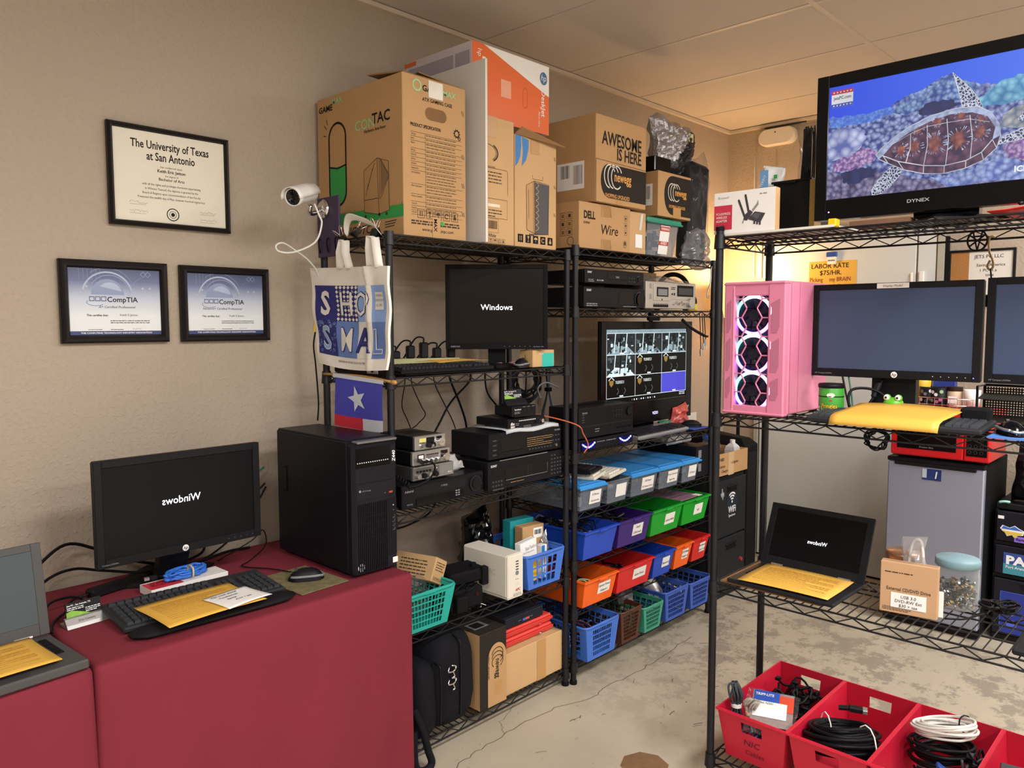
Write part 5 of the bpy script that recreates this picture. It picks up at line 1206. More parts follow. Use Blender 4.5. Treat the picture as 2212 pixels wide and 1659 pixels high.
def dell(q, F, L, T, W, D, H):
    HA = mat('tape_hatch', '#7d5a34', .7, var=0)
    q.text(F, 'DELL', .03, H - .067, .044, DKP, bold=.035, sx=.8); q.text(F, 'E190W', .03, H - .09, .014, DKP, bold=.01); q.text(F, 'Wire', .145, H - .125, .06, PEN, shear=.15)
    for b0, b1 in ((H - .05, H), (.005, .045)):
        q.rect(F, .152, .222, b0, b1, TAPE, .0012)
        for i in range(9): q.line(F, [(.155 + i * .0075, b1), (min(.222, .172 + i * .0075), b0)], .0016, HA, off=.0016)
    for i in range(3): q.line(F, [(.322, H - .055 - i * .031), (.34, H - .055 - i * .031), (.34, H - .032 - i * .031), (.322, H - .032 - i * .031)], .0015, CARDD, True); q.disc(F, .331, H - .044 - i * .031, .005, CARDD, 8)
    q.ring(F, .326, .035, .012, .0016, CARDD, rb=.015); q.rect(F, .32, .332, .03, .045, CARDD)
    for i in range(2):
        for j in range(3): x, z_ = D - .1 + i * .036, H - .07 - j * .034; q.line(L, [(x, z_), (x + .027, z_), (x + .027, z_ + .027), (x, z_ + .027)], .0018, CARDD, True); q.rect(L, x + .007, x + .02, z_ + .006, z_ + .02, CARDD if (i + j) % 2 else MATS['tape_hatch'])
    q.ring(L, D - .045, .03, .017, .002, CARDD)
carton('cardboard monitor box with handwritten Wire, under the AWESOME box', (2.3, -.533, S2[0] + .002), .366, .34, .192, CARD, dell)
def qr(q, F, L, T, W, D, H): q.rect(F, .055, .11, .03, .09, PAPER, .0012); q.bars(F, .062, .102, .082, 4, .011, .006, INKG, 3); q.poly(F, [(.085, .11), (.1, .11), (.115, H - .005), (.1, H - .005)], PAPER, .0012); q.line(F, [(.092, .11), (.107, H)], .003, INKG, off=.0016)
carton('narrow cardboard box with a white sticker, right of the Wire box', (2.672, -.518, S2[0] + .002), .14, .25, .19, CARDB, qr)
def ne2(q, F, L, T, W, D, H):
    pad_logo(q, F, W, .052, .012, H - .012, .95, .165, .112); q.rect(L, D - .13, D - .03, .05, .15, PAPER, .0012); q.barcode(L, D - .12, D - .045, .08, .14, INK, 6); q.rect(F, .13, .2, 0, .05, TAPE, .0013)
carton('smaller cardboard box with the black logo patch, on the green lidded bin', (2.888, -.533, 2.031), .292, .26, .208, CARD, ne2)
def lidbin(label, loc, W, D, H, body, lid, lidh=.014, sticker=None, over=.012, group='clear lidded bins', taper=.02, fill=None, lidded=True, name='storage_bin'):
    t = thing(name, label, 'storage bin', loc, 0, group); k = taper
    q = MB(); B = [(k, k, 0), (W - k, k, 0), (W - k, D - k, 0), (k, D - k, 0)]; Tt = [(0, 0, H), (W, 0, H), (W, D, H), (0, D, H)]
    for a, b in ((0, 1), (1, 2), (2, 3), (3, 0)): q.wall(B[a], B[b], Tt[b], Tt[a], [0, .03, .2, .8, .97, 1], [0, .4, 1], lambda i, j: False, body)
    q.add(B, [(0, 1, 2, 3)], body); r = MB(); q.tube([(-.003, -.003, H), (W + .003, -.003, H), (W + .003, D + .003, H), (-.003, D + .003, H)], .004, body, 6, 0, True); q.build('tub', t, solid=.0018)
    if lidded:
        l = MB(); l.box(-over, W + over, -over, D + over, H - .004, H + lidh, lid, .006); l.box(.012, W - .012, .012, D - .012, H + lidh - .001, H + lidh + .004, lid, .003)
        l.box(-over - .004, W + over + .004, W * 0 - over - .005, -over + .004, H - .006, H + .004, lid, .003); l.build('lid', t)
    if fill:
        f = MB(); rn = random.Random(len(label))
        for i in range(40):
            x, y, z_ = rn.uniform(k + .01, W - k - .04), rn.uniform(k, D * .5), rn.uniform(.004, H - .04); f.box(x, x + rn.uniform(.01, .05), y, y + rn.uniform(.01, .04), z_, z_ + rn.uniform(.008, .03), fill[i % len(fill)])
        f.build('contents', t)
    if sticker:
        s_ = MB(); tl = -k * .0; n_ = Vector((0, -H, -k)).normalized(); fr = (Vector((0, -.0012, 0)) + Vector((0, k, 0)), VX, Vector((0, -k, H)).normalized()); sticker(s_, fr, W, H); s_.build('sticker', t)
    return t
def stick(a0, a1, b0, b1, lines, size=.016):
    def f_(q, f, W, H):
        a, c = a0 * W, a1 * W; q.rect(f, a, c, b0 * H, b1 * H, PAPER, .001)
        for i, s in enumerate(lines): q.text(f, s, (a + c) / 2, b1 * H - (b1 - b0) * H * (i + .8) / (len(lines) + .15), min(size, (b1 - b0) * H / (len(lines) + .3)), PEN, 'C', .0018, shear=.2, rot=.0, sx=.9)
    return f_
CLR = clear('clear_bin', '#9aa4b2', .12, .2, tint=.93)
def aviso(q, f, W, H):
    q.rect(f, W * .42, W * .72, H * .1, H * .95, PAPER, .001); RD = mat('warn_red', '#b8342c', .5); q.rect(f, W * .42, W * .72, H * .78, H * .92, RD, .0014); q.text(f, 'WARNING', W * .57, H * .815, .017, PAPER, 'C', .002, sx=.85, bold=.02); q.rect(f, W * .42, W * .72, H * .36, H * .48, RD, .0014); q.text(f, 'AVISO', W * .57, H * .385, .019, PAPER, 'C', .002, bold=.02)
    q.bars(f, W * .45, W * .7, H * .72, 4, H * .07, .007, INK, 3); q.bars(f, W * .46, W * .69, H * .3, 3, H * .06, .007, INK, 5)
lidbin('clear bin with green lid and red WARNING sticker on the corner rack top', (2.822, -.52, S2[0] + .002), .27, .3, .158, CLR, mat('green_lid', '#2f8d74', .4), .02, aviso, taper=.022, fill=(WHT, MGR, GRY, BLK), group=None)
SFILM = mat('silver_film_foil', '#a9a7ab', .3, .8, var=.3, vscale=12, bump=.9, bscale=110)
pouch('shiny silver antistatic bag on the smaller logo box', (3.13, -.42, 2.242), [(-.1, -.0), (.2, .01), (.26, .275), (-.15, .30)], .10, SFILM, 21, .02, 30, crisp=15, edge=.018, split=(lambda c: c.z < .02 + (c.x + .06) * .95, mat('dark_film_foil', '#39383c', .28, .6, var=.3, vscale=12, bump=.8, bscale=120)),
      extra=lambda q: q.slab(front(0, -.045, 0), .135, .178, .2, .24, .001, mat('pale_tag', '#d8d28f', .6)))
q = MB(); q.box(-.07, .07, -.05, .05, 0, .07, BLKG, .004); tag(q.build('black_box', loc=(2.965, -.46, 2.242)), 'small black box at the left of the silver bag', 'box')
t = thing('speaker_bar', 'tall black padded bar leaning at the right end of the corner rack top', 'bar', (3.262, -.52, S2[0] + .004), 0, None, 0, R(4))
q = MB(); q.box(-.07, .10, 0, .09, 0, .49, mat('foam_black', '#17171b', .6), .02); q.build('body', t)
pouch('clear plastic wrap round the tall black bar on the corner rack', (3.27, -.475, S2[0] + .004), [(-.15, -.0), (.13, -.0), (.12, .56), (-.06, .47)], .12, FILM, 31, .018, 26, crisp=9, edge=.02)
pouch('clear plastic bag slumped beside the bin with green lid', (3.21, -.53, S2[0] + .004), [(-.1, -.03), (.16, -.05), (.12, .16), (-.06, .14)], .07, clear('grey_film', '#9a9a9c', .4, .1), 33, .03, 22, crisp=15)
# hi-fi shelf
def dvd(k, F, W, H):
    k.slab(F, W * .36, W * .7, H * .42, H * .74, .002, BLKG, .001); k.text(F, 'SONY', .014, H - .016, .011, INKW, bold=.02); k.text(F, 'DVD', W * .52, H * .5, .012, INKG, 'C', .003, bold=.02)
    k.knob(F, W - .045, H * .5, .014, .008, BLKG, 18); k.ring(F, W - .045, H * .5, .015, .0015, MGR, 20, .002); k.bars(F, .02, .06, .022, 2, .007, .003, INKG, 2); k.bars(F, .08, .13, .022, 1, .007, .006, INKG, 4)
    for i in range(6): k.slab(F, W - .12 + (i % 3) * .02, W - .113 + (i % 3) * .02, .018 + (i // 3) * .016, .023 + (i // 3) * .016, .0015, GRY)
def son(k, F, W, H):
    k.text(F, 'SONY', .014, H - .018, .0125, INKW, bold=.02); k.knob(F, W - .045, H * .48, .032, .012, BLKG, 26); k.ring(F, W - .045, H * .48, .033, .0015, MGR, 28, .002); k.rect(F, W * .55, W * .8, .018, H - .02, BLKG, .001)
    k.bars(F, .014, .09, .022, 2, .008, .004, INKG, 5); k.bars(F, W * .62, W * .85, .012, 1, .006, .003, INKG, 8)
z2 = S2[1] + .002
unit('stereo_receiver', 'wide black receiver under the disc player on the corner rack', 'receiver', (2.352, -.522, z2), .452, .31, .091, AV, son)
unit('disc_player', 'slim black disc player lying on the wide black receiver', 'disc player', (2.358, -.522, z2 + .102), .437, .3, .064, AV, dvd)
SILF = mat('brushed_silver', '#c3beb4', .35, .55, var=.06, vscale=30)
def deck(k, F, W, H):
    k.slab(F, .06, .2, .042, H - .01, .003, SILF, .002); k.rect(F, .085, .185, .062, H - .025, BLKG, .004); k.rect(F, .095, .175, .068, H - .034, MGR, .0045); k.slab(F, .27, .42, .066, H - .012, .0015, BLKG); k.rect(F, .28, .41, .075, H - .025, GRY, .0022)
    k.slab(F, .06, .19, .012, .024, .001, BLKG)
    for i in range(7): k.slab(F, .062 + i * .018, .077 + i * .018, .025, .031, .006, SIL)
    k.knob(F, .375, .036, .022, .02, SILF, 26); k.knob(F, .402, .046, .006, .008, CHR); k.knob(F, .402, .026, .006, .008, CHR)
    for i in range(5): k.knob(F, .235 + i * .022, .03 + .008 * (i % 2), .006, .009, CHR)
    k.slab(F, .22, .228, .072, .08, .003, BLK); k.slab(F, .24, .246, .07, .082, .003, BLK); k.bars(F, .215, .255, .11, 2, .008, .004, INK, 3); k.disc(F, .13, .048, .004, BLK, 10, .004); k.bars(F, .21, .4, .052, 1, .005, .002, INKG, 4)
    for z_ in (.1, .05): k.slab(F, .03, .04, z_, z_ + .022, .006, SIL)
unit('cassette_deck', 'silver fronted cassette deck with round knob on the corner rack', 'cassette deck', (2.815, -.522, z2), .445, .25, .132, mat('deck_side', '#5d5a55', .5), deck, face=SILF)
def drawn(q, F, L, T, W, D, H):
    for i in range(6): q.line(F, [(.05 + i * .05, H - .06), (.07 + i * .05, H - .02), (.09 + i * .05, H - .06)], .0018, CARDD)
carton('pale cardboard box with line drawings behind the silver cassette deck', (2.95, -.255, z2), .36, .06, .2, CARDB, drawn)
pouch('clear plastic film lying over the silver cassette deck', (3.0, -.45, z2 + .15), [(-.16, -.08), (.2, -.09), (.19, .06), (-.15, .07)], .02, FILM, 41, .012, 16, rx=R(-78))
t = thing('tape_measure', 'yellow and black tape measure at the right of the silver deck', 'tape measure', (3.30, -.47, z2), R(-8))
q = MB(); q.box(-.032, .035, -.02, .02, 0, .038, mat('tool_yellow', '#e3c32a', .4), .006); q.build('case', t); q = MB(); q.lathe([(.001, -.018), (.03, -.018), (.034, -.012), (.034, .012), (.03, .018), (.001, .018)], BLK, (.0, 0, .045), 20, ax=VY); q.build('reel', t)
q = MB(); q.rect(front(-.02, -.0205, .012), 0, .03, 0, .012, BLK); q.build('badge', t)
t = thing('headphones', 'black headphones standing at the right end of the hi-fi shelf', 'headphones', (3.31, -.36, z2), R(-35))
q = MB(); q.tube([(.085 * math.cos(a), 0, .105 + .085 * math.sin(a)) for a in [PI * (-.18 + 1.36 * i / 16) for i in range(17)]], .012, BLKM, 10, 2); q.build('headband', t)
for s_ in (-1, 1):
    q = MB(); q.lathe([(.001, -.022), (.034, -.022), (.04, -.012), (.04, .01), (.03, .022), (.001, .022)], BLK, (s_ * .085, 0, .045), 18, ax=VX); q.ring(front(s_ * .085, -.041, .045), 0, 0, .02, .003, MGR, 16); q.build('ear_cup', t)
q = MB(); q.tube([(3.36, -.55, 1.80), (3.35, -.56, 1.815), (3.335, -.565, 1.80), (3.335, -.565, 1.77), (3.33, -.565, 1.73), (3.305, -.565, 1.69), (3.30, -.565, 1.665), (3.31, -.565, 1.655), (3.325, -.565, 1.665)], .0035, mat('grey_hook', '#b5b2aa', .4, .5), 8, 4)
tag(q.build('hook'), 'grey wire hook hanging from the corner rack top shelf', 'hook')
for i, (x, l, lab) in enumerate(((3.29, .16, 'longest dangling lead with a silver plug under the hi-fi shelf'), (3.315, .13, 'middle dangling lead with a silver plug under the hi-fi shelf'), (3.335, .11, 'shortest dangling lead with a silver plug under the hi-fi shelf'))):
    t = thing('cable', lab, 'cable', (x, -.54, S2[1] - .035), 0, 'dangling leads'); q = MB(); q.tube([(-.02, 0, .02), (-.012, 0, -.03), (0, 0, -l)], .0024, CAB, 6, 5); q.build('lead', t); q = MB(); q.cyl((0, 0, -l), (.003, 0, -l - .035), .0065, CHR, n=10); q.build('plug', t)
cable('thick black cable looped under the right end of the hi-fi shelf', [(3.17, -.5, 1.545), (3.22, -.53, 1.5), (3.30, -.55, 1.465), (3.37, -.53, 1.46)], .008)
cable('black cable hanging beside the security monitor in the corner rack', [(2.40, -.2, 1.55), (2.36, -.2, 1.47), (2.335, -.2, 1.38), (2.34, -.2, 1.28), (2.335, -.2, 1.2)], .004)
cable('grey cable arching behind the amplifier in the corner rack', [(2.38, -.25, 1.19), (2.42, -.2, 1.23), (2.5, -.18, 1.25), (2.6, -.17, 1.22)], .004, MGR)
cable('orange cable drooping across the corner rack post', [(2.09, -.3, 1.15), (2.14, -.45, 1.15), (2.215, -.59, 1.115), (2.262, -.592, 1.07), (2.30, -.588, 1.02), (2.275, -.586, .99)], .0028, mat('orange_cable', '#c9653a', .5))
# monitor shelf
z3 = S2[2] + .002
def pamp(k, F, W, H):
    k.text(F, 'PIONEER', .02, H - .024, .009, INKG, bold=.01); k.line(F, [(.02, .055), (W - .02, .055)], .0012, GRY)
    for i in range(8): k.knob(F, W - .15 + (i % 4) * .02, H - .03 - (i // 4) * .02, .0045, .004, BLK, 10); k.ring(F, W - .15 + (i % 4) * .02, H - .03 - (i // 4) * .02, .005, .0008, MGR, 10)
    k.knob(F, W - .038, H - .035, .019, .008, BLK, 22); k.knob(F, .03, .024, .006, .004, CHR)
    for i in range(5): k.slab(F, .02, .035, .072 + i * .01, .076 + i * .01, .001, GRY)
    for i in range(7): k.knob(F, W - .12 + i * .016, .03, .004, .005, BLK, 8)
    k.bars(F, .11, .14, .04, 2, .01, .003, INKG, 3)
def eq(k, F, W, H):
    LED = mat('blue_led', '#4b52ff', .5, var=0, emit=9, ecol='#3a3cff'); LEDW = mat('blue_white_led', '#b8c0ff', .5, var=0, emit=10, ecol='#7c86ff')
    for c in (.012, W - .115):
        k.rect(F, c, c + .1, .006, H - .006, BLKG, .001)
        for i in range(14):
            x = c + .008 + i * .0064; y = .034 - .016 * math.sin(PI * i / 13); k.slab(F, x, x + .0022, .01, H - .012, .001, mat('led_slot', '#2b2f9c', .5, var=0, emit=.9, ecol='#2a26c8')); k.slab(F, x - .0008, x + .0032, y - .003, y + .003, .004, LEDW if i % 2 else LED)
    k.bars(F, .125, .18, H - .014, 1, .005, .003, INKG, 4); k.bars(F, .19, .26, H - .014, 1, .005, .003, INKG, 5)
unit('equalizer', 'thin black equalizer with glowing blue sliders, beneath the amplifier', 'equalizer', (2.263, -.568, z3), .392, .17, .05, AV, eq)
unit('amplifier', 'black stereo amplifier left of the security camera monitor', 'amplifier', (2.263, -.568, z3 + .0525), .392, .17, .133, AV, pamp)
SCRD = mat('cctv_dark', '#0b0b0c', .3, var=.1, emit=.05); TW = [mat('cctv_%d' % i, h, .5, var=.45, vscale=40, emit=e) for i, (h, e) in enumerate((('#262c30', .2), ('#7f98a4', .4), ('#b4cad2', .55), ('#4a5a62', .3), ('#101315', .05)))]
def cctv(m, f, W, H, w):
    if w == 'bezel':
        m.text(f, 'VIZIO', .05, .038, .020, mat('vizio_glow', '#cfc8ff', .5, var=0, emit=.9), 'C', .002, bold=.02); m.poly(f, [(W / 2 - .05, .06), (W / 2 - .022, .06), (W / 2 - .036, .04)], INKG, .001); return
    x0, x1, y0, y1 = -W / 2 + .04, W / 2 - .058, .113, .47; LN = mat('cctv_line', '#cfdfe4', .5, var=0, emit=.6)
    m.rect(f, x0, x1, y1 - .017, y1, TW[1], .001); m.bars(f, x0 + .01, x0 + .2, y1 - .005, 1, .01, .006, GRY, 2)
    yt = y1 - .018; yb = y0 + .03; cw, ch = (x1 - x0) / 3, (yt - yb) / 3; rn = random.Random(12)
    for r_ in range(3):
        for c in range(3):
            a, b = x0 + c * cw, yt - (r_ + 1) * ch
            if (r_ * 3 + c) < 4:
                m.rect(f, a, a + cw, b, b + ch, TW[0], .001)
                m.poly(f, [(a, b), (a + cw, b), (a + cw * .75, b + ch * .35), (a + cw * .3, b + ch * .42)], TW[2 if r_ else 1], .0012)
                for i in range(44):
                    u, v = rn.random() * .85, rn.random() * .8; s1, s2_ = rn.uniform(.02, .11), rn.uniform(.03, .18); m.rect(f, a + u * cw, a + min(1, u + s1) * cw, b + v * ch, b + min(.98, v + s2_) * ch, TW[rn.choice((0, 0, 1, 2, 3, 3, 4, 4))], .0014 + i * .00002)
                for i in range(3): u = .3 + .2 * i; m.line(f, [(a + u * cw, b + ch * .98), (a + (u - .05) * cw, b + ch * .1)], cw * .03, TW[4 if i % 2 else 2], off=.0022)
            elif (r_, c) == (2, 2): m.rect(f, a, a + cw, b, b + ch, mat('cctv_blue', '#3c3cb4', .5, var=.03, emit=.55), .001)
            else:
                m.text(f, 'TIGERSECU', a + cw * .31, b + ch * .66, ch * .19, LN, 'L', .0014, sx=.72); m.poly(f, [(a + cw * .1, b + ch * .82), (a + cw * .25, b + ch * .82), (a + cw * .24, b + ch * .64), (a + cw * .175, b + ch * .52), (a + cw * .11, b + ch * .64)], mat('tiger_gold', '#8f7434', .5, emit=.15), .0014)
                m.line(f, [(a + cw * .08, b + ch * .83), (a + cw * .175, b + ch * .97), (a + cw * .27, b + ch * .83)], ch * .04, LN, off=.0016)
                for s_ in (.38, .62): m.line(f, [(a + cw * s_, b + ch * .45), (a + cw * (s_ + .05), b + ch * .3), (a + cw * (s_ - .01), b + ch * .15)], ch * .05, TW[3], off=.0013)
            m.rect(f, a + cw * .45, a + cw * .58, b + ch * .04, b + ch * .1, LN, .0024)
    for i in range(4): m.line(f, [(x0 + i * cw, yb), (x0 + i * cw, yt)], .0022, LN, off=.0026); m.line(f, [(x0, yb + i * ch), (x1, yb + i * ch)], .0022, LN, off=.0026)
    for i in range(11): m.disc(f, x0 + cw * .9 + i * .02, y0 + .013, .0045, LN if i % 3 else TW[3], 8, .0015)
    m.bars(f, x1 - .06, x1 - .006, y0 + .024, 2, .009, .004, LN, 3)
monitor('black television showing nine security camera tiles in the corner rack', (3.062, -.30, z3), 0, .806, .509, (.038, .056, .037, .112), .04, SCRD, BLKG, .05, deco=cctv, py=-.085, base=(.4, .14), neck=.2, name='television')
q = MB(); q.box(-.05, .05, -.012, .012, 0, .022, BLK, .006); q.knob(front(.03, -.012, .011), 0, 0, .008, .004, CHR); tag(q.build('webcam', loc=(3.09, -.385, z3 + .5525)), 'small black webcam on top of the security television', 'webcam')
q = MB(); q.box(0, .34, 0, .005, 0, .06, BLK); 
keyboard('silver and black keyboard in front of the security television', (2.948, -.55, z3), R(2), .47, .14, mat('keyboard_silver', '#9c9da0', .4, .4), mat('key_black', '#26262a', .4), tilt_=R(6))
pm = MB(); pm.box(-.085, .075, -.07, .07, 0, .004, mat('blue_pad', '#2f4fae', .7, var=.05)); tag(pm.build('mouse_pad', loc=(3.29, -.485, z3)), 'blue mouse pad at the right end of the monitor shelf', 'mouse pad')
mouse('black mouse on the blue pad in the corner rack', (3.29, -.49, z3 + .005), R(40), BLK, BLK)
pouch('red and white snack bag right of the security television', (3.32, -.39, z3 + .045), [(-.08, -.045), (.09, -.045), (.08, .07), (-.05, .05)], .06, mat('snack_red', '#c4574e', .35, var=.5, vscale=30), 51, .02, 14)
pouch('small green foil packet by the red snack bag', (3.21, -.385, z3 + .02), [(-.05, -.02), (.05, -.02), (.04, .025), (-.05, .02)], .05, mat('foil_green', '#2f8d6f', .25, .2, var=.3), 52, .01, 10)
# lidded bins
BLID = mat('blue_lid', '#2f8fd8', .4, var=.04)
z4 = S2[3] + .002; FILL = (GRY, MGR, BLK, mat('fill_brown', '#5f4f47', .6), mat('fill_pale', '#9a9aa0', .6))
rows = [(2.258, .166, 'clear bin with blue lid under the black and white keyboards', ('IV Phones', 'Accessories'), True), (2.447, .165, 'clear bin without a blue lid, under the white keyboard', None, False), (2.628, .212, 'clear bin with blue lid labelled PC power cords', ('Old Power', 'PC Power Cords'), True),
        (2.856, .19, 'clear bin with blue lid between two others, labelled power connectors', ('Power Connectors', 'Big & Misc'), True), (3.063, .155, 'clear bin with blue lid labelled phones, at the right end', ('PC Phones',), True)]
for x, w_, lb, st_, ld in rows:
    lidbin(lb, (x, -.581, z4), w_, .375, .098, CLR, BLID, .012, stick(.42, .88, .22, .82, st_ or (), .013), .008, taper=.014, fill=FILL + ((mat('fill_green', '#9fc23c', .6),) if x > 2.6 and x < 2.7 else ()), lidded=ld)
CREAM = mat('keyboard_cream', '#d9d4c4', .5, var=.04); KCR = mat('key_cream', '#e3dfd2', .5, var=.03)
keyboard('cream keyboard lying lowest across the left lidded bin', (2.31, -.38, z4 + .112), R(-72), .40, .15, CREAM, KCR, tilt_=R(2))
keyboard('black keyboard stacked on the cream one over the lidded bin', (2.298, -.385, z4 + .142), R(-76), .38, .13, BLK, mat('key_black', '#26262a', .4), tilt_=R(2))
keyboard('cream keyboard lying over the bin without a blue lid', (2.445, -.37, z4 + .104), R(-80), .41, .165, CREAM, KCR, tilt_=R(3))
def rw(q, F, L, T, W, D, H): q.text(L, 'moments', D - .13, .03, .028, mat('red_print', '#c22b2b', .5), bold=.02); q.rect(F, .02, .05, .1, .14, MGR); q.rect(F, .02, .05, .03, .07, MGR)
carton('black printed carton at the right end above the green bins', (3.228, -.56, z4), .125, .36, .16, mat('carton_black', '#17171a', .5), rw, group=None)
pouch('pale plastic bags piled on the black printed carton', (3.26, -.42, z4 + .185), [(-.09, -.022), (.08, -.022), (.08, .03), (-.07, .04)], .12, clear('milky_film', '#e2e2de', .5, .2), 55, .02, 12)

def tangle(label, loc, W, D, h, mats, n=16, seed=1, r=.0035, rz=0, name='cable_heap', cat='cables', extra=None):
    rn = random.Random(seed); q = MB()
    for k in range(n):
        cx, cy, cz = rn.uniform(W * .22, W * .78), rn.uniform(D * .2, D * .8), rn.uniform(.1, .8) * h; a0, R_ = rn.uniform(0, 6), rn.uniform(.25, .5) * min(W, D) * .6; P = []
        for i in range(rn.randint(6, 12)):
            a = a0 + i * 1.05; P.append((min(W * .93, max(W * .07, cx + R_ * math.cos(a) * rn.uniform(.6, 1.1))), min(D * .95, max(D * .05, cy + R_ * 1.4 * math.sin(a) * rn.uniform(.6, 1.1))), max(r, cz + rn.uniform(-.25, .3) * h)))
        q.tube(P, r * rn.uniform(.7, 1.4), mats[k % len(mats)], 5, 3)
        p = P[-1]; q.box(p[0] - .008, p[0] + .008, p[1] - .006, p[1] + .012, p[2] - .004, p[2] + .006, mats[(k + 1) % len(mats)])
    if extra: extra(q)
    o = q.build(name, loc=loc, rz=rz); return tag(o, label, cat, None, 'stuff')
def tub(label, loc, W, D, H, m, sticker=None, taper=.014, ft=.024, lip=.009, group='coloured plastic bins', rz=0, handle=None, th=.0025, marks=None):
    """open plastic bin; front leans out by ft"""
    t = thing('plastic_bin', label, 'bin', loc, rz, group); k = taper
    B = [(k, ft, 0), (W - k, ft, 0), (W - k, D - k, 0), (k, D - k, 0)]; Tt = [(0, 0, H), (W, 0, H), (W, D, H), (0, D, H)]
    q = MB()
    for a, b in ((0, 1), (1, 2), (2, 3), (3, 0)):
        if handle and (a in (0, 2)): q.wall(B[a], B[b], Tt[b], Tt[a], [0, .03, .34, .66, .97, 1], [0, .1, .62, .84, 1], lambda i, j: i == 2 and j == 2, m)
        else: q.wall(B[a], B[b], Tt[b], Tt[a], [0, .05, .5, .95, 1], [0, .5, 1], lambda i, j: False, m)
    q.add(B, [(0, 1, 2, 3)], m); q.build('tub', t, solid=th)
    r = MB(); o = lip
    r.ring_loft([[(-a, -a, z_), (W + a, -a, z_), (W + a, D + a, z_), (-a, D + a, z_)] for a, z_ in ((0, H - .001), (o, H - .001), (o + .001, H - .007), (o - .001, H - .007), (0, H - .003))], m, False, False, False)
    if not handle: r.box(W * .38, W * .62, -o - .006, -o + .002, H - .012, H - .002, m, .002)
    r.build('rim', t)
    fr = (Vector((0, ft - th * .6, 0)), VX, Vector((0, -ft, H)).normalized())
    if sticker: s_ = MB(); sticker(s_, fr, W, H); s_.build('sticker', t)
    if marks: s_ = MB(); marks(s_, fr, W, H); s_.build('handwriting', t)
    return t
PB, PP, PG, PO, PR = mat('bin_blue', '#1f48b8', .38), mat('bin_purple', '#3a2176', .38), mat('bin_green', '#18a02c', .38), mat('bin_orange', '#f0651a', .38), mat('bin_red', '#d42424', .38)
cw_ = [CAB, BLK, GRY, CAB, mat('cable_grey', '#85868a', .5)]
z5, z6, z7 = S2[4] + .002, S2[5] + .002, S2[6] + .002
for i, (x, w_, m, lb, st_) in enumerate(((2.262, .23, PB, 'blue plastic bin at the left end below the lidded bins', None), (2.507, .248, PP, 'purple plastic bin between the blue and green bins', ('Small', 'LAN tools')), (2.768, .262, PG, 'green plastic bin beside the purple bin', ('Laptop Build',)), (3.042, .248, PG, 'green plastic bin labelled HD at the right end', ('HD',)))):
    tub(lb, (x, -.604, z5), w_, .39, .125, m, stick(.46, .78, .3, .74, st_) if st_ else None)
    tangle(('tangled black power cords heaped in the left blue bin', 'black adapters and cords heaped in the purple bin', 'a few dark cables in the green bin beside the purple one', 'flat dark drive cases in the green HD bin')[i], (x + .012, -.57, z5 + .004), w_ - .024, .33, (.13, .125, .07, .09)[i], cw_ if i < 3 else [GRY, MGR], (26, 26, 10, 6)[i], 60 + i, .0042)
q = MB(); q.box(0, .19, 0, .26, 0, .006, mat('mauve_folder', '#8f6f80', .5), .001); q.box(.15, .19, -.01, .03, .006, .008, PAPER); tag(q.build('folder', loc=(3.07, -.57, z5 + .115)), 'mauve folder lying over the green HD bin', 'folder')
for i, (x, w_, m, lb, st_) in enumerate(((2.262, .23, PO, 'orange plastic bin at the left end above the blue basket', ('Laptop Power', 'Adapters')), (2.505, .272, PR, 'large red plastic bin labelled power beside the orange bin', ('Game Power',)), (2.79, .172, PB, 'blue plastic bin between the red and orange bins', ('Bluetooth',)), (2.976, .155, PO, 'narrow orange plastic bin right of the small blue one', ('DVI Build', 'Adapters')), (3.144, .15, PR, 'red plastic bin at the right end of its shelf', ('Keyboard', 'Apple Cords')))):
    tub(lb, (x, -.604, z6), w_, .39, .12, m, stick(.45, .82, .34, .76, st_))
    tangle(('dark power adapters in the left orange bin', 'dark adapters and cords in the large red bin', 'dark cables in the small blue bin', 'dark cables in the narrow orange bin', 'dark cables in the right red bin')[i], (x + .012, -.57, z6 + .004), w_ - .024, .33, .07, cw_ + ([mat('pale_plug', '#d2c79a', .5)] if i < 2 else []), 14, 70 + i, .004)
BR = mat('brown_basket', '#4f2c1c', .45); TG = mat('jade_basket', '#3f9a7e', .4); BB2 = mat('blue_basket_dark', '#3a5cb4', .4)
for i, (x, w_, h, m, lb) in enumerate(((2.262, .235, .15, BLUEB, 'blue plastic basket at the left end of the lowest corner shelf'), (2.51, .165, .148, BR, 'brown plastic basket full of dark cords'), (2.69, .168, .12, TG, 'small jade green basket with clear bags'), (2.872, .212, .145, BB2, 'blue plastic basket holding a silver dish'), (3.10, .205, .135, BB2, 'blue plastic basket at the right end of the lowest corner shelf'))):
    basket(lb, (x, -.612, z7), w_, .36, h, m, 11 if i != 1 else 14, 5 if i != 1 else 7, .022, rim=.005, solidcorner=.13 if i else .2)
    tangle(('black cords and silver plugs in the left blue basket', 'dark cords in the brown basket', 'thin black and silver wires in the jade basket', 'cables in the basket with the silver dish', 'white and grey cables in the last blue basket')[i], (x + .03, -.57, z7 + .005), w_ - .06, .28, h * (.75, .8, .95, .6, .7)[i], cw_ + ([PAPER, MGR] if i > 1 else [mat('dim_red', '#7d2430', .5)] if i == 0 else []), 22, 80 + i, .0035)
q = MB(); q.lathe([(.001, 0), (.05, .003), (.075, .02), (.078, .028), (.07, .026)], SIL, n=24); o = q.build('silver_dish', loc=(2.945, -.47, z7 + .115)); o.rotation_euler = (R(50), R(15), 0); tag(o, 'round silver dish standing in the blue basket', 'dish')
pouch('grey plastic bag poking out of the brown basket', (2.70, -.50, z7 + .15), [(-.04, -.03), (.04, -.03), (.05, .03), (-.06, .035)], .05, clear('grey_film', '#9a9a9c', .4, .1), 57, .015, 12)
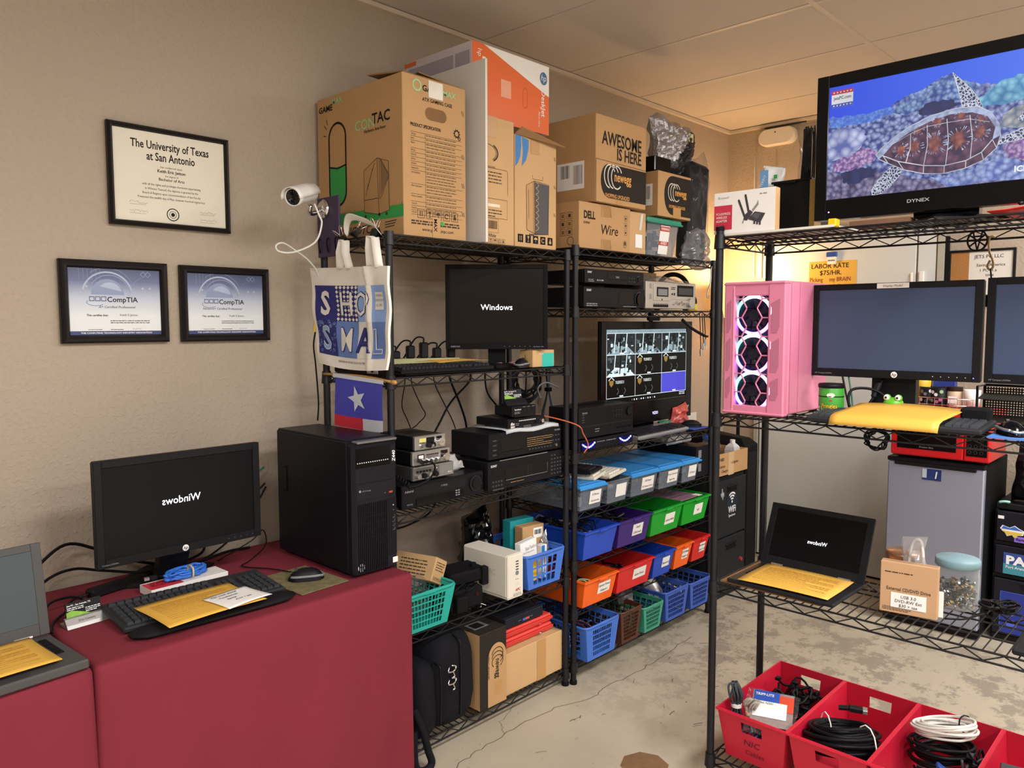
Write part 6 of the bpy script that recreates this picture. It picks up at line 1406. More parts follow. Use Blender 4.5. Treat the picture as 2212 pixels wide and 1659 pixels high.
# ================================================================== free-standing rack (things turned to face it: rz = -90, local x runs to -Y)
Q = R(-90); z1, z2_, z3_, z4_ = S3[0] + .002, S3[1] + .002, S3[2] + .002, S3[3] + .002
# ---- pink case
t = thing('computer_case', 'pink computer case with three glowing ring fans behind a honeycomb front', 'computer case', (1.998, -1.362, z2_), Q)
PK = mat('case_pink', '#d27c98', .38, var=.04, vscale=3); W, D, H = .201, .325, .418
q = MB()
q.box(0, W, .03, D, .01, H, PK, .004)
for x in (.015, W - .045):
    for y in (.04, D - .06): q.box(x, x + .03, y, y + .03, 0, .011, BLKM, .002)
R_ = right(W, 0, 0); q.line(R_, [(.04, .0), (.04, H)], .0015, mat('pink_seam', '#a85a74', .5)); q.line(R_, [(.1, .01), (.1, H)], .0012, MATS['pink_seam']); q.build('case', t)
f = MB(); F = front(0, 0, 0); w0, w1, h0, h1 = .037, .146, .034, .375
f.box(0, w0, 0, .03, .008, H - .004, PK, .004); f.box(w1, W, 0, .03, .008, H - .004, PK, .004); f.box(w0 - .004, w1 + .004, .002, .03, h1, H - .004, PK, .002); f.box(w0 - .004, w1 + .004, .002, .03, .008, h0, PK, .002)
f.box(-.002, W + .002, -.003, .034, H - .012, H, PK, .005); f.box(-.002, W + .002, -.003, .03, .006, .016, PK, .004)
VENT = mat('pink_vent', '#b0677f', .6, var=.3, vscale=700)
for a0, a1 in ((.009, .025), (.157, .184)):
    for b0, b1 in ((.055, .125), (.14, .245), (.26, .365)): f.poly(F, [(a0, b0), (a1 - .008, b0), (a1, b0 + .02), (a1, b1), (a0, b1 - .015)], VENT, .0008)
f.line(F, [(w0 - .006, H - .02), (w0 - .006, .022)], .0014, MATS['pink_seam']); f.line(F, [(w1 + .004, H - .02), (w1 + .004, .022)], .0014, MATS['pink_seam'])
for b0 in (.07, .21, .315): f.poly(F, [(.1555, b0), (.158, b0 + .004), (.1575, b0 + .022), (.156, b0 + .026)], mat('lit_slot', '#f4e4ff', .4, var=0, emit=1.2), .0012)
f.build('front_panel', t)
hx = MB(); s_ = .0335; cx, cy0 = (w0 + w1) / 2, .075; hh = s_ * math.sqrt(3)
segs = set()
for i in (-1, 0, 1):
    for j in range(-1, 8):
        c = (cx + i * 1.5 * s_, cy0 + j * hh + (hh / 2 if i else 0)); V_ = [(round(c[0] + s_ * math.cos(PI / 3 * k), 4), round(c[1] + s_ * math.sin(PI / 3 * k), 4)) for k in range(6)]
        for k in range(6): segs.add(tuple(sorted((V_[k], V_[(k + 1) % 6]))))
def clipseg(p, r_):
    P = [Vector(p).lerp(Vector(r_), i / 24) for i in range(25)]; P = [v for v in P if w0 - .001 <= v.x <= w1 + .001 and h0 - .001 <= v.y <= h1 + .001]; return (P[0], P[-1]) if len(P) > 1 else None
for a, b in segs:
    c = clipseg(a, b)
    if c: hx.cyl((c[0].x, .006, c[0].y), (c[1].x, .006, c[1].y), .0026, PK, n=4)
hx.build('honeycomb_grille', t)
g = MB(); g.rect(front(0, .0295, 0), w0, w1, h0, h1, mat('fan_dark', '#16141f', .5)); g.build('fan_shroud', t)
def rgb_mat():
    m = bpy.data.materials.new('rainbow_led'); m.use_nodes = True; nt = m.node_tree; b = nt.nodes['Principled BSDF']; L = nt.links.new
    tc = nt.nodes.new('ShaderNodeTexCoord'); sp = nt.nodes.new('ShaderNodeSeparateXYZ'); L(tc.outputs['Object'], sp.inputs[0])
    at = nt.nodes.new('ShaderNodeMath'); at.operation = 'ARCTAN2'; L(sp.outputs[2], at.inputs[0]); L(sp.outputs[0], at.inputs[1])
    mr = nt.nodes.new('ShaderNodeMapRange'); mr.inputs[1].default_value = -PI; mr.inputs[2].default_value = PI; L(at.outputs[0], mr.inputs[0])
    cr = nt.nodes.new('ShaderNodeValToRGB'); e = cr.color_ramp.elements; e[0].position = 0; e[0].color = lin('#4a7bff'); e[1].position = 1; e[1].color = lin('#3fc0e8')
    for p, c in ((.12, '#6a5cff'), (.3, '#a66bff'), (.45, '#ff7ac8'), (.6, '#d9b2ff'), (.75, '#e8d8ff'), (.88, '#49d8c8')): k = e.new(p); k.color = lin(c)
    L(mr.outputs[0], cr.inputs[0]); L(cr.outputs[0], b.inputs['Emission Color']); b.inputs['Emission Strength'].default_value = 4; b.inputs['Base Color'].default_value = (.5, .4, .6, 1)
    return m
RGB = rgb_mat()
for k, zc in enumerate((.315, .195, .079)):
    fan = thing('fan', '', '', (cx, .02, zc)); fan.parent = t; del fan['label'], fan['category']
    g = MB(); g.tube([(.0575 * math.cos(a), 0, .0575 * math.sin(a)) for a in [2 * PI * i / 36 for i in range(36)]], .0052, RGB, 8, 0, True); g.build('light_ring', fan)
    g = MB(); g.cyl((0, .004, 0), (0, -.004, 0), .017, mat('fan_hub', '#24222e', .4), n=18)
    for i in range(7):
        a = 2 * PI * i / 7; g.add([(.015 * math.cos(a), -.002, .015 * math.sin(a)), (.048 * math.cos(a + .15), -.003, .048 * math.sin(a + .15)), (.048 * math.cos(a + .75), .005, .048 * math.sin(a + .75)), (.015 * math.cos(a + .6), .004, .015 * math.sin(a + .6))], [(0, 1, 2, 3)], MATS['fan_hub'])
    g.build('blades', fan)

BLUESCR = lcd('blue_grey_screen', '#434f69', .3)
def hpd2(lbl):
    def f_(m, f, W, H, w):
        if w == 'screen': return
        logo_hp(m, f, .012, .0125, .0092); m.text(f, 'HP Compaq LA2006x', -W / 2 + .012, .008, .006, INKG)
        for i in range(5): m.disc(f, W / 2 - .12 + i * .021, .012, .0013, INKW, 8)
        m.disc(f, W / 2 - .016, .0115, .0018, mat('blue_power', '#5a66ff', .5, var=0, emit=3), 8)
        if lbl: m.rect(f, -.045, .045, H - .0165, H - .0015, PAPER, .001); m.text(f, 'Display Model', 0, H - .0125, .0095, mat('red_pen', '#7d2a2e', .7), 'C', .0016, shear=.15)
    return f_
monitor('black monitor with blank blue grey screen and a Display Model sticker', (2.30, -1.80, z2_), Q, .474, .286, (.0185, .021, .0175, .025), .124, BLUESCR, deco=hpd2(1), py=-.1, base=(.24, .2), neck=.125)
monitor('black monitor with blank screen cut by the right edge', (2.296, -2.285, z2_), R(-92), .474, .29, (.021, .021, .019, .026), .124, BLUESCR, deco=hpd2(0), py=-.1, base=(.24, .2), neck=.125)
keyboard('black keyboard beneath the yellow sheet on the free-standing rack', (1.985, -1.866, z2_), Q, .455, .165, mat('keyboard_grey', '#2a2b2e', .5), mat('key_slate', '#383c42', .45))
q = MB(); nx_ = 14; PR_ = ((-.016, .003), (-.012, .016), (-.004, .027), (.015, .033), (.06, .0375), (.12, .044), (.168, .051)); P = []
for y, z_ in PR_:
    for i in range(nx_ + 1): P.append((-.142 + .284 * i / nx_ + .02 * (y / .17), y, z_ + .006 * math.sin(PI * i / nx_) * (y + .016) * 6))
q.add(P, [(j * (nx_ + 1) + i, j * (nx_ + 1) + i + 1, (j + 1) * (nx_ + 1) + i + 1, (j + 1) * (nx_ + 1) + i) for j in range(len(PR_) - 1) for i in range(nx_)], YEL, True)
tag(q.build('envelope', loc=(1.982, -1.857, z2_), rz=Q, solid=.0008), 'yellow sheet curled over the keyboard on the free-standing rack', 'envelope')
pm = MB(); pm.box(-.1, .1, 0, .2, 0, .004, mat('blue_pad_pale', '#4a78c0', .7, var=.05)); tag(pm.build('mouse_pad', loc=(1.985, -2.205, z2_), rz=Q), 'bright blue mouse pad beside the numeric keypad on the free-standing rack', 'mouse pad')
mouse('black and silver mouse on the bright blue pad', (2.055, -2.145, z2_ + .0055), R(-60), BLKG, SIL)
# crisps can: plain green can with yellow and red marks
t = thing('snack_can', 'short green snack can beside the pink computer case', 'can', (2.14, -1.652, z2_), Q)
CG = mat('can_green', '#3f9a34', .35, var=.06); q = MB(); q.lathe([(.001, 0), (.036, 0), (.0365, .003), (.0365, .093), (.035, .096)], CG, n=28); fr = front(0, -.0368, 0)
q.build('body', t)
def curve_text(q, s, x, z_, size, m, r, **k):
    v0 = len(q.v); q.text((Vector((0, 0, 0)), VX, VZ), s, x, z_, size, m, 'C', 0, **k)
    q.v[v0:] = [(r * math.sin(a[0] / r), -r * math.cos(a[0] / r), a[2]) for a in q.v[v0:]]
def curve_poly(q, pts, m, r):
    q.add([(r * math.sin(x / r), -r * math.cos(x / r), z_) for x, z_ in pts], [tuple(range(len(pts)))], m)
q = MB(); CR = mat('can_cream', '#e9e4cf', .4, var=.03); CY = mat('can_yellow', '#ecc83a', .4, var=.03); CRD = mat('can_red', '#b02a2a', .4)
curve_poly(q, [(.012 + .012 * math.cos(a), .072 + .007 * math.sin(a)) for a in [2 * PI * i / 14 for i in range(14)]], CR, .0372); curve_poly(q, [(.006, .058), (.018, .058), (.012, .052)], CRD, .0374)
curve_text(q, 'Pringles', .008, .033, .019, BLK, .0374, bold=.05, sx=.82); curve_text(q, 'Pringles', .008, .033, .019, CY, .0378, bold=.012, sx=.82)
curve_poly(q, [(-.032, .006), (-.014, .006), (-.014, .036), (-.032, .036)], PAPER, .0372)
for i in range(6): curve_poly(q, [(-.031, .009 + i * .004), (-.016, .009 + i * .004), (-.016, .0105 + i * .004), (-.031, .0105 + i * .004)], INK, .0376)
q.lathe([(.0371, .066), (.0371, .069)], BLK, n=28); q.build('label', t)
q = MB(); q.lathe([(.001, .106), (.036, .106), (.0385, .103), (.0385, .094), (.036, .093)], BLK, n=28); q.build('lid', t)
# frog
t = thing('frog_figure', 'small green frog figure peeking over the yellow sheet', 'figurine', (2.165, -1.826, z2_), Q)
FG = mat('frog_green', '#5fae2a', .3, var=.06); q = MB(); q.sph((0, 0, .03), .036, FG, 16, (1, .85, .85)); q.sph((0, -.006, .054), .026, FG, 16, (1.1, .9, .75))
for s_ in (-1, 1): q.sph((s_ * .034, -.005, .02), .015, FG, 10, (.8, 1, 1.1)); q.sph((s_ * .0155, -.012, .071), .0115, FG, 10)
q.build('body', t)
for s_ in (-1, 1):
    q = MB(); q.sph((s_ * .0155, -.0175, .0725), .0088, mat('eye_white', '#f0f0ea', .2, var=0), 12); q.sph((s_ * .0155, -.0252, .073), .0036, BLKG, 8); q.build('eye', t)
q = MB(); q.tube([(-.018, -.0275, .046), (-.008, -.0305, .0515), (.008, -.0305, .0515), (.018, -.0275, .046)], .0011, BLK, 5, 4); q.build('mouth', t)
# cables by the monitor stand
cable('black monitor lead dropping behind the snack can', [(2.2, -1.66, 1.37), (2.19, -1.68, 1.30), (2.18, -1.70, 1.255), (2.2, -1.73, 1.245)], .003)
cable('thick black cable loop with a ferrite beside the monitor stand', [(2.22, -1.775, 1.36), (2.2, -1.76, 1.31), (2.18, -1.74, 1.27), (2.15, -1.725, 1.25), (2.14, -1.705, 1.285), (2.16, -1.705, 1.325), (2.19, -1.745, 1.33), (2.2, -1.785, 1.31), (2.2, -1.775, 1.28), (2.17, -1.74, 1.262)], .0042)
q = MB(); q.cyl((2.213, -1.768, 1.345), (2.198, -1.757, 1.305), .009, BLK, n=12); tag(q.build('ferrite'), 'black ferrite cylinder on the cable left of the monitor stand', 'ferrite')
cable('green lead among the cables behind the snack can', [(2.21, -1.675, 1.37), (2.2, -1.69, 1.31), (2.19, -1.70, 1.26)], .0026, MATS['green_cable'])
q = MB(); coil(q, CAB, .028, .0022, 6, .006, (0, 0, 0), 1, 5, .03, 14)
o = q.build('cable_coil', loc=(2.13, -1.80, 1.185)); o.rotation_euler = (R(80), 0, Q); tag(o, 'thin black cable coil hanging under the keyboard shelf', 'cable coil')
t = thing('mesh_tray', 'black wire mesh desk tray at the right rear of the middle shelf', 'tray', (2.255, -2.02, z2_), Q)
q = MB(); MSH = mat('mesh_black', '#2a2824', .5, var=.7, vscale=420)
for z_ in (.01, .075): q.wall((0, 0, z_), (.14, 0, z_), (.14, .085, z_ + .012), (0, .085, z_ + .012), frange(0, 1, 41), frange(0, 1, 25), lambda i, j: (i % 2 and j % 2), MSH)
q.wall((0, .085, 0), (.14, .085, 0), (.14, .085, .105), (0, .085, .105), frange(0, 1, 41), frange(0, 1, 31), lambda i, j: (i % 2 and j % 2), MSH); q.build('mesh', t, solid=.0015)
q = MB()
for x in (0, .14): q.tube([(x, 0, 0), (x, 0, .11), (x, .085, .11), (x, .085, 0)], .004, BLK, 6)
q.cyl((0, .085, .11), (.14, .085, .11), .004, BLK, n=6)
q.build('frame', t)

# ---- top shelf
q = MB(); q.box(-.345, .0, 0, .2, 0, .007, mat('foam_white', '#d8d4c8', .8, var=.05)); 
tag(q.build('foam_sheet', loc=(1.998, -1.70, z1), rz=Q), 'thin white sheet under the adapter box on the rack top', 'sheet')
def pci(q, F, L, T, W, D, H):
    RDX = mat('adapter_red', '#c03248', .4); q.rect(F, 0, W, 0, H, mat('adapter_white', '#e6e2dd', .35, var=.02), .0005); q.rect(F, 0, .062, .012, .088, RDX, .001)
    for i, s in enumerate(('PCI-EXPRESS', 'WIRELESS', 'ADAPTER')): q.text(F, s, .007, .058 - i * .011, .0105, PAPER, off=.0016, sx=.85)
    q.text(F, 'Rosewill', .012, .108, .011, INKG, shear=.3); q.bars(F, .152, .175, H - .014, 1, .006, .004, INKG, 3)
    G = mat('adapter_drawn', '#3b393c', .5, var=.05); G2 = mat('adapter_pale', '#8b898a', .4)
    for p0, p1 in (((.084, .098), (.104, .048)), ((.106, .112), (.118, .058))): q.line(F, [p0, p1], .0072, G, off=.001); q.disc(F, *p0, .0036, G, 10); q.disc(F, *p1, .0036, G, 10)
    q.poly(F, [(.104, .052), (.122, .066), (.132, .058), (.112, .034), (.1, .038)], G, .0013); q.poly(F, [(.128, .066), (.144, .084), (.148, .094), (.15, .08), (.132, .06)], G2, .0013); q.poly(F, [(.122, .046), (.138, .06), (.172, .052), (.156, .024), (.116, .038)], G, .0012); q.poly(F, [(.128, .047), (.14, .056), (.158, .051), (.146, .036)], mat('adapter_chip', '#55535a', .4), .0016); q.poly(F, [(.1, .036), (.104, .04), (.1, .026), (.096, .03)], G2, .0013)
    for i in range(3): q.rect(F, .134 + i * .009, .14 + i * .009, .022 - i * .002, .034 - i * .003, G, .0014)
carton('white wireless adapter box with red panel on the rack top corner', (2.008, -1.316, z1 + .008), .203, .032, .128, CARD, pci, Q, None)
tub('black storage bin behind the adapter box on the rack top', (2.10, -1.47, z1 + .008), .115, .20, .158, mat('bin_black', '#131315', .35), None, .004, .004, .006, None, Q)
q = MB(); q.box(0, .016, 0, .05, 0, .15, mat('dull_yellow_strip', '#8f7030', .5)); tag(q.build('strip', loc=(2.09, -1.588, z1 + .008), rz=Q), 'dull yellow strip standing between the black bin and television', 'strip')
pouch('white and blue packet sticking out of the black bin', (2.14, -1.435, z1 + .185), [(-.03, -.035), (.04, -.035), (.045, .02), (-.015, .045)], .025, mat('white_packet', '#dcdcd8', .3, var=.05), 61, .012, 12, Q, extra=lambda q: (q.rect(front(0, -.017, 0), -.022, .006, -.03, .025, mat('packet_blue', '#6b9cc8', .4), .004), q.text(front(0, -.017, 0), 'TERRO', -.014, -.028, .012, PAPER, off=.006, rot=1.2), q.rect(front(0, -.017, 0), .024, .036, -.005, .007, mat('packet_green', '#2fa04c', .4), .004)))
pouch('clear bag of black zip ties standing in the black bin', (2.165, -1.548, z1 + .255), [(-.035, -.1), (.035, -.1), (.04, .095), (-.03, .085)], .045, FILM, 62, .015, 14, Q)
q = MB()
for i in range(22): a = random.Random(i).uniform(-.024, .024); q.tube([(a, -.005 + .0012 * (i % 7), -.095), (a * .9 + .003, -.005 + .0012 * (i % 9), .03), (a * .8, .002, .06 + .006 * (i % 4))], .0022, BLK, 4)
tag(q.build('zip_ties', loc=(2.165, -1.548, z1 + .257), rz=Q), 'bunch of black zip ties inside the clear bag', 'zip ties')
q = MB(); q.box(0, .024, 0, .03, 0, .024, mat('bright_yellow', '#e8bc10', .4), .003); tag(q.build('yellow_block', loc=(2.0, -1.68, z1), rz=Q), 'small yellow block under the left end of the large television', 'block')
q = MB(); q.box(0, .16, 0, .12, 0, .014, mat('brown_board', '#6a4a34', .7, var=.15)); tag(q.build('board', loc=(2.03, -1.73, z1), rz=Q), 'brown board lying under the large television', 'board')
q = MB(); RS = mat('red_sheet', '#d8261f', .4, var=.08); P = []
for j in range(9):
    for i in range(9): P.append((.34 * i / 8, .26 * j / 8, .006 + .022 * math.sin(i * .8 + .4 * j) ** 2 * (i / 8)))
q.add(P, [(j * 9 + i, j * 9 + i + 1, (j + 1) * 9 + i + 1, (j + 1) * 9 + i) for j in range(8) for i in range(8)], RS, True)
for a in ((.07, .1, .2), (.2, .06, .22)): q.tube([(a[0], .005, .02), (a[0] + .04, a[1], .034), (a[0] + .12, a[2], .03)], .004, BLK, 5, 3)
tag(q.build('red_cape', loc=(2.02, -2.075, z1 + .002), rz=Q, solid=.002), 'bright red plastic sheet under the right part of the large television', 'sheet')
# ---- large television
def tvi(n, h, e, vs):
    k = 'tv_' + n
    if k in MATS: return MATS[k]
    m = bpy.data.materials.new(k); m.use_nodes = True; nt = m.node_tree; b = nt.nodes['Principled BSDF']; L = nt.links.new
    tc = nt.nodes.new('ShaderNodeTexCoord'); no = nt.nodes.new('ShaderNodeTexNoise'); no.inputs['Scale'].default_value = vs; no.inputs['Detail'].default_value = 5; L(tc.outputs['Object'], no.inputs['Vector'])
    c = lin(h); cr = nt.nodes.new('ShaderNodeValToRGB'); cr.color_ramp.elements[0].position = .3; cr.color_ramp.elements[1].position = .7; cr.color_ramp.elements[0].color = [x * .55 for x in c[:3]] + [1]; cr.color_ramp.elements[1].color = [min(1, x * 1.5) for x in c[:3]] + [1]
    L(no.outputs['Fac'], cr.inputs[0]); L(cr.outputs[0], b.inputs['Emission Color']); b.inputs['Emission Strength'].default_value = e; b.inputs['Base Color'].default_value = (.02, .02, .03, 1); b.inputs['Roughness'].default_value = .3
    MATS[k] = m; return m
def cells(n, dark, light, sc, e=.6, net=False):
    """lit picture of rounded lumps, or a pale net over dark cells"""
    k = 'tv_' + n
    if k in MATS: return MATS[k]
    m = bpy.data.materials.new(k); m.use_nodes = True; nt = m.node_tree; b = nt.nodes['Principled BSDF']; L = nt.links.new
    tc = nt.nodes.new('ShaderNodeTexCoord'); no = nt.nodes.new('ShaderNodeTexNoise'); no.inputs['Scale'].default_value = sc * .5; L(tc.outputs['Object'], no.inputs['Vector'])
    ad = nt.nodes.new('ShaderNodeMix'); ad.data_type = 'RGBA'; ad.inputs['Factor'].default_value = .012; L(tc.outputs['Object'], ad.inputs['A']); L(no.outputs['Color'], ad.inputs['B'])
    v = nt.nodes.new('ShaderNodeTexVoronoi'); v.inputs['Scale'].default_value = sc; L(ad.outputs['Result'], v.inputs['Vector'])
    if net: v.feature = 'DISTANCE_TO_EDGE'
    cr = nt.nodes.new('ShaderNodeValToRGB'); el = cr.color_ramp.elements
    if net: el[0].position = .08; el[0].color = lin(light); el[1].position = .16; el[1].color = lin(dark)
    else: el[0].position = .05; el[0].color = lin(light); el[1].position = .75; el[1].color = lin(dark)
    L(v.outputs['Distance'], cr.inputs[0])
    n2 = nt.nodes.new('ShaderNodeTexNoise'); n2.inputs['Scale'].default_value = sc * .22; n2.inputs['Detail'].default_value = 3; L(tc.outputs['Object'], n2.inputs['Vector'])
    mu = nt.nodes.new('ShaderNodeMix'); mu.data_type = 'RGBA'; mu.blend_type = 'MULTIPLY'; mu.inputs['Factor'].default_value = .55; L(cr.outputs[0], mu.inputs['A']); L(n2.outputs['Fac'], mu.inputs['B'])
    L(mu.outputs['Result'], b.inputs['Emission Color']); b.inputs['Emission Strength'].default_value = e * 1.5; b.inputs['Base Color'].default_value = (.02, .02, .03, 1); b.inputs['Roughness'].default_value = .3
    MATS[k] = m; return m
def sea():
    m = bpy.data.materials.new('tv_sea'); m.use_nodes = True; nt = m.node_tree; b = nt.nodes['Principled BSDF']; L = nt.links.new
    tc = nt.nodes.new('ShaderNodeTexCoord'); sp = nt.nodes.new('ShaderNodeSeparateXYZ'); L(tc.outputs['Object'], sp.inputs[0]); mr = nt.nodes.new('ShaderNodeMapRange'); mr.inputs[1].default_value = -.3; mr.inputs[2].default_value = .3; L(sp.outputs[0], mr.inputs[0])
    cr = nt.nodes.new('ShaderNodeValToRGB'); cr.color_ramp.elements[0].color = lin('#2b4be0'); cr.color_ramp.elements[1].color = lin('#3f74f0'); L(mr.outputs[0], cr.inputs[0]); L(cr.outputs[0], b.inputs['Emission Color']); b.inputs['Emission Strength'].default_value = .75; b.inputs['Base Color'].default_value = (.02, .02, .03, 1); b.inputs['Roughness'].default_value = .3
    return m
SEA = sea(); REEF = cells('reef', '#2f3f86', '#b4c4ee', 85, .62)
def turtle_tv(m, f, W, H, w):
    # (y, z) measured on the glass: a = -1.628 - y - W/2
    A = lambda y, z_: (-1.628 - y - W / 2, z_ - 1.826)
    if w == 'bezel':
        m.text(f, 'DYNEX', A(-1.91, 0)[0], .027, .0125, INKG, 'C', .001, sx=1.35, bold=.02); m.disc(f, -W / 2 + .043, .022, .0022, mat('violet_led', '#8f86ff', .5, var=0, emit=4), 8); m.rect(f, -W / 2 + .025, -W / 2 + .036, .018, .024, BLKG)
        return
    x0, x1, y0, y1 = -W / 2 + .034, W / 2 - .034, .057, H - .034
    m.rect(f, x0, x1, y0, y1, SEA, .0008)
    rn = random.Random(7); ridge = [A(-1.664, 2.118), A(-1.70, 2.108), A(-1.74, 2.10), A(-1.78, 2.108), A(-1.83, 2.118), A(-1.86, 2.135), A(-1.90, 2.145), A(-1.93, 2.155), A(-1.955, 2.17), A(-1.975, 2.172), A(-2.0, 2.155), A(-2.03, 2.14), A(-2.07, 2.128), A(-2.11, 2.13), A(-2.15, 2.145), (x1, .33)]
    def rough(P, amp=.004, n=5):
        out = []
        for a, b in zip(P[:-1], P[1:]):
            for k in range(n): p = Vector(a).lerp(Vector(b), k / n); out.append((max(x0, min(x1, p.x + rn.uniform(-amp, amp))), max(y0, p.y + rn.uniform(-amp, amp))))
        return out + [P[-1]]
    m.poly(f, [(x0, y0)] + rough(ridge) + [(x1, y0)], REEF, .001)
    FAR = cells('far_reef', '#3f66c8', '#6f9be0', 110, .7); m.poly(f, rough([A(-1.664, 2.118), A(-1.72, 2.112), A(-1.78, 2.11), A(-1.83, 2.12), A(-1.84, 2.10), A(-1.78, 2.085), A(-1.70, 2.085), A(-1.664, 2.09)], .003), FAR, .0011)
    HILL = cells('hill', '#35509a', '#9dbde0', 95, .62); m.poly(f, rough([A(-1.835, 2.10), A(-1.86, 2.132), A(-1.90, 2.143), A(-1.93, 2.153), A(-1.955, 2.168), A(-1.975, 2.17), A(-2.0, 2.153), A(-2.04, 2.13), A(-2.02, 2.10), A(-1.92, 2.10), A(-1.86, 2.09)], .004), HILL, .0012)
    SH = tvi('shade', '#26336e', .45, 50); m.poly(f, rough([A(-1.90, 2.093), A(-1.93, 2.112), A(-1.98, 2.108), A(-2.005, 2.09), A(-1.96, 2.08), A(-1.91, 2.08), A(-1.90, 2.093)], .003), SH, .0013)
    TE = cells('coral_teal', '#3f86b8', '#8fd2ea', 60, .62); m.poly(f, rough([A(-2.04, 2.10), A(-2.09, 2.13), A(-2.13, 2.14), A(-2.18, 2.15), (x1, .335), (x1, .25), A(-2.12, 2.075), A(-2.05, 2.075), A(-2.04, 2.10)], .004), TE, .0013)
    CO = cells('coral_pale', '#5d6cae', '#d5dcf6', 42, .66); m.poly(f, rough([(x0, .235), A(-1.68, 2.078), A(-1.71, 2.085), A(-1.75, 2.072), A(-1.77, 2.05), A(-1.75, 2.015), A(-1.72, 1.995), (x0, .165), (x0, .235)], .004), CO, .0014)
    PKC = cells('coral_pink', '#6a4f92', '#d8b2d8', 120, .62); m.poly(f, rough([A(-1.675, 1.985), A(-1.72, 2.002), A(-1.76, 2.02), A(-1.80, 2.005), A(-1.79, 1.98), A(-1.73, 1.96), A(-1.68, 1.962), A(-1.675, 1.985)], .004), PKC, .0015)
    SAND = cells('sand', '#3d3a66', '#a59dc0', 75, .58); m.poly(f, [(x0, y0), (x0, y0 + .082)] + rough([A(-1.70, 1.957), A(-1.76, 1.955), A(-1.83, 1.94), A(-1.90, 1.915), A(-2.0, 1.905), A(-2.1, 1.915), A(-2.16, 1.95), (x1, .14)], .004) + [(x1, y0)], SAND, .0013)
    m.poly(f, rough([A(-1.70, 1.955), A(-1.75, 1.965), A(-1.80, 1.958), A(-1.79, 1.935), A(-1.73, 1.918), A(-1.705, 1.935), A(-1.70, 1.955)], .004), SH, .0016)
    BLC = cells('coral_blue', '#4c62ac', '#b7c8f2', 70, .62); m.poly(f, rough([A(-1.93, 1.918), A(-1.98, 1.912), A(-2.03, 1.922), A(-2.07, 1.94), A(-2.11, 1.945), A(-2.16, 1.92), A(-2.15, 1.893), (x1 - .1, y0), A(-1.98, 1.885), A(-1.93, 1.918)], .004), BLC, .0016)
    m.poly(f, rough([A(-2.10, 1.975), A(-2.14, 1.985), A(-2.19, 1.98), (x1, .15), (x1, .11), A(-2.15, 1.93), A(-2.11, 1.945), A(-2.10, 1.975)], .004), PKC, .0017)
    SKN = cells('skin', '#2b365f', '#dfe6f8', 130, .55, True); LNW = tvi('pale_line', '#d3dcf4', .62, 20); RIM = tvi('pale_rim', '#a9b6e0', .6, 60)
    fin = [A(-1.981, 2.176), A(-2.0, 2.155), A(-2.025, 2.125), A(-2.045, 2.095), A(-2.056, 2.066), A(-2.007, 2.08), A(-1.995, 2.13)]; m.poly(f, fin, SKN, .0028); m.line(f, fin, .0014, LNW, True, .0032)
    flp = [A(-1.868, 1.952), A(-1.862, 1.93), A(-1.84, 1.905), A(-1.815, 1.886), A(-1.79, 1.882), A(-1.787, 1.897), A(-1.80, 1.92), A(-1.82, 1.94), A(-1.838, 1.955)]; m.poly(f, flp, SKN, .0028); m.line(f, flp, .0012, LNW, True, .0032)
    hd = [A(-2.09, 2.02), A(-2.10, 2.045), A(-2.12, 2.062), A(-2.16, 2.068), A(-2.19, 2.055), A(-2.195, 2.03), A(-2.17, 2.015), A(-2.13, 2.01)]; m.poly(f, hd, cells('head', '#5f7288', '#c9c4c0', 60, .6), .0028); m.poly(f, [A(-2.13, 2.03), A(-2.15, 2.062), A(-2.19, 2.055), A(-2.195, 2.03), A(-2.17, 2.015)], SKN, .0029)
    fl2 = [A(-2.085, 1.975), A(-2.10, 1.992), A(-2.14, 2.008), A(-2.20, 2.01), (x1, .17), (x1, .155), A(-2.19, 1.992), A(-2.13, 1.98)]; m.poly(f, fl2, SKN, .0028); m.line(f, fl2, .0016, LNW, True, .0032)
    up = [A(-1.797, 1.994), A(-1.815, 2.012), A(-1.845, 2.035), A(-1.88, 2.055), A(-1.93, 2.074), A(-1.99, 2.083), A(-2.04, 2.079), A(-2.072, 2.06), A(-2.09, 2.03), A(-2.096, 1.998)]; lo = [A(-2.088, 1.968), A(-2.06, 1.942), A(-2.02, 1.927), A(-1.97, 1.92), A(-1.92, 1.926), A(-1.87, 1.943), A(-1.83, 1.965), A(-1.805, 1.98)]
    SHL = cells('shell', '#3a2440', '#7d5468', 55, .58); m.poly(f, up + lo, RIM, .0034)
    ins = [A(-1.815, 1.988), A(-1.855, 1.967), A(-1.92, 1.947), A(-1.97, 1.94), A(-2.02, 1.946), A(-2.055, 1.962), A(-2.078, 1.99)]; top_ = [A(-2.083, 2.02), A(-2.065, 2.05), A(-2.03, 2.066), A(-1.98, 2.07), A(-1.93, 2.06), A(-1.88, 2.04), A(-1.84, 2.015)]
    m.poly(f, ins + top_, SHL, .0036); m.poly(f, [(a[0], a[1]) for a in ins] + [up[-1]] + lo, SHL, .0035)
    RU = cells('rust', '#6e3534', '#b5705a', 60, .6); STK = tvi('streak', '#b9c2e6', .6, 120)
    for y, z_, s1 in ((-1.862, 1.995, .017), (-1.893, 2.0, .02), (-1.945, 2.0, .026), (-2.0, 2.003, .027), (-2.05, 2.012, .018), (-1.905, 2.042, .012), (-1.95, 2.057, .013), (-2.005, 2.061, .013), (-2.05, 2.045, .011)):
        p = A(y, z_); m.poly(f, [(p[0] + s1 * (.85 if k % 2 else .55) * math.cos(2 * PI * k / 18) * rn.uniform(.7, 1.1), p[1] + s1 * (1.1 if k % 2 else .7) * math.sin(2 * PI * k / 18) * rn.uniform(.7, 1.1)) for k in range(18)], RU, .0038)
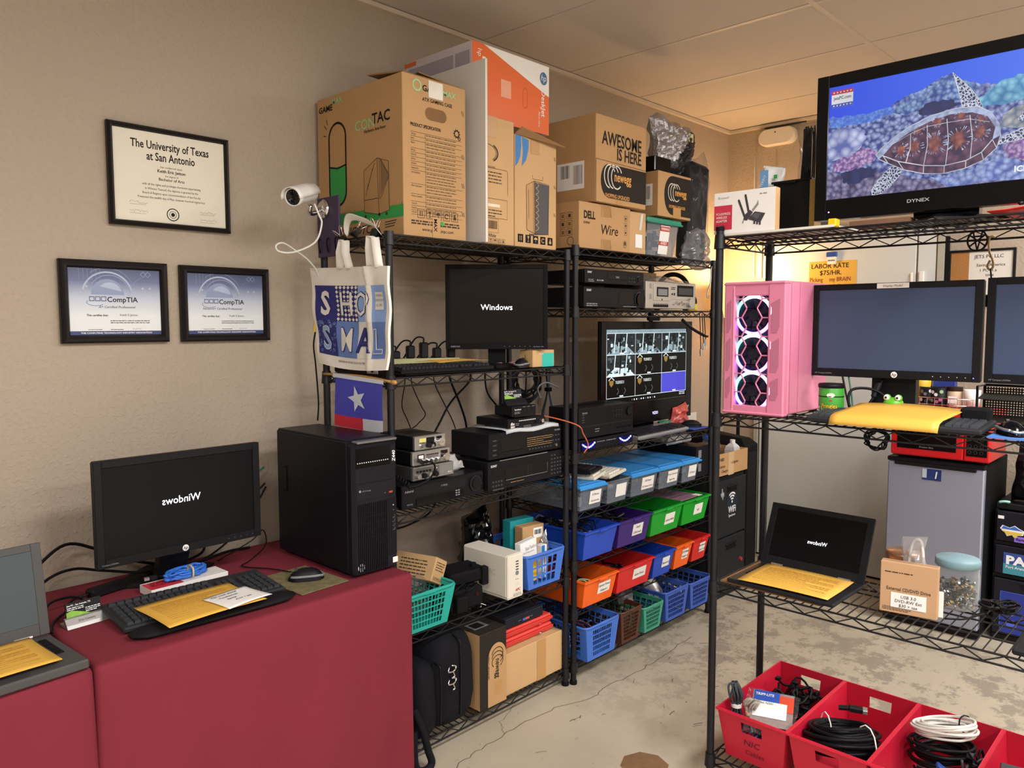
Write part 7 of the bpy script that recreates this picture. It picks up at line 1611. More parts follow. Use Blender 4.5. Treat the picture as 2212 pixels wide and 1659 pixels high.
        for k in range(26):
            a = rn.uniform(0, 2 * PI); r0, r1 = rn.uniform(.55, .95) * s1, rn.uniform(1.0, 1.35) * s1; w_ = rn.uniform(.02, .06); c, d = (p[0] + r0 * math.cos(a), p[1] + r0 * math.sin(a)), (a - w_, a + w_)
            m.poly(f, [c] + [(p[0] + r1 * math.cos(e_), p[1] + r1 * math.sin(e_)) for e_ in d], STK, .004)
    m.line(f, ins, .0024, LNW, off=.0044)
    for a, b in zip(ins, reversed(lo[:-1])): m.line(f, [a, b], .0018, LNW, off=.0044)
    for a, b in ((A(-1.875, 1.96), A(-1.885, 2.036)), (A(-1.92, 1.947), A(-1.925, 2.052)), (A(-1.973, 1.94), A(-1.972, 2.06)), (A(-2.03, 1.95), A(-2.025, 2.06))): m.line(f, [a, Vector(a).lerp(Vector(b), .5) + Vector((.005, 0)), b], .002, LNW, off=.0044)
    m.line(f, [A(-1.84, 2.015), A(-1.885, 2.036), A(-1.925, 2.048), A(-1.972, 2.05), A(-2.025, 2.05), A(-2.07, 2.035)], .0013, LNW, off=.0044)
    m.line(f, up + lo, .0018, LNW, True, .0045)
    p = A(-1.669, 2.189); PPR = tvi('card_white', '#e8e8ee', .8, 5); m.rect(f, p[0], p[0] + .06, p[1] - .047, p[1], PPR, .002); m.rect(f, p[0], p[0] + .06, p[1] - .011, p[1], tvi('card_red', '#c23a4a', .7, 5), .0023); m.rect(f, p[0], p[0] + .06, p[1] - .047, p[1] - .037, tvi('card_blue', '#4a5cb8', .7, 5), .0023)
    m.text(f, 'JetsPC.com', p[0] + .03, p[1] - .0255, .0125, tvi('card_ink', '#23234a', .4, 5), 'C', .0026, sx=.85, bold=.015); m.bars(f, p[0] + .008, p[0] + .052, p[1] - .03, 1, .004, .0025, MATS['tv_card_ink'], 3)
    for i in range(6): m.disc(f, p[0] + .007 + i * .0093, p[1] - .042, .0022, PPR, 5, .0028); m.disc(f, p[0] + .007 + i * .0093, p[1] - .0055, .0022, PPR, 5, .0028)
    p = A(-2.128, 1.903); m.text(f, 'ICE', p[0], p[1], .02, PPR, 'L', .0046, bold=.03)
TVW = .67
monitor('large black television with a sea turtle picture on the rack top', (2.125, -1.628 - TVW / 2, z1 - .001), Q, TVW, .409, (.034, .034, .033, .058), .025, BLKG, BLKG, .07, deco=turtle_tv, py=-.095, base=(.2, .2), neck=.16, name='television')
# hung under the top shelf
t = thing('wire_emblem', 'round black wire emblem hung under the rack top shelf', 'ornament', (2.347, -1.983, 1.768), Q)
q = MB(); q.tube([(.026 * math.cos(a), -.004, .03 * math.sin(a)) for a in [2 * PI * i / 6 for i in range(6)]], .003, BLK, 6, 4, True)
for a in ((-.02, .016, .02, -.016), (-.02, -.016, .02, .016), (-.026, 0, .026, 0), (-.012, .026, .0, -.028), (.012, .026, 0, -.028), (-.014, .012, .014, .012)): q.cyl((a[0], -.004, a[1]), (a[2], -.004, a[3]), .0025, BLK, n=6)
q.build('wire', t)
t = thing('twisted_hook', 'tan twisted wire hook hanging with a pen below the rack top', 'hook', (2.347, -2.012, 1.765), Q)
q = MB(); q.tube([(.016, .0, .005), (.012, -.008, .012), (.002, -.008, .005), (.003, -.006, -.03), (.012, -.005, -.055), (.014, -.005, -.075), (.006, -.005, -.083), (0, -.005, -.072), (.006, -.005, -.056)], .0032, mat('tan_wire', '#a78d62', .5), 8, 4); q.build('hook', t)
q = MB(); q.tube([(.008, -.006, -.08), (.012, -.006, -.12), (.013, -.006, -.16)], .0025, BLK, 6, 3); q.box(-.012, .02, -.012, 0, -.19, -.155, BLK, .003); q.box(.016, .042, -.012, -.004, -.2, -.158, WHT, .003); q.box(-.035, -.01, -.012, -.004, -.2, -.165, mat('taupe', '#8f7f72', .6), .003); q.tube([(-.012, -.008, -.165), (-.05, -.008, -.15), (-.07, -.008, -.142)], .0022, BLK, 5, 2); q.build('pen_holder', t)

# ---- low shelf
q = MB(); q.box(0, .33, 0, .28, 0, .005, mat('hardboard', '#7a5632', .6, var=.1)); tag(q.build('hardboard', loc=(2.004, -1.364, z3_), rz=Q), 'brown hardboard under the laptop on the low shelf', 'board')
def lapd(m, f, W, H): m.text(f, 'Windows', .006, H * .44, .0185, GLOW, 'C', .0012, sx=.9, mirror=True, bold=.004)
BL2 = mat('laptop_black', '#1d1e22', .45)
laptop('black laptop with mirrored white Windows text on the low shelf', (1.992, -1.563, z3_ + .006), R(-91), .345, .235, .212, R(24), DARKSCR, BL2, lapd, bt=.015)
sheet('yellow sheet covering the keys of the low shelf laptop', (1.995, -1.572, z3_ + .0245), R(-89), .285, .228, YEL, yprint, .003)
def dvdb(q, F, L, T, W, D, H):
    q.text(F, 'External CD/DVD Drive', W / 2, .068, .0135, CARDD, 'C', sx=.85, bold=.01); q.bars(F, .012, .085, H - .028, 1, .006, .003, CARDD, 2); q.bars(F, .008, .085, .018, 3, .004, .0016, CARDD, 3)
    q.rect(F, .03, .122, .018, .062, PAPER, .0012)
    for i, s in enumerate(('USB 3.0', 'DVD-RW Ext', '$30 + tax')): q.text(F, s, .076, .047 - i * .013, .0125, PEN, 'C', .002, shear=.12)
carton('tan external drive box with white price sticker on the low shelf', (2.093, -1.828, z3_), .15, .03, .15, mat('tan_carton', '#bd9670', .7, var=.05), dvdb, R(-81.5), None, rx=0)
q = MB(); q.box(0, .152, 0, .004, 0, .075, PAPER, .001); tag(q.build('card', loc=(2.128, -1.832, z3_), rz=R(-81.5)), 'white card standing behind the tan drive box', 'card')
pouch('clear plastic packet with a cable standing behind the tan drive box', (2.15, -1.905, z3_ + .15), [(-.03, -.12), (.035, -.12), (.03, .085), (-.035, .065)], .02, clear('packet_film', '#dcdce0', .3, .12, .3), 71, .012, 14, Q)
q = MB(); q.tube([(-.02, 0, -.03), (-.01, 0, .05), (.012, 0, .06), (.02, 0, .0), (.012, 0, -.06)], .0045, WHT, 6, 4); q.box(.004, .016, -.006, .006, -.08, -.02, WHT, .002); tag(q.build('white_cable', loc=(2.152, -1.905, z3_ + .15), rz=Q), 'white cable inside the clear packet', 'cable')
GLS = clear('jar_glass', '#dfe3e2', .06, .05)
def jar(label, loc, r, h, lidm, lh, fillm, fh, seed):
    t = thing('glass_jar', label, 'jar', loc)
    q = MB(); q.lathe([(.001, .002), (r * .8, 0), (r * .95, .008), (r, .03), (r, h * .8), (r * .9, h * .93), (r * .86, h)], GLS, n=28); q.build('glass', t)
    q = MB(); q.lathe([(.001, h + lh), (r * .95, h + lh), (r, h + lh * .8), (r, h), (r * .88, h - .002)], lidm, n=28); q.build('lid', t)
    q = MB(); rn = random.Random(seed)
    for i in range(320):
        a, rr = rn.uniform(0, 6.3), r * .86 * math.sqrt(rn.random()); z_ = rn.uniform(.006, fh); p = Vector((rr * math.cos(a), rr * math.sin(a), z_)); d = Vector((rn.uniform(-1, 1), rn.uniform(-1, 1), rn.uniform(-.5, .5))).normalized() * rn.uniform(.006, .012)
        q.cyl(p, p + d, rn.uniform(.002, .005), fillm[i % len(fillm)], n=6)
    o = q.build('contents', t); return t
BRASS = mat('brass', '#b99a4e', .3, .9); 
jar('glass jar with pale blue lid full of screws on the low shelf', (2.283, -1.983, z3_), .06, .125, mat('pale_blue_lid', '#7d9fa8', .5), .022, [BRASS, CHR, SIL, GRY, BLK], .075, 3)
jar('glass jar with copper lid behind the tan drive box', (2.245, -1.845, z3_), .05, .12, mat('copper_lid', '#a5795c', .3, .6), .028, [BRASS, CHR, mat('copper_bits', '#8d5a3a', .4, .6)], .06, 4)
tangle('black cables with a plug lying behind the jar with pale blue lid', (2.26, -2.03, z3_ + .002), .14, .1, .03, [CAB], 9, 91, .0032, Q, 'cable_heap')
cable('thin black cable lying across the low shelf wires', [(2.14, -1.99, z3_ + .004), (2.17, -2.03, z3_ + .004), (2.22, -2.05, z3_ + .005), (2.25, -2.07, z3_ + .006), (2.20, -2.1, z3_ + .004)], .0028)
laptop('black laptop at the right edge on the low shelf', (1.995, -2.36, z3_), R(-90), .36, .24, .23, R(20), DARKSCR, BL2, bt=.018)
sheet('yellow sheet on the keys of the laptop at the right edge', (2.0, -2.345, z3_ + .0225), R(-90), .27, .2, YEL, yprint, .003)
def bluebk(q, F, L, T, W, D, H): pass
# ---- red bins on the floor shelf
RB = mat('bin_crimson', '#c41a36', .4, var=.05)
zb = z4_
def nic(q, f, W, H): q.text(f, 'NIC', .085, .062, .03, mat('maroon_pen', '#5a0f1e', .7), shear=.15, sx=1.1); q.text(f, 'Cables', .09, .03, .024, MATS['maroon_pen'], shear=.1)
ys = (-1.364, -1.606, -1.848, -2.09)
for i, lb in enumerate(('red handled bin marked NIC Cables, nearest the rack post', 'red handled bin holding the big black coiled cable', 'red handled bin holding white and black cable coils', 'red handled bin cut by the right edge, holding a dark adapter')):
    tub(lb, (2.004, ys[i], zb), .232, .475, .165, RB, None, .02, .028, .005, 'red bins on the bottom shelf', Q, True, .003, nic if i == 0 else None)
def lcoil(label, loc, r, n, rc, m, seed, tilt_x=0, tilt_y=0, spread=.012, zh=.05, ties=None, group=None):
    t = thing('cable_coil', label, 'cable coil', loc, 0, group, tilt_x, tilt_y); rn = random.Random(seed); q = MB()
    for k in range(n):
        rr = r - spread * rn.random() * 2.2; z_ = zh * k / n; ph = rn.uniform(0, 6); q.tube([(rr * math.cos(a) + rn.uniform(-.003, .003), rr * math.sin(a) + rn.uniform(-.003, .003), z_ + .006 * math.sin(a + ph)) for a in [2 * PI * i / 18 for i in range(18)]], rc, m, 7, 2, True)
    q.build('cable', t)
    for a, mt in ties or ():
        q = MB(); c = Vector((math.cos(a), math.sin(a), 0)); pm_ = c * (r - spread); q.tube([pm_ + c * (spread + rc * 2.2) * math.cos(b) + VZ * (zh / 2 + (zh / 2 + rc * 2.6) * math.sin(b)) for b in [2 * PI * i / 12 for i in range(12)]], .0022, mt, 6, 0, True); q.build('tie', t)
    return t
lcoil('thick black video cable coiled in the second red bin', (2.14, -1.72, zb + .088), .109, 20, .0062, CAB, 5, R(-9), R(12), .02, .085, ((.9, PAPER), (-1.9, PAPER)))
q = MB(); q.box(-.02, .02, -.012, .012, -.008, .008, BLK, .003); q.box(.02, .034, -.014, .014, -.006, .006, SIL, .001); q.cyl((-.02, 0, 0), (-.05, 0, -.004), .008, BLK, n=10); tag(q.build('video_plug', loc=(2.215, -1.73, zb + .205), rz=R(-70)), 'black video plug lying on the thick coiled cable', 'plug')
lcoil('white network cable coil on top in the third red bin', (2.31, -1.963, zb + .18), .09, 11, .0042, mat('white_cable', '#d9d5cc', .5), 7, R(-12), R(10), .014, .03, ((-.6, BLK),))
lcoil('black cable coil under the white one in the third red bin', (2.29, -1.963, zb + .095), .096, 14, .0048, CAB, 8, R(-6), R(6), .016, .06)
q = MB(); q.box(-.012, .012, -.03, .03, -.006, .006, mat('serial_blue', '#1f3f8c', .4), .003); q.box(-.01, .01, -.045, -.03, -.004, .004, SIL); o = q.build('serial_plug', loc=(2.16, -2.005, zb + .135), rz=R(20)); o.rotation_euler = (R(35), 0, R(20)); tag(o, 'blue plug hanging from the coils in the third red bin', 'plug')
tangle('loose black cables at the right of the third red bin', (2.1, -2.02, zb + .05), .06, .3, .12, [CAB, GRY], 8, 95, .004, Q)
tangle('black cables heaped at the back of the first red bin', (2.22, -1.39, zb + .03), .19, .22, .12, [CAB], 18, 96, .004, Q)
tangle('blue and grey network cables low in the first red bin', (2.05, -1.39, zb + .02), .18, .16, .09, [BLUEC, GRY, CAB], 14, 97, .0034, Q)
tangle('white and black odds low in the third red bin', (2.04, -1.87, zb + .02), .2, .3, .05, [PAPER, CAB, GRY], 14, 98, .0034, Q)
t = thing('cable_bundle', 'dark grey cable bundle tied upright in the first red bin', 'cable bundle', (2.06, -1.402, zb + .08), 0)
q = MB(); rn = random.Random(3); DG = mat('slate_cable', '#2e343b', .5)
for k in range(12): a = rn.uniform(-.022, .022); b = rn.uniform(-.018, .018); q.tube([(a * 1.3, b * 1.2, .0), (a, b, .05), (a * .5, b * .5, .085), (a * 1.1, b * 1.1, .12), (a * .9, b * .8 + .01, .15), (a * .3, b * .3 + .005, .155), (a * .8, b, .11), (a * .4, b * .4, .08)], .0036, DG, 6, 3)
q.build('cables', t); q = MB(); q.cyl((0, 0, .078), (0, 0, .088), .018, WHT, n=12); q.build('tie', t)
t = thing('cable_bundle', 'pale grey cable bundle tied beside the dark one in the first red bin', 'cable bundle', (2.06, -1.447, zb + .10), 0)
q = MB()
for k in range(8): a = rn.uniform(-.016, .016); b = rn.uniform(-.016, .016); q.tube([(a * 1.4, b * 1.2 - .01, .0), (a * .6, b * .5, .05), (a, b * 1.3, .085), (a * .5, b - .02, .1), (a, b * 1.3, .07)], .0036, mat('pale_cable', '#a9a39a', .5), 6, 3)
q.build('cables', t); q = MB(); q.cyl((0, 0, .046), (0, 0, .056), .012, mat('rubber_band', '#c9b48a', .6), n=12); q.build('tie', t)
def trip(q):
    f = front(0, -.014, 0); q.rect(f, -.065, .065, -.06, .07, mat('packet_back', '#8f7f7a', .5, var=.3, vscale=60), .004); q.rect(f, -.06, .02, .03, .07, mat('trip_blue', '#2f55b0', .4), .006); q.rect(f, .015, .065, .0, .06, mat('trip_orange', '#d04a30', .4), .0055); q.text(f, 'TRIPP-LITE', -.056, .05, .014, PAPER, off=.0075, bold=.02, sx=.9); q.rect(f, -.06, .045, -.03, .03, PAPER, .006); q.bars(f, -.05, .03, .018, 4, .008, .003, INK, 3); q.text(f, 'Model: N201', -.055, .019, .011, INK, off=.0075); q.barcode(f, -.05, -.01, -.026, -.014, INK, 3)
pouch('clear packet with a blue and white cable label in the first red bin', (2.105, -1.505, zb + .15), [(-.085, -.085), (.075, -.085), (.08, .085), (-.08, .085)], .022, FILM, 73, .012, 16, R(-70), extra=trip, rx=R(-62))
q = MB(); q.box(0, .075, 0, .05, 0, .03, mat('adapter_slate', '#3a3b40', .5), .004); o = q.build('power_adapter', loc=(2.25, -2.12, zb + .12), rz=R(-80)); tag(o, 'dark grey power adapter in the right red bin', 'power adapter')
pouch('clear bag of parts in the right red bin', (2.12, -2.19, zb + .09), [(-.09, -.07), (.09, -.07), (.08, .05), (-.09, .06)], .12, clear('mauve_film', '#b39aa6', .4, .15), 75, .03, 14, Q)
# ================================================================== things along the far wall
CABK = mat('cabinet_black', '#26282a', .45, var=.05)
t = thing('file_cabinet', 'black two drawer file cabinet at the end of the corner rack', 'file cabinet', (3.47, -.522, 0))
W, D, H = .376, .46, .693
q = MB(); q.box(0, W, .012, D, 0, H, CABK, .003); q.build('body', t)
for i, (b0, b1) in enumerate(((.352, .668), (.03, .342))):
    d = MB(); d.box(.004, W - .004, -.004, .014, b0, b1, CABK, .003); F = front(0, -.004, 0); c = W * .55
    d.slab(F, c - .055, c + .055, b1 - .07, b1 - .045, -.003, BLKM); d.poly(F, [(c - .06, b1 - .072), (c + .06, b1 - .072), (c + .05, b1 - .038), (c - .05, b1 - .038)], BLKM, .0008); o = d.build('drawer', t)
    h = MB(); h.box(c - .06, c + .06, -.012, -.004, b1 - .045, b1 - .036, BLK, .003); h.build('handle', o)
    if i == 0:
        s_ = MB(); s_.disc(F, .21, .53, .062, mat('wifi_navy', '#1d2733', .5), 28, .001)
        for k, r in enumerate((.02, .036, .052)): s_.ring(F, .21, .535, r, .009, INKW, 14, .0016, t0=PI * .28, t1=PI * .72)
        s_.disc(F, .21, .537, .007, INKW, 12, .0016); s_.text(F, 'WiFi', .21, .478, .052, INKW, 'C', .0018, bold=.02, sx=.85); s_.text(F, 'Spectrum', .21, .455, .02, INKW, 'C', .0018, bold=.01)
        s_.build('sticker', o)
        s_ = MB(); tx = [(-.5, .1), (-.2, .1), (-.2, .5), (.1, .5), (.1, .2), (.45, .1), (.5, -.2), (.3, -.3), (.15, -.6), (0, -.45), (-.2, -.2), (-.3, -.3)]; s_.poly(F, [(.1 + .042 * a, .595 + .06 * b) for a, b in tx], INKG, .001); s_.text(F, 'TX', .1, .588, .018, INKW, 'C', .0018); s_.build('state_sticker', o)
q = MB(); q.cyl((W - .06, -.004, .19), (W - .06, -.016, .19), .011, mat('knob_red', '#a83232', .4), n=14); q.build('lock', t)
def opencarton(label, loc, W, D, H, m, deco):
    t = thing('cardboard_box', label, 'box', loc, 0, None); q = MB()
    for a in ((0, W, 0, .005), (0, W, D - .005, D), (0, .005, .005, D - .005), (W - .005, W, .005, D - .005)): q.box(a[0], a[1], a[2], a[3], 0, H, m)
    q.box(0, W, 0, D, 0, .005, m); deco(q, front(0, 0, 0)); q.build('carton', t); return t
def dd(q, f):
    q.text(f, 'T480', .03, .085, .028, PEN, shear=.1); q.text(f, 'Laptop', .04, .05, .022, PEN, shear=.2); q.text(f, 'Charger', .06, .022, .022, PEN, shear=.2); q.text(f, '/ adapter', .16, .06, .025, PEN, shear=.2); q.rect(f, .14, .2, 0, .125, mat('clear_tape', '#cdae84', .2), .0008)
opencarton('open cardboard box of bottles on the black file cabinet', (3.475, -.535, .695), .362, .3, .126, CARD, dd)
t = thing('plastic_bottle', 'white squared plastic bottle in the box on the file cabinet', 'bottle', (3.80, -.46, .702))
q = MB(); q.ring_loft([[(a * k, b * k, z_) for a, b in ((-.036, -.03), (.036, -.03), (.036, .03), (-.036, .03))] for k, z_ in ((.9, 0), (1, .005), (1, .105), (.85, .125), (.4, .142))], mat('bottle_white', '#c9cbcc', .35, var=.03), False); q.rect(front(-.03, -.031, .02), 0, .05, .0, .07, GRY); q.bars(front(-.03, -.0312, .02), .004, .046, .06, 5, .011, .005, INKW, 3); q.build('body', t)
q = MB(); q.cyl((0, 0, .14), (0, 0, .162), .015, WHT, n=14); q.build('cap', t)
t = thing('plastic_jar', 'clear plastic jar with bright blue lid in the box of bottles', 'jar', (3.79, -.33, .702))
q = MB(); q.lathe([(.001, .001), (.05, .0), (.055, .01), (.055, .12), (.048, .14), (.045, .15)], GLS, n=24); q.build('jar', t); q = MB(); q.lathe([(.001, .185), (.046, .185), (.049, .18), (.049, .152), (.045, .15)], mat('lid_blue', '#2f5fd0', .4), n=24); q.build('lid', t)
q = MB(); 
for i in range(40): rn = random.Random(i + 300); a, r = rn.uniform(0, 6.3), rn.uniform(0, .045); q.box(r * math.cos(a) - .006, r * math.cos(a) + .006, r * math.sin(a) - .006, r * math.sin(a) + .006, .004 + .04 * rn.random(), .014 + .05 * rn.random(), (WHT, MGR, GRY)[i % 3])
q.build('contents', t)
t = thing('black_tower', 'tall narrow black tower right of the file cabinet', 'tower', (3.885, -.50, 0)); q = MB()
q.ring_loft([[(0, 0, 0), (.145, 0, 0), (.145, .4, 0), (0, .4, 0)], [(0, 0, .80), (.145, 0, .82), (.145, .4, .85), (0, .4, .86)], [(.02, .04, .86), (.12, .04, .855), (.12, .38, .89), (.02, .38, .89)]], BLKM, False); q.build('body', t); q = MB(); q.box(.02, .125, -.003, .001, .1, .78, BLK, .001); q.build('front_panel', t)
q = MB(); q.box(0, .13, 0, .01, 0, .97, mat('white_strip_panel', '#d5d2c8', .5, var=.03)); tag(q.build('white_board', loc=(3.93, -.075, .0)), 'tall white board leaning in the corner behind the black tower', 'board')
# lamp in the corner
t = thing('floor_lamp', 'glowing floor lamp in the far corner behind the racks', 'lamp', (4.30, -.235, 0))
q = MB(); q.lathe([(.001, 0), (.11, 0), (.11, .015), (.02, .028), (.012, .035)], BLKM, n=24); q.build('base', t); q = MB(); q.cyl((0, 0, .03), (0, 0, 1.62), .011, BLKM, n=12); q.build('pole', t)
q = MB(); q.lathe([(.10, 1.56), (.145, 1.80), (.142, 1.80), (.097, 1.56)], mat('lamp_shade', '#ffd9a0', .8, var=.02, emit=1.6, ecol='#ffc06a'), n=28); q.build('lamp_shade', t)
q = MB(); q.sph((0, 0, 1.69), .03, mat('bulb', '#fff0d0', .5, var=0, emit=18, ecol='#ffd9a0'), 12); q.build('bulb', t)
for i, (x, y, z_, e) in enumerate(((.0, 0, 1.83, 13),)):
    l = bpy.data.lights.new('bulb_light', 'POINT'); l.energy = e; l.color = (1, .66, .3); l.shadow_soft_size = .05; lo = bpy.data.objects.new('bulb_light', l); COL.objects.link(lo); lo.parent = t; lo.location = (x, y, z_)
q = MB(); q.tube([(XB - .03, -.20, 2.6), (XB - .028, -.205, 2.2), (XB - .028, -.21, 1.80), (XB - .03, -.212, 1.72)], .004, mat('cord_white', '#cfcabd', .5), 6, 4); tag(q.build('pull_cord'), 'white cord running down the far wall by the door frame', 'cord')
# wall things
t = thing('emergency_light', 'white oval emergency light high on the far wall', 'emergency light', (XB, -.347, 2.695), Q)
EW = mat('fixture_white', '#e0d8ca', .4, var=.02); q = MB()
def stad(s_, y): return [(y_, y, z_) for y_, z_ in [(.07 * s_ + .0 + (.052 * s_) * math.cos(a), .052 * s_ * math.sin(a)) for a in [-PI / 2 + PI * i / 14 for i in range(15)]] + [(-.07 * s_ + (.052 * s_) * math.cos(a), .052 * s_ * math.sin(a)) for a in [PI / 2 + PI * i / 14 for i in range(15)]]]
q.ring_loft([stad(1, 0), stad(1, -.035), stad(.96, -.045), stad(.9, -.048)], EW, False); q.build('housing', t); q = MB(); q.disc(front(0, -.048, 0), -.005, .025, .005, GRY, 12); q.build('sensor', t)
q = MB(); q.box(XB - .012, XB, -.52, -.255, 2.758, 2.766, GRY); o = q.build('ceiling_strip'); tag(o, 'dark strip along the ceiling edge above the oval light', 'strip')  # thin dark grey strip just below the ceiling edge
cable('thin wire running down from the oval emergency light', [(XB - .008, -.335, 2.625), (XB - .008, -.335, 2.3), (XB - .008, -.335, 2.1)], .0018, mat('tan_wire', '#a78d62', .5))
t = thing('paper_sign', 'yellow handwritten labor rate sign on the pale door', 'sign', (XB - .0225, -.573, 1.70), Q); q = MB(); q.box(0, .285, -.0012, 0, 0, .2, YEL); F = front(0, -.0012, 0)
q.text(F, 'LABOR RATE', .013, .158, .04, PEN, sx=.98, bold=.004); q.text(F, '$75/HR.', .065, .117, .04, PEN, bold=.004); q.text(F, 'Picking', .006, .078, .036, mat('dark_red_pen', '#8c2a22', .7), bold=.004, sx=.8); q.text(F, 'my BRAIN', .125, .078, .036, MATS['dark_red_pen'], bold=.004, sx=.82); q.text(F, '$100/HR.', .07, .035, .036, PEN); q.build('paper', t)
t = thing('magnet_clip', 'blue and white magnetic clip above the yellow sign', 'clip', (XB - .024, -.713, 1.905), Q); q = MB(); q.ring_loft([[(-.03, y, .045), (.03, y, .045), (.024, y, -.025), (-.024, y, -.025)] for y in (0, -.014)], WHT, False); q.box(-.032, .032, -.017, -.001, .018, .048, mat('clip_blue', '#24479c', .4), .004); q.text(front(0, -.0145, 0), 'aleutica', 0, -.006, .014, INK, 'C', bold=.02); q.build('clip', t)
t = thing('notice_board', 'half cork half white notice board on the far wall', 'notice board', (XB, -1.345, 1.62), Q); q = MB()
for a in ((0, .318, 0, .012), (0, .318, .288, .30), (0, .012, .012, .288), (.306, .318, .012, .288)): q.box(a[0], a[1], -.018, 0, a[2], a[3], BLK, .002)
q.build('frame', t); q = MB(); q.box(.012, .1, -.008, 0, .012, .288, mat('cork', '#a3703a', .85, var=.3, vscale=120)); q.build('cork', t); q = MB(); q.box(.1, .306, -.008, 0, .012, .288, mat('whiteboard', '#d6d1c6', .3, var=.02)); F = front(0, -.008, 0)
q.text(F, 'JETS PC LLC', .125, .252, .026, PEN); q.text(F, 'Saving America', .135, .208, .022, PEN, shear=.1); q.text(F, '1 PC at a', .15, .18, .022, PEN); q.text(F, 'time', .18, .155, .022, PEN); q.build('whiteboard', t)
# fridge + microwave
FX = 3.9
t = thing('mini_fridge', 'small fridge with grey steel door behind the free-standing rack', 'refrigerator', (FX, -1.266, 0), Q); W, D, H = .436, .46, .855; STL = mat('steel_door', '#a6acc0', .32, .5, var=.05, vscale=3)
q = MB(); q.box(0, W, .045, D, .02, H, BLKM, .004)
for x in (.02, W - .06): q.box(x, x + .04, .06, .1, 0, .022, BLKM)
q.build('cabinet', t); d = MB(); d.box(.003, W - .003, 0, .042, .05, H - .022, STL, .006); o = d.build('door', t); h = MB(); h.box(0, W, -.004, .046, H - .022, H, BLK, .004); h.box(.035, W - .035, -.008, .02, H - .038, H - .02, BLK, .004); h.build('handle', o); k = MB(); k.box(0, W, .01, .045, .012, .05, BLKM); k.build('kick_plate', t)
q = MB(); F = front(0, -.001, 0); q.rect(F, .165, .25, H - .1, H - .045, mat('magnet_blue', '#20366e', .3, var=.8, vscale=50), .0012); q.rect(F, .165, .185, H - .09, H - .045, mat('magnet_pale', '#b9c4d0', .3), .0016); q.line(F, [(.225, H - .09), (.23, H - .055)], .006, PAPER, off=.0018); q.build('magnet', t)
t = thing('microwave', 'red microwave with black door on the small fridge', 'microwave', (FX - .02, -1.285, H + .001), Q); RM = mat('microwave_red', '#c21a1e', .25, var=.03); W, D, H2 = .435, .34, .25
q = MB(); q.box(0, W, .012, D, .012, H2, RM, .006)
for x in (.03, W - .06):
    for y in (.03, D - .06): q.box(x, x + .03, y, y + .03, 0, .014, BLKM)
q.build('body', t); d = MB(); d.box(0, .325, 0, .014, .016, H2 - .003, RM, .005); d.slab(front(0, 0, 0), .03, .295, .05, H2 - .03, .002, BLKG, .001); d.text(front(0, -.002, 0), 'Proctor Silex', .165, .058, .012, INKG, 'C'); d.build('door', t)
d = MB(); d.box(.327, W, 0, .014, .016, H2 - .003, RM, .005); F = front(0, 0, 0); d.slab(F, .338, W - .01, .04, H2 - .02, .002, BLKG, .001)
for i in range(12): d.ring(F, .352 + (i % 3) * .025, .06 + (i // 3) * .03, .007, .0015, GRY, 12, .003)
d.build('control_panel', t)
zt_ = H + .001 + H2 + .002
def mug(label, loc, m, band):
    t = thing('mug', label, 'mug', loc, Q, 'mugs on the microwave'); q = MB(); q.lathe([(.001, .002), (.036, 0), (.039, .004), (.04, .095), (.037, .095), (.036, .01), (.001, .008)], m, n=22)
    for k, (a, z_) in enumerate(((-.6, .03), (-.1, .06), (.4, .035), (.5, .075), (-.5, .072), (.0, .025))): c = Vector((math.sin(a) * .0403, -math.cos(a) * .0403, z_)); q.disc((c, Vector((math.cos(a), math.sin(a), 0)), VZ), 0, 0, .009, band[k % len(band)], 10, .0008)
    q.build('cup', t); q = MB(); q.tube([(.038, 0, .075), (.06, 0, .07), (.062, 0, .04), (.038, 0, .025)], .005, m, 8, 4); q.build('handle', t); return t
zt_ = 1.109
mug('black mug with white marks, left of the pair on the microwave', (4.06, -1.40, zt_), BLK, [INKW, MGR, GRY]); mug('black mug with coloured marks, right of the pair on the microwave', (4.05, -1.452, zt_), BLK, [mat('mug_green', '#8fb08a', .5), INKW, mat('mug_pink', '#a85a86', .5)])
t = thing('candle_jar', 'glass candle jar with dark lid on the microwave', 'candle', (4.06, -1.52, zt_)); q = MB(); q.lathe([(.001, .001), (.034, 0), (.036, .006), (.036, .075), (.034, .08)], mat('candle_cream', '#c9b398', .3), n=22); q.rect((Vector((-.0365, .02, 0)), -VY, VZ), 0, .04, .02, .055, PAPER, .002); q.build('jar', t); q = MB(); q.cyl((0, 0, .08), (0, 0, .1), .036, mat('lid_brown', '#2f211b', .4), n=20); q.build('lid', t)
t = thing('paper_cup', 'white cup right of the candle jar on the microwave', 'cup', (4.05, -1.60, zt_)); q = MB(); q.lathe([(.001, 0), (.03, 0), (.038, .09), (.036, .09), (.029, .004)], WHT, n=20); q.build('cup', t)
q = MB(); q.box(0, .10, 0, .05, 0, .15, mat('box_navy', '#2a3a8c', .5)); tag(q.build('blue_box', loc=(4.13, -1.40, zt_), rz=Q), 'dark blue box behind the mugs on the microwave', 'box')
q = MB(); q.lathe([(.001, 0), (.035, 0), (.042, .18), (.001, .18)], mat('tub_yellow', '#e0b62c', .4), n=18); tag(q.build('yellow_tub', loc=(4.10, -1.46 + .12 - .02, zt_ + .0)), 'yellow tub among the things behind the mugs', 'tub')
t = thing('wire_rail', 'small chrome wire rail in front of the mugs', 'rail', (3.99, -1.36, zt_ - .0), Q); q = MB()
for z_ in (.012, .045): q.tube([(0, 0, z_), (.28, 0, z_)], .0025, CHR, 6)
for i in range(8): q.cyl((.02 + i * .034, 0, 0), (.02 + i * .034, 0, .045), .0016, CHR, n=5)
q.build('wires', t)
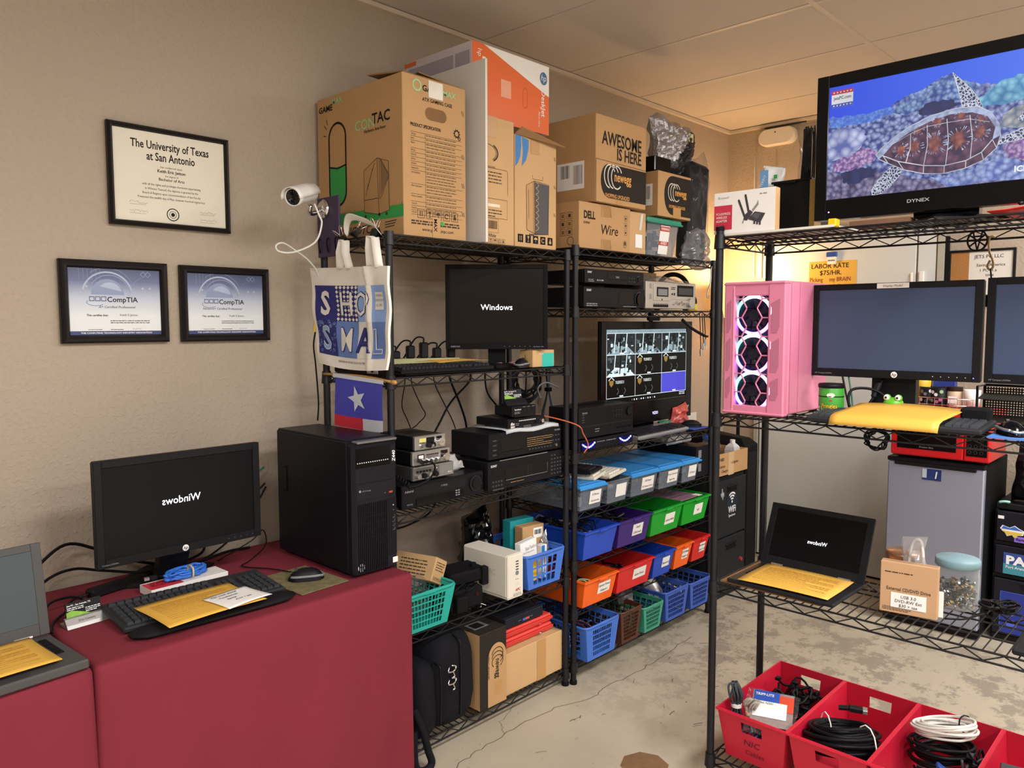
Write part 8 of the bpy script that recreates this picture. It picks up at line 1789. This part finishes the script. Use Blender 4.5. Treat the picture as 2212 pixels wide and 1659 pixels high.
q = MB(); q.box(0, .07, 0, .05, 0, .06, BLKM, .006); tag(q.build('black_dock', loc=(2.12, -2.01, z2_), rz=Q), 'black dock standing behind the numeric keypad', 'dock')
# drawer tower
t = thing('drawer_unit', 'black plastic drawer unit with stickers beside the fridge', 'drawer unit', (4.0, -1.728, 0), Q); W, D, H = .40, .40, .667
q = MB(); q.box(0, W, .02, D, H - .03, H, BLK, .004); q.box(0, W, .02, D, 0, .03, BLK, .004)
for x in (0, W - .015): q.box(x, x + .015, .02, D, .03, H - .03, BLK)
q.box(.015, W - .015, D - .01, D, .03, H - .03, BLK)
for z_ in (.317, .476): q.box(.0, W, .015, D, z_ - .008, z_ + .008, BLK)
q.build('frame', t); SMK = mat('smoked_plastic', '#1e1f26', .25)
for i, (b0, b1) in enumerate(((.488, .632), (.328, .466), (.035, .305))):
    d = MB(); d.box(.008, W - .008, 0, .02, b0, b1, SMK, .004); F = front(0, -.0005, 0); d.poly(F, [(.11, b1 - .012), (W - .11, b1 - .012), (W - .13, b1 - .04), (.13, b1 - .04)], BLKM)
    if i == 1: d.rect(F, .045, .3, b0 + .005, b1 - .03, mat('pa_teal', '#3f8a9c', .4), .001); d.rect(F, .045, .3, b0 + .055, b1 - .03, mat('pa_navy', '#2d4a8c', .4), .0013); d.text(F, 'PA', .055, b0 + .055, .055, INKW, 'L', .002, bold=.05, sx=1.2); d.text(F, 'Port Aransas', .055, b0 + .034, .018, INKW, 'L', .002, bold=.01)
    if i == 2: BP = mat('panel_blue', '#24338c', .4); d.line(F, [(.04, b0 + .04), (.04, b1 - .06), (.2, b1 - .06)], .003, mat('panel_line', '#4a64d0', .4), off=.001); d.rect(F, .04, .3, b0 + .01, b1 - .06, BP, .0007); d.disc(F, .08, b0 + .12, .026, MATS['panel_line'], 18, .0012); d.disc(F, .09, b0 + .055, .022, MATS['panel_line'], 18, .0012)
    if i == 0:
        ua = [(-.5, .1), (-.4, .3), (-.1, .2), (.1, .35), (.3, .2), (.5, .1), (.45, -.15), (.2, -.2), (.3, -.4), (.1, -.35), (0, -.2), (-.2, -.3), (-.3, -.1)]
        d.poly(F, [(.075 + .1 * a, .54 + .085 * b) for a, b in ua], INKW, .0008); d.poly(F, [(.075 + .09 * a, .54 + .075 * b) for a, b in ua if b >= 0] , mat('sticker_blue', '#3b66b8', .5), .0014); d.poly(F, [(.03, .54), (.12, .538), (.112, .528), (.093, .523), (.1, .51), (.085, .513), (.075, .525), (.057, .518), (.048, .53)], mat('sticker_yellow', '#d9bc4a', .5), .0014)
        d.rect(F, .015, .04, .595, .61, PAPER, .001); d.rect(F, .085, .22, .492, .52, mat('sticker_violet', '#8a6ad0', .4), .001); d.text(F, 'RageCon', .092, .5, .019, mat('sticker_ink', '#2c1c5a', .5), 'L', .002, bold=.03)
    o = d.build('drawer', t)
pouch('black bag on the drawer unit beside the fridge', (4.12, -1.93, .84), [(-.17, -.17), (.2, -.17), (.18, .15), (-.13, .16)], .22, FAB, 81, .03, 14, Q, 'black_bag', 'bag', None)
q = MB(); q.tube([(0, 0, 0), (.02, 0, .006), (.04, .01, .004), (.03, .02, .0)], .006, mat('mint', '#8fc7b8', .5), 6, 3); tag(q.build('mint_strap', loc=(3.995, -1.745, .674), rz=Q), 'pale green strap lying on the front of the drawer unit', 'strap')
q = MB(); q.lathe([(.001, .003), (.06, .002), (.085, 0)], mat('scrap_brown', '#7a5c3c', .85, var=.3, vscale=40), n=8, smooth=False); o = q.build('cardboard_scrap', loc=(1.93, -1.13, .001)); tag(o, 'brown cardboard scrap on the floor at the bottom edge', 'scrap')
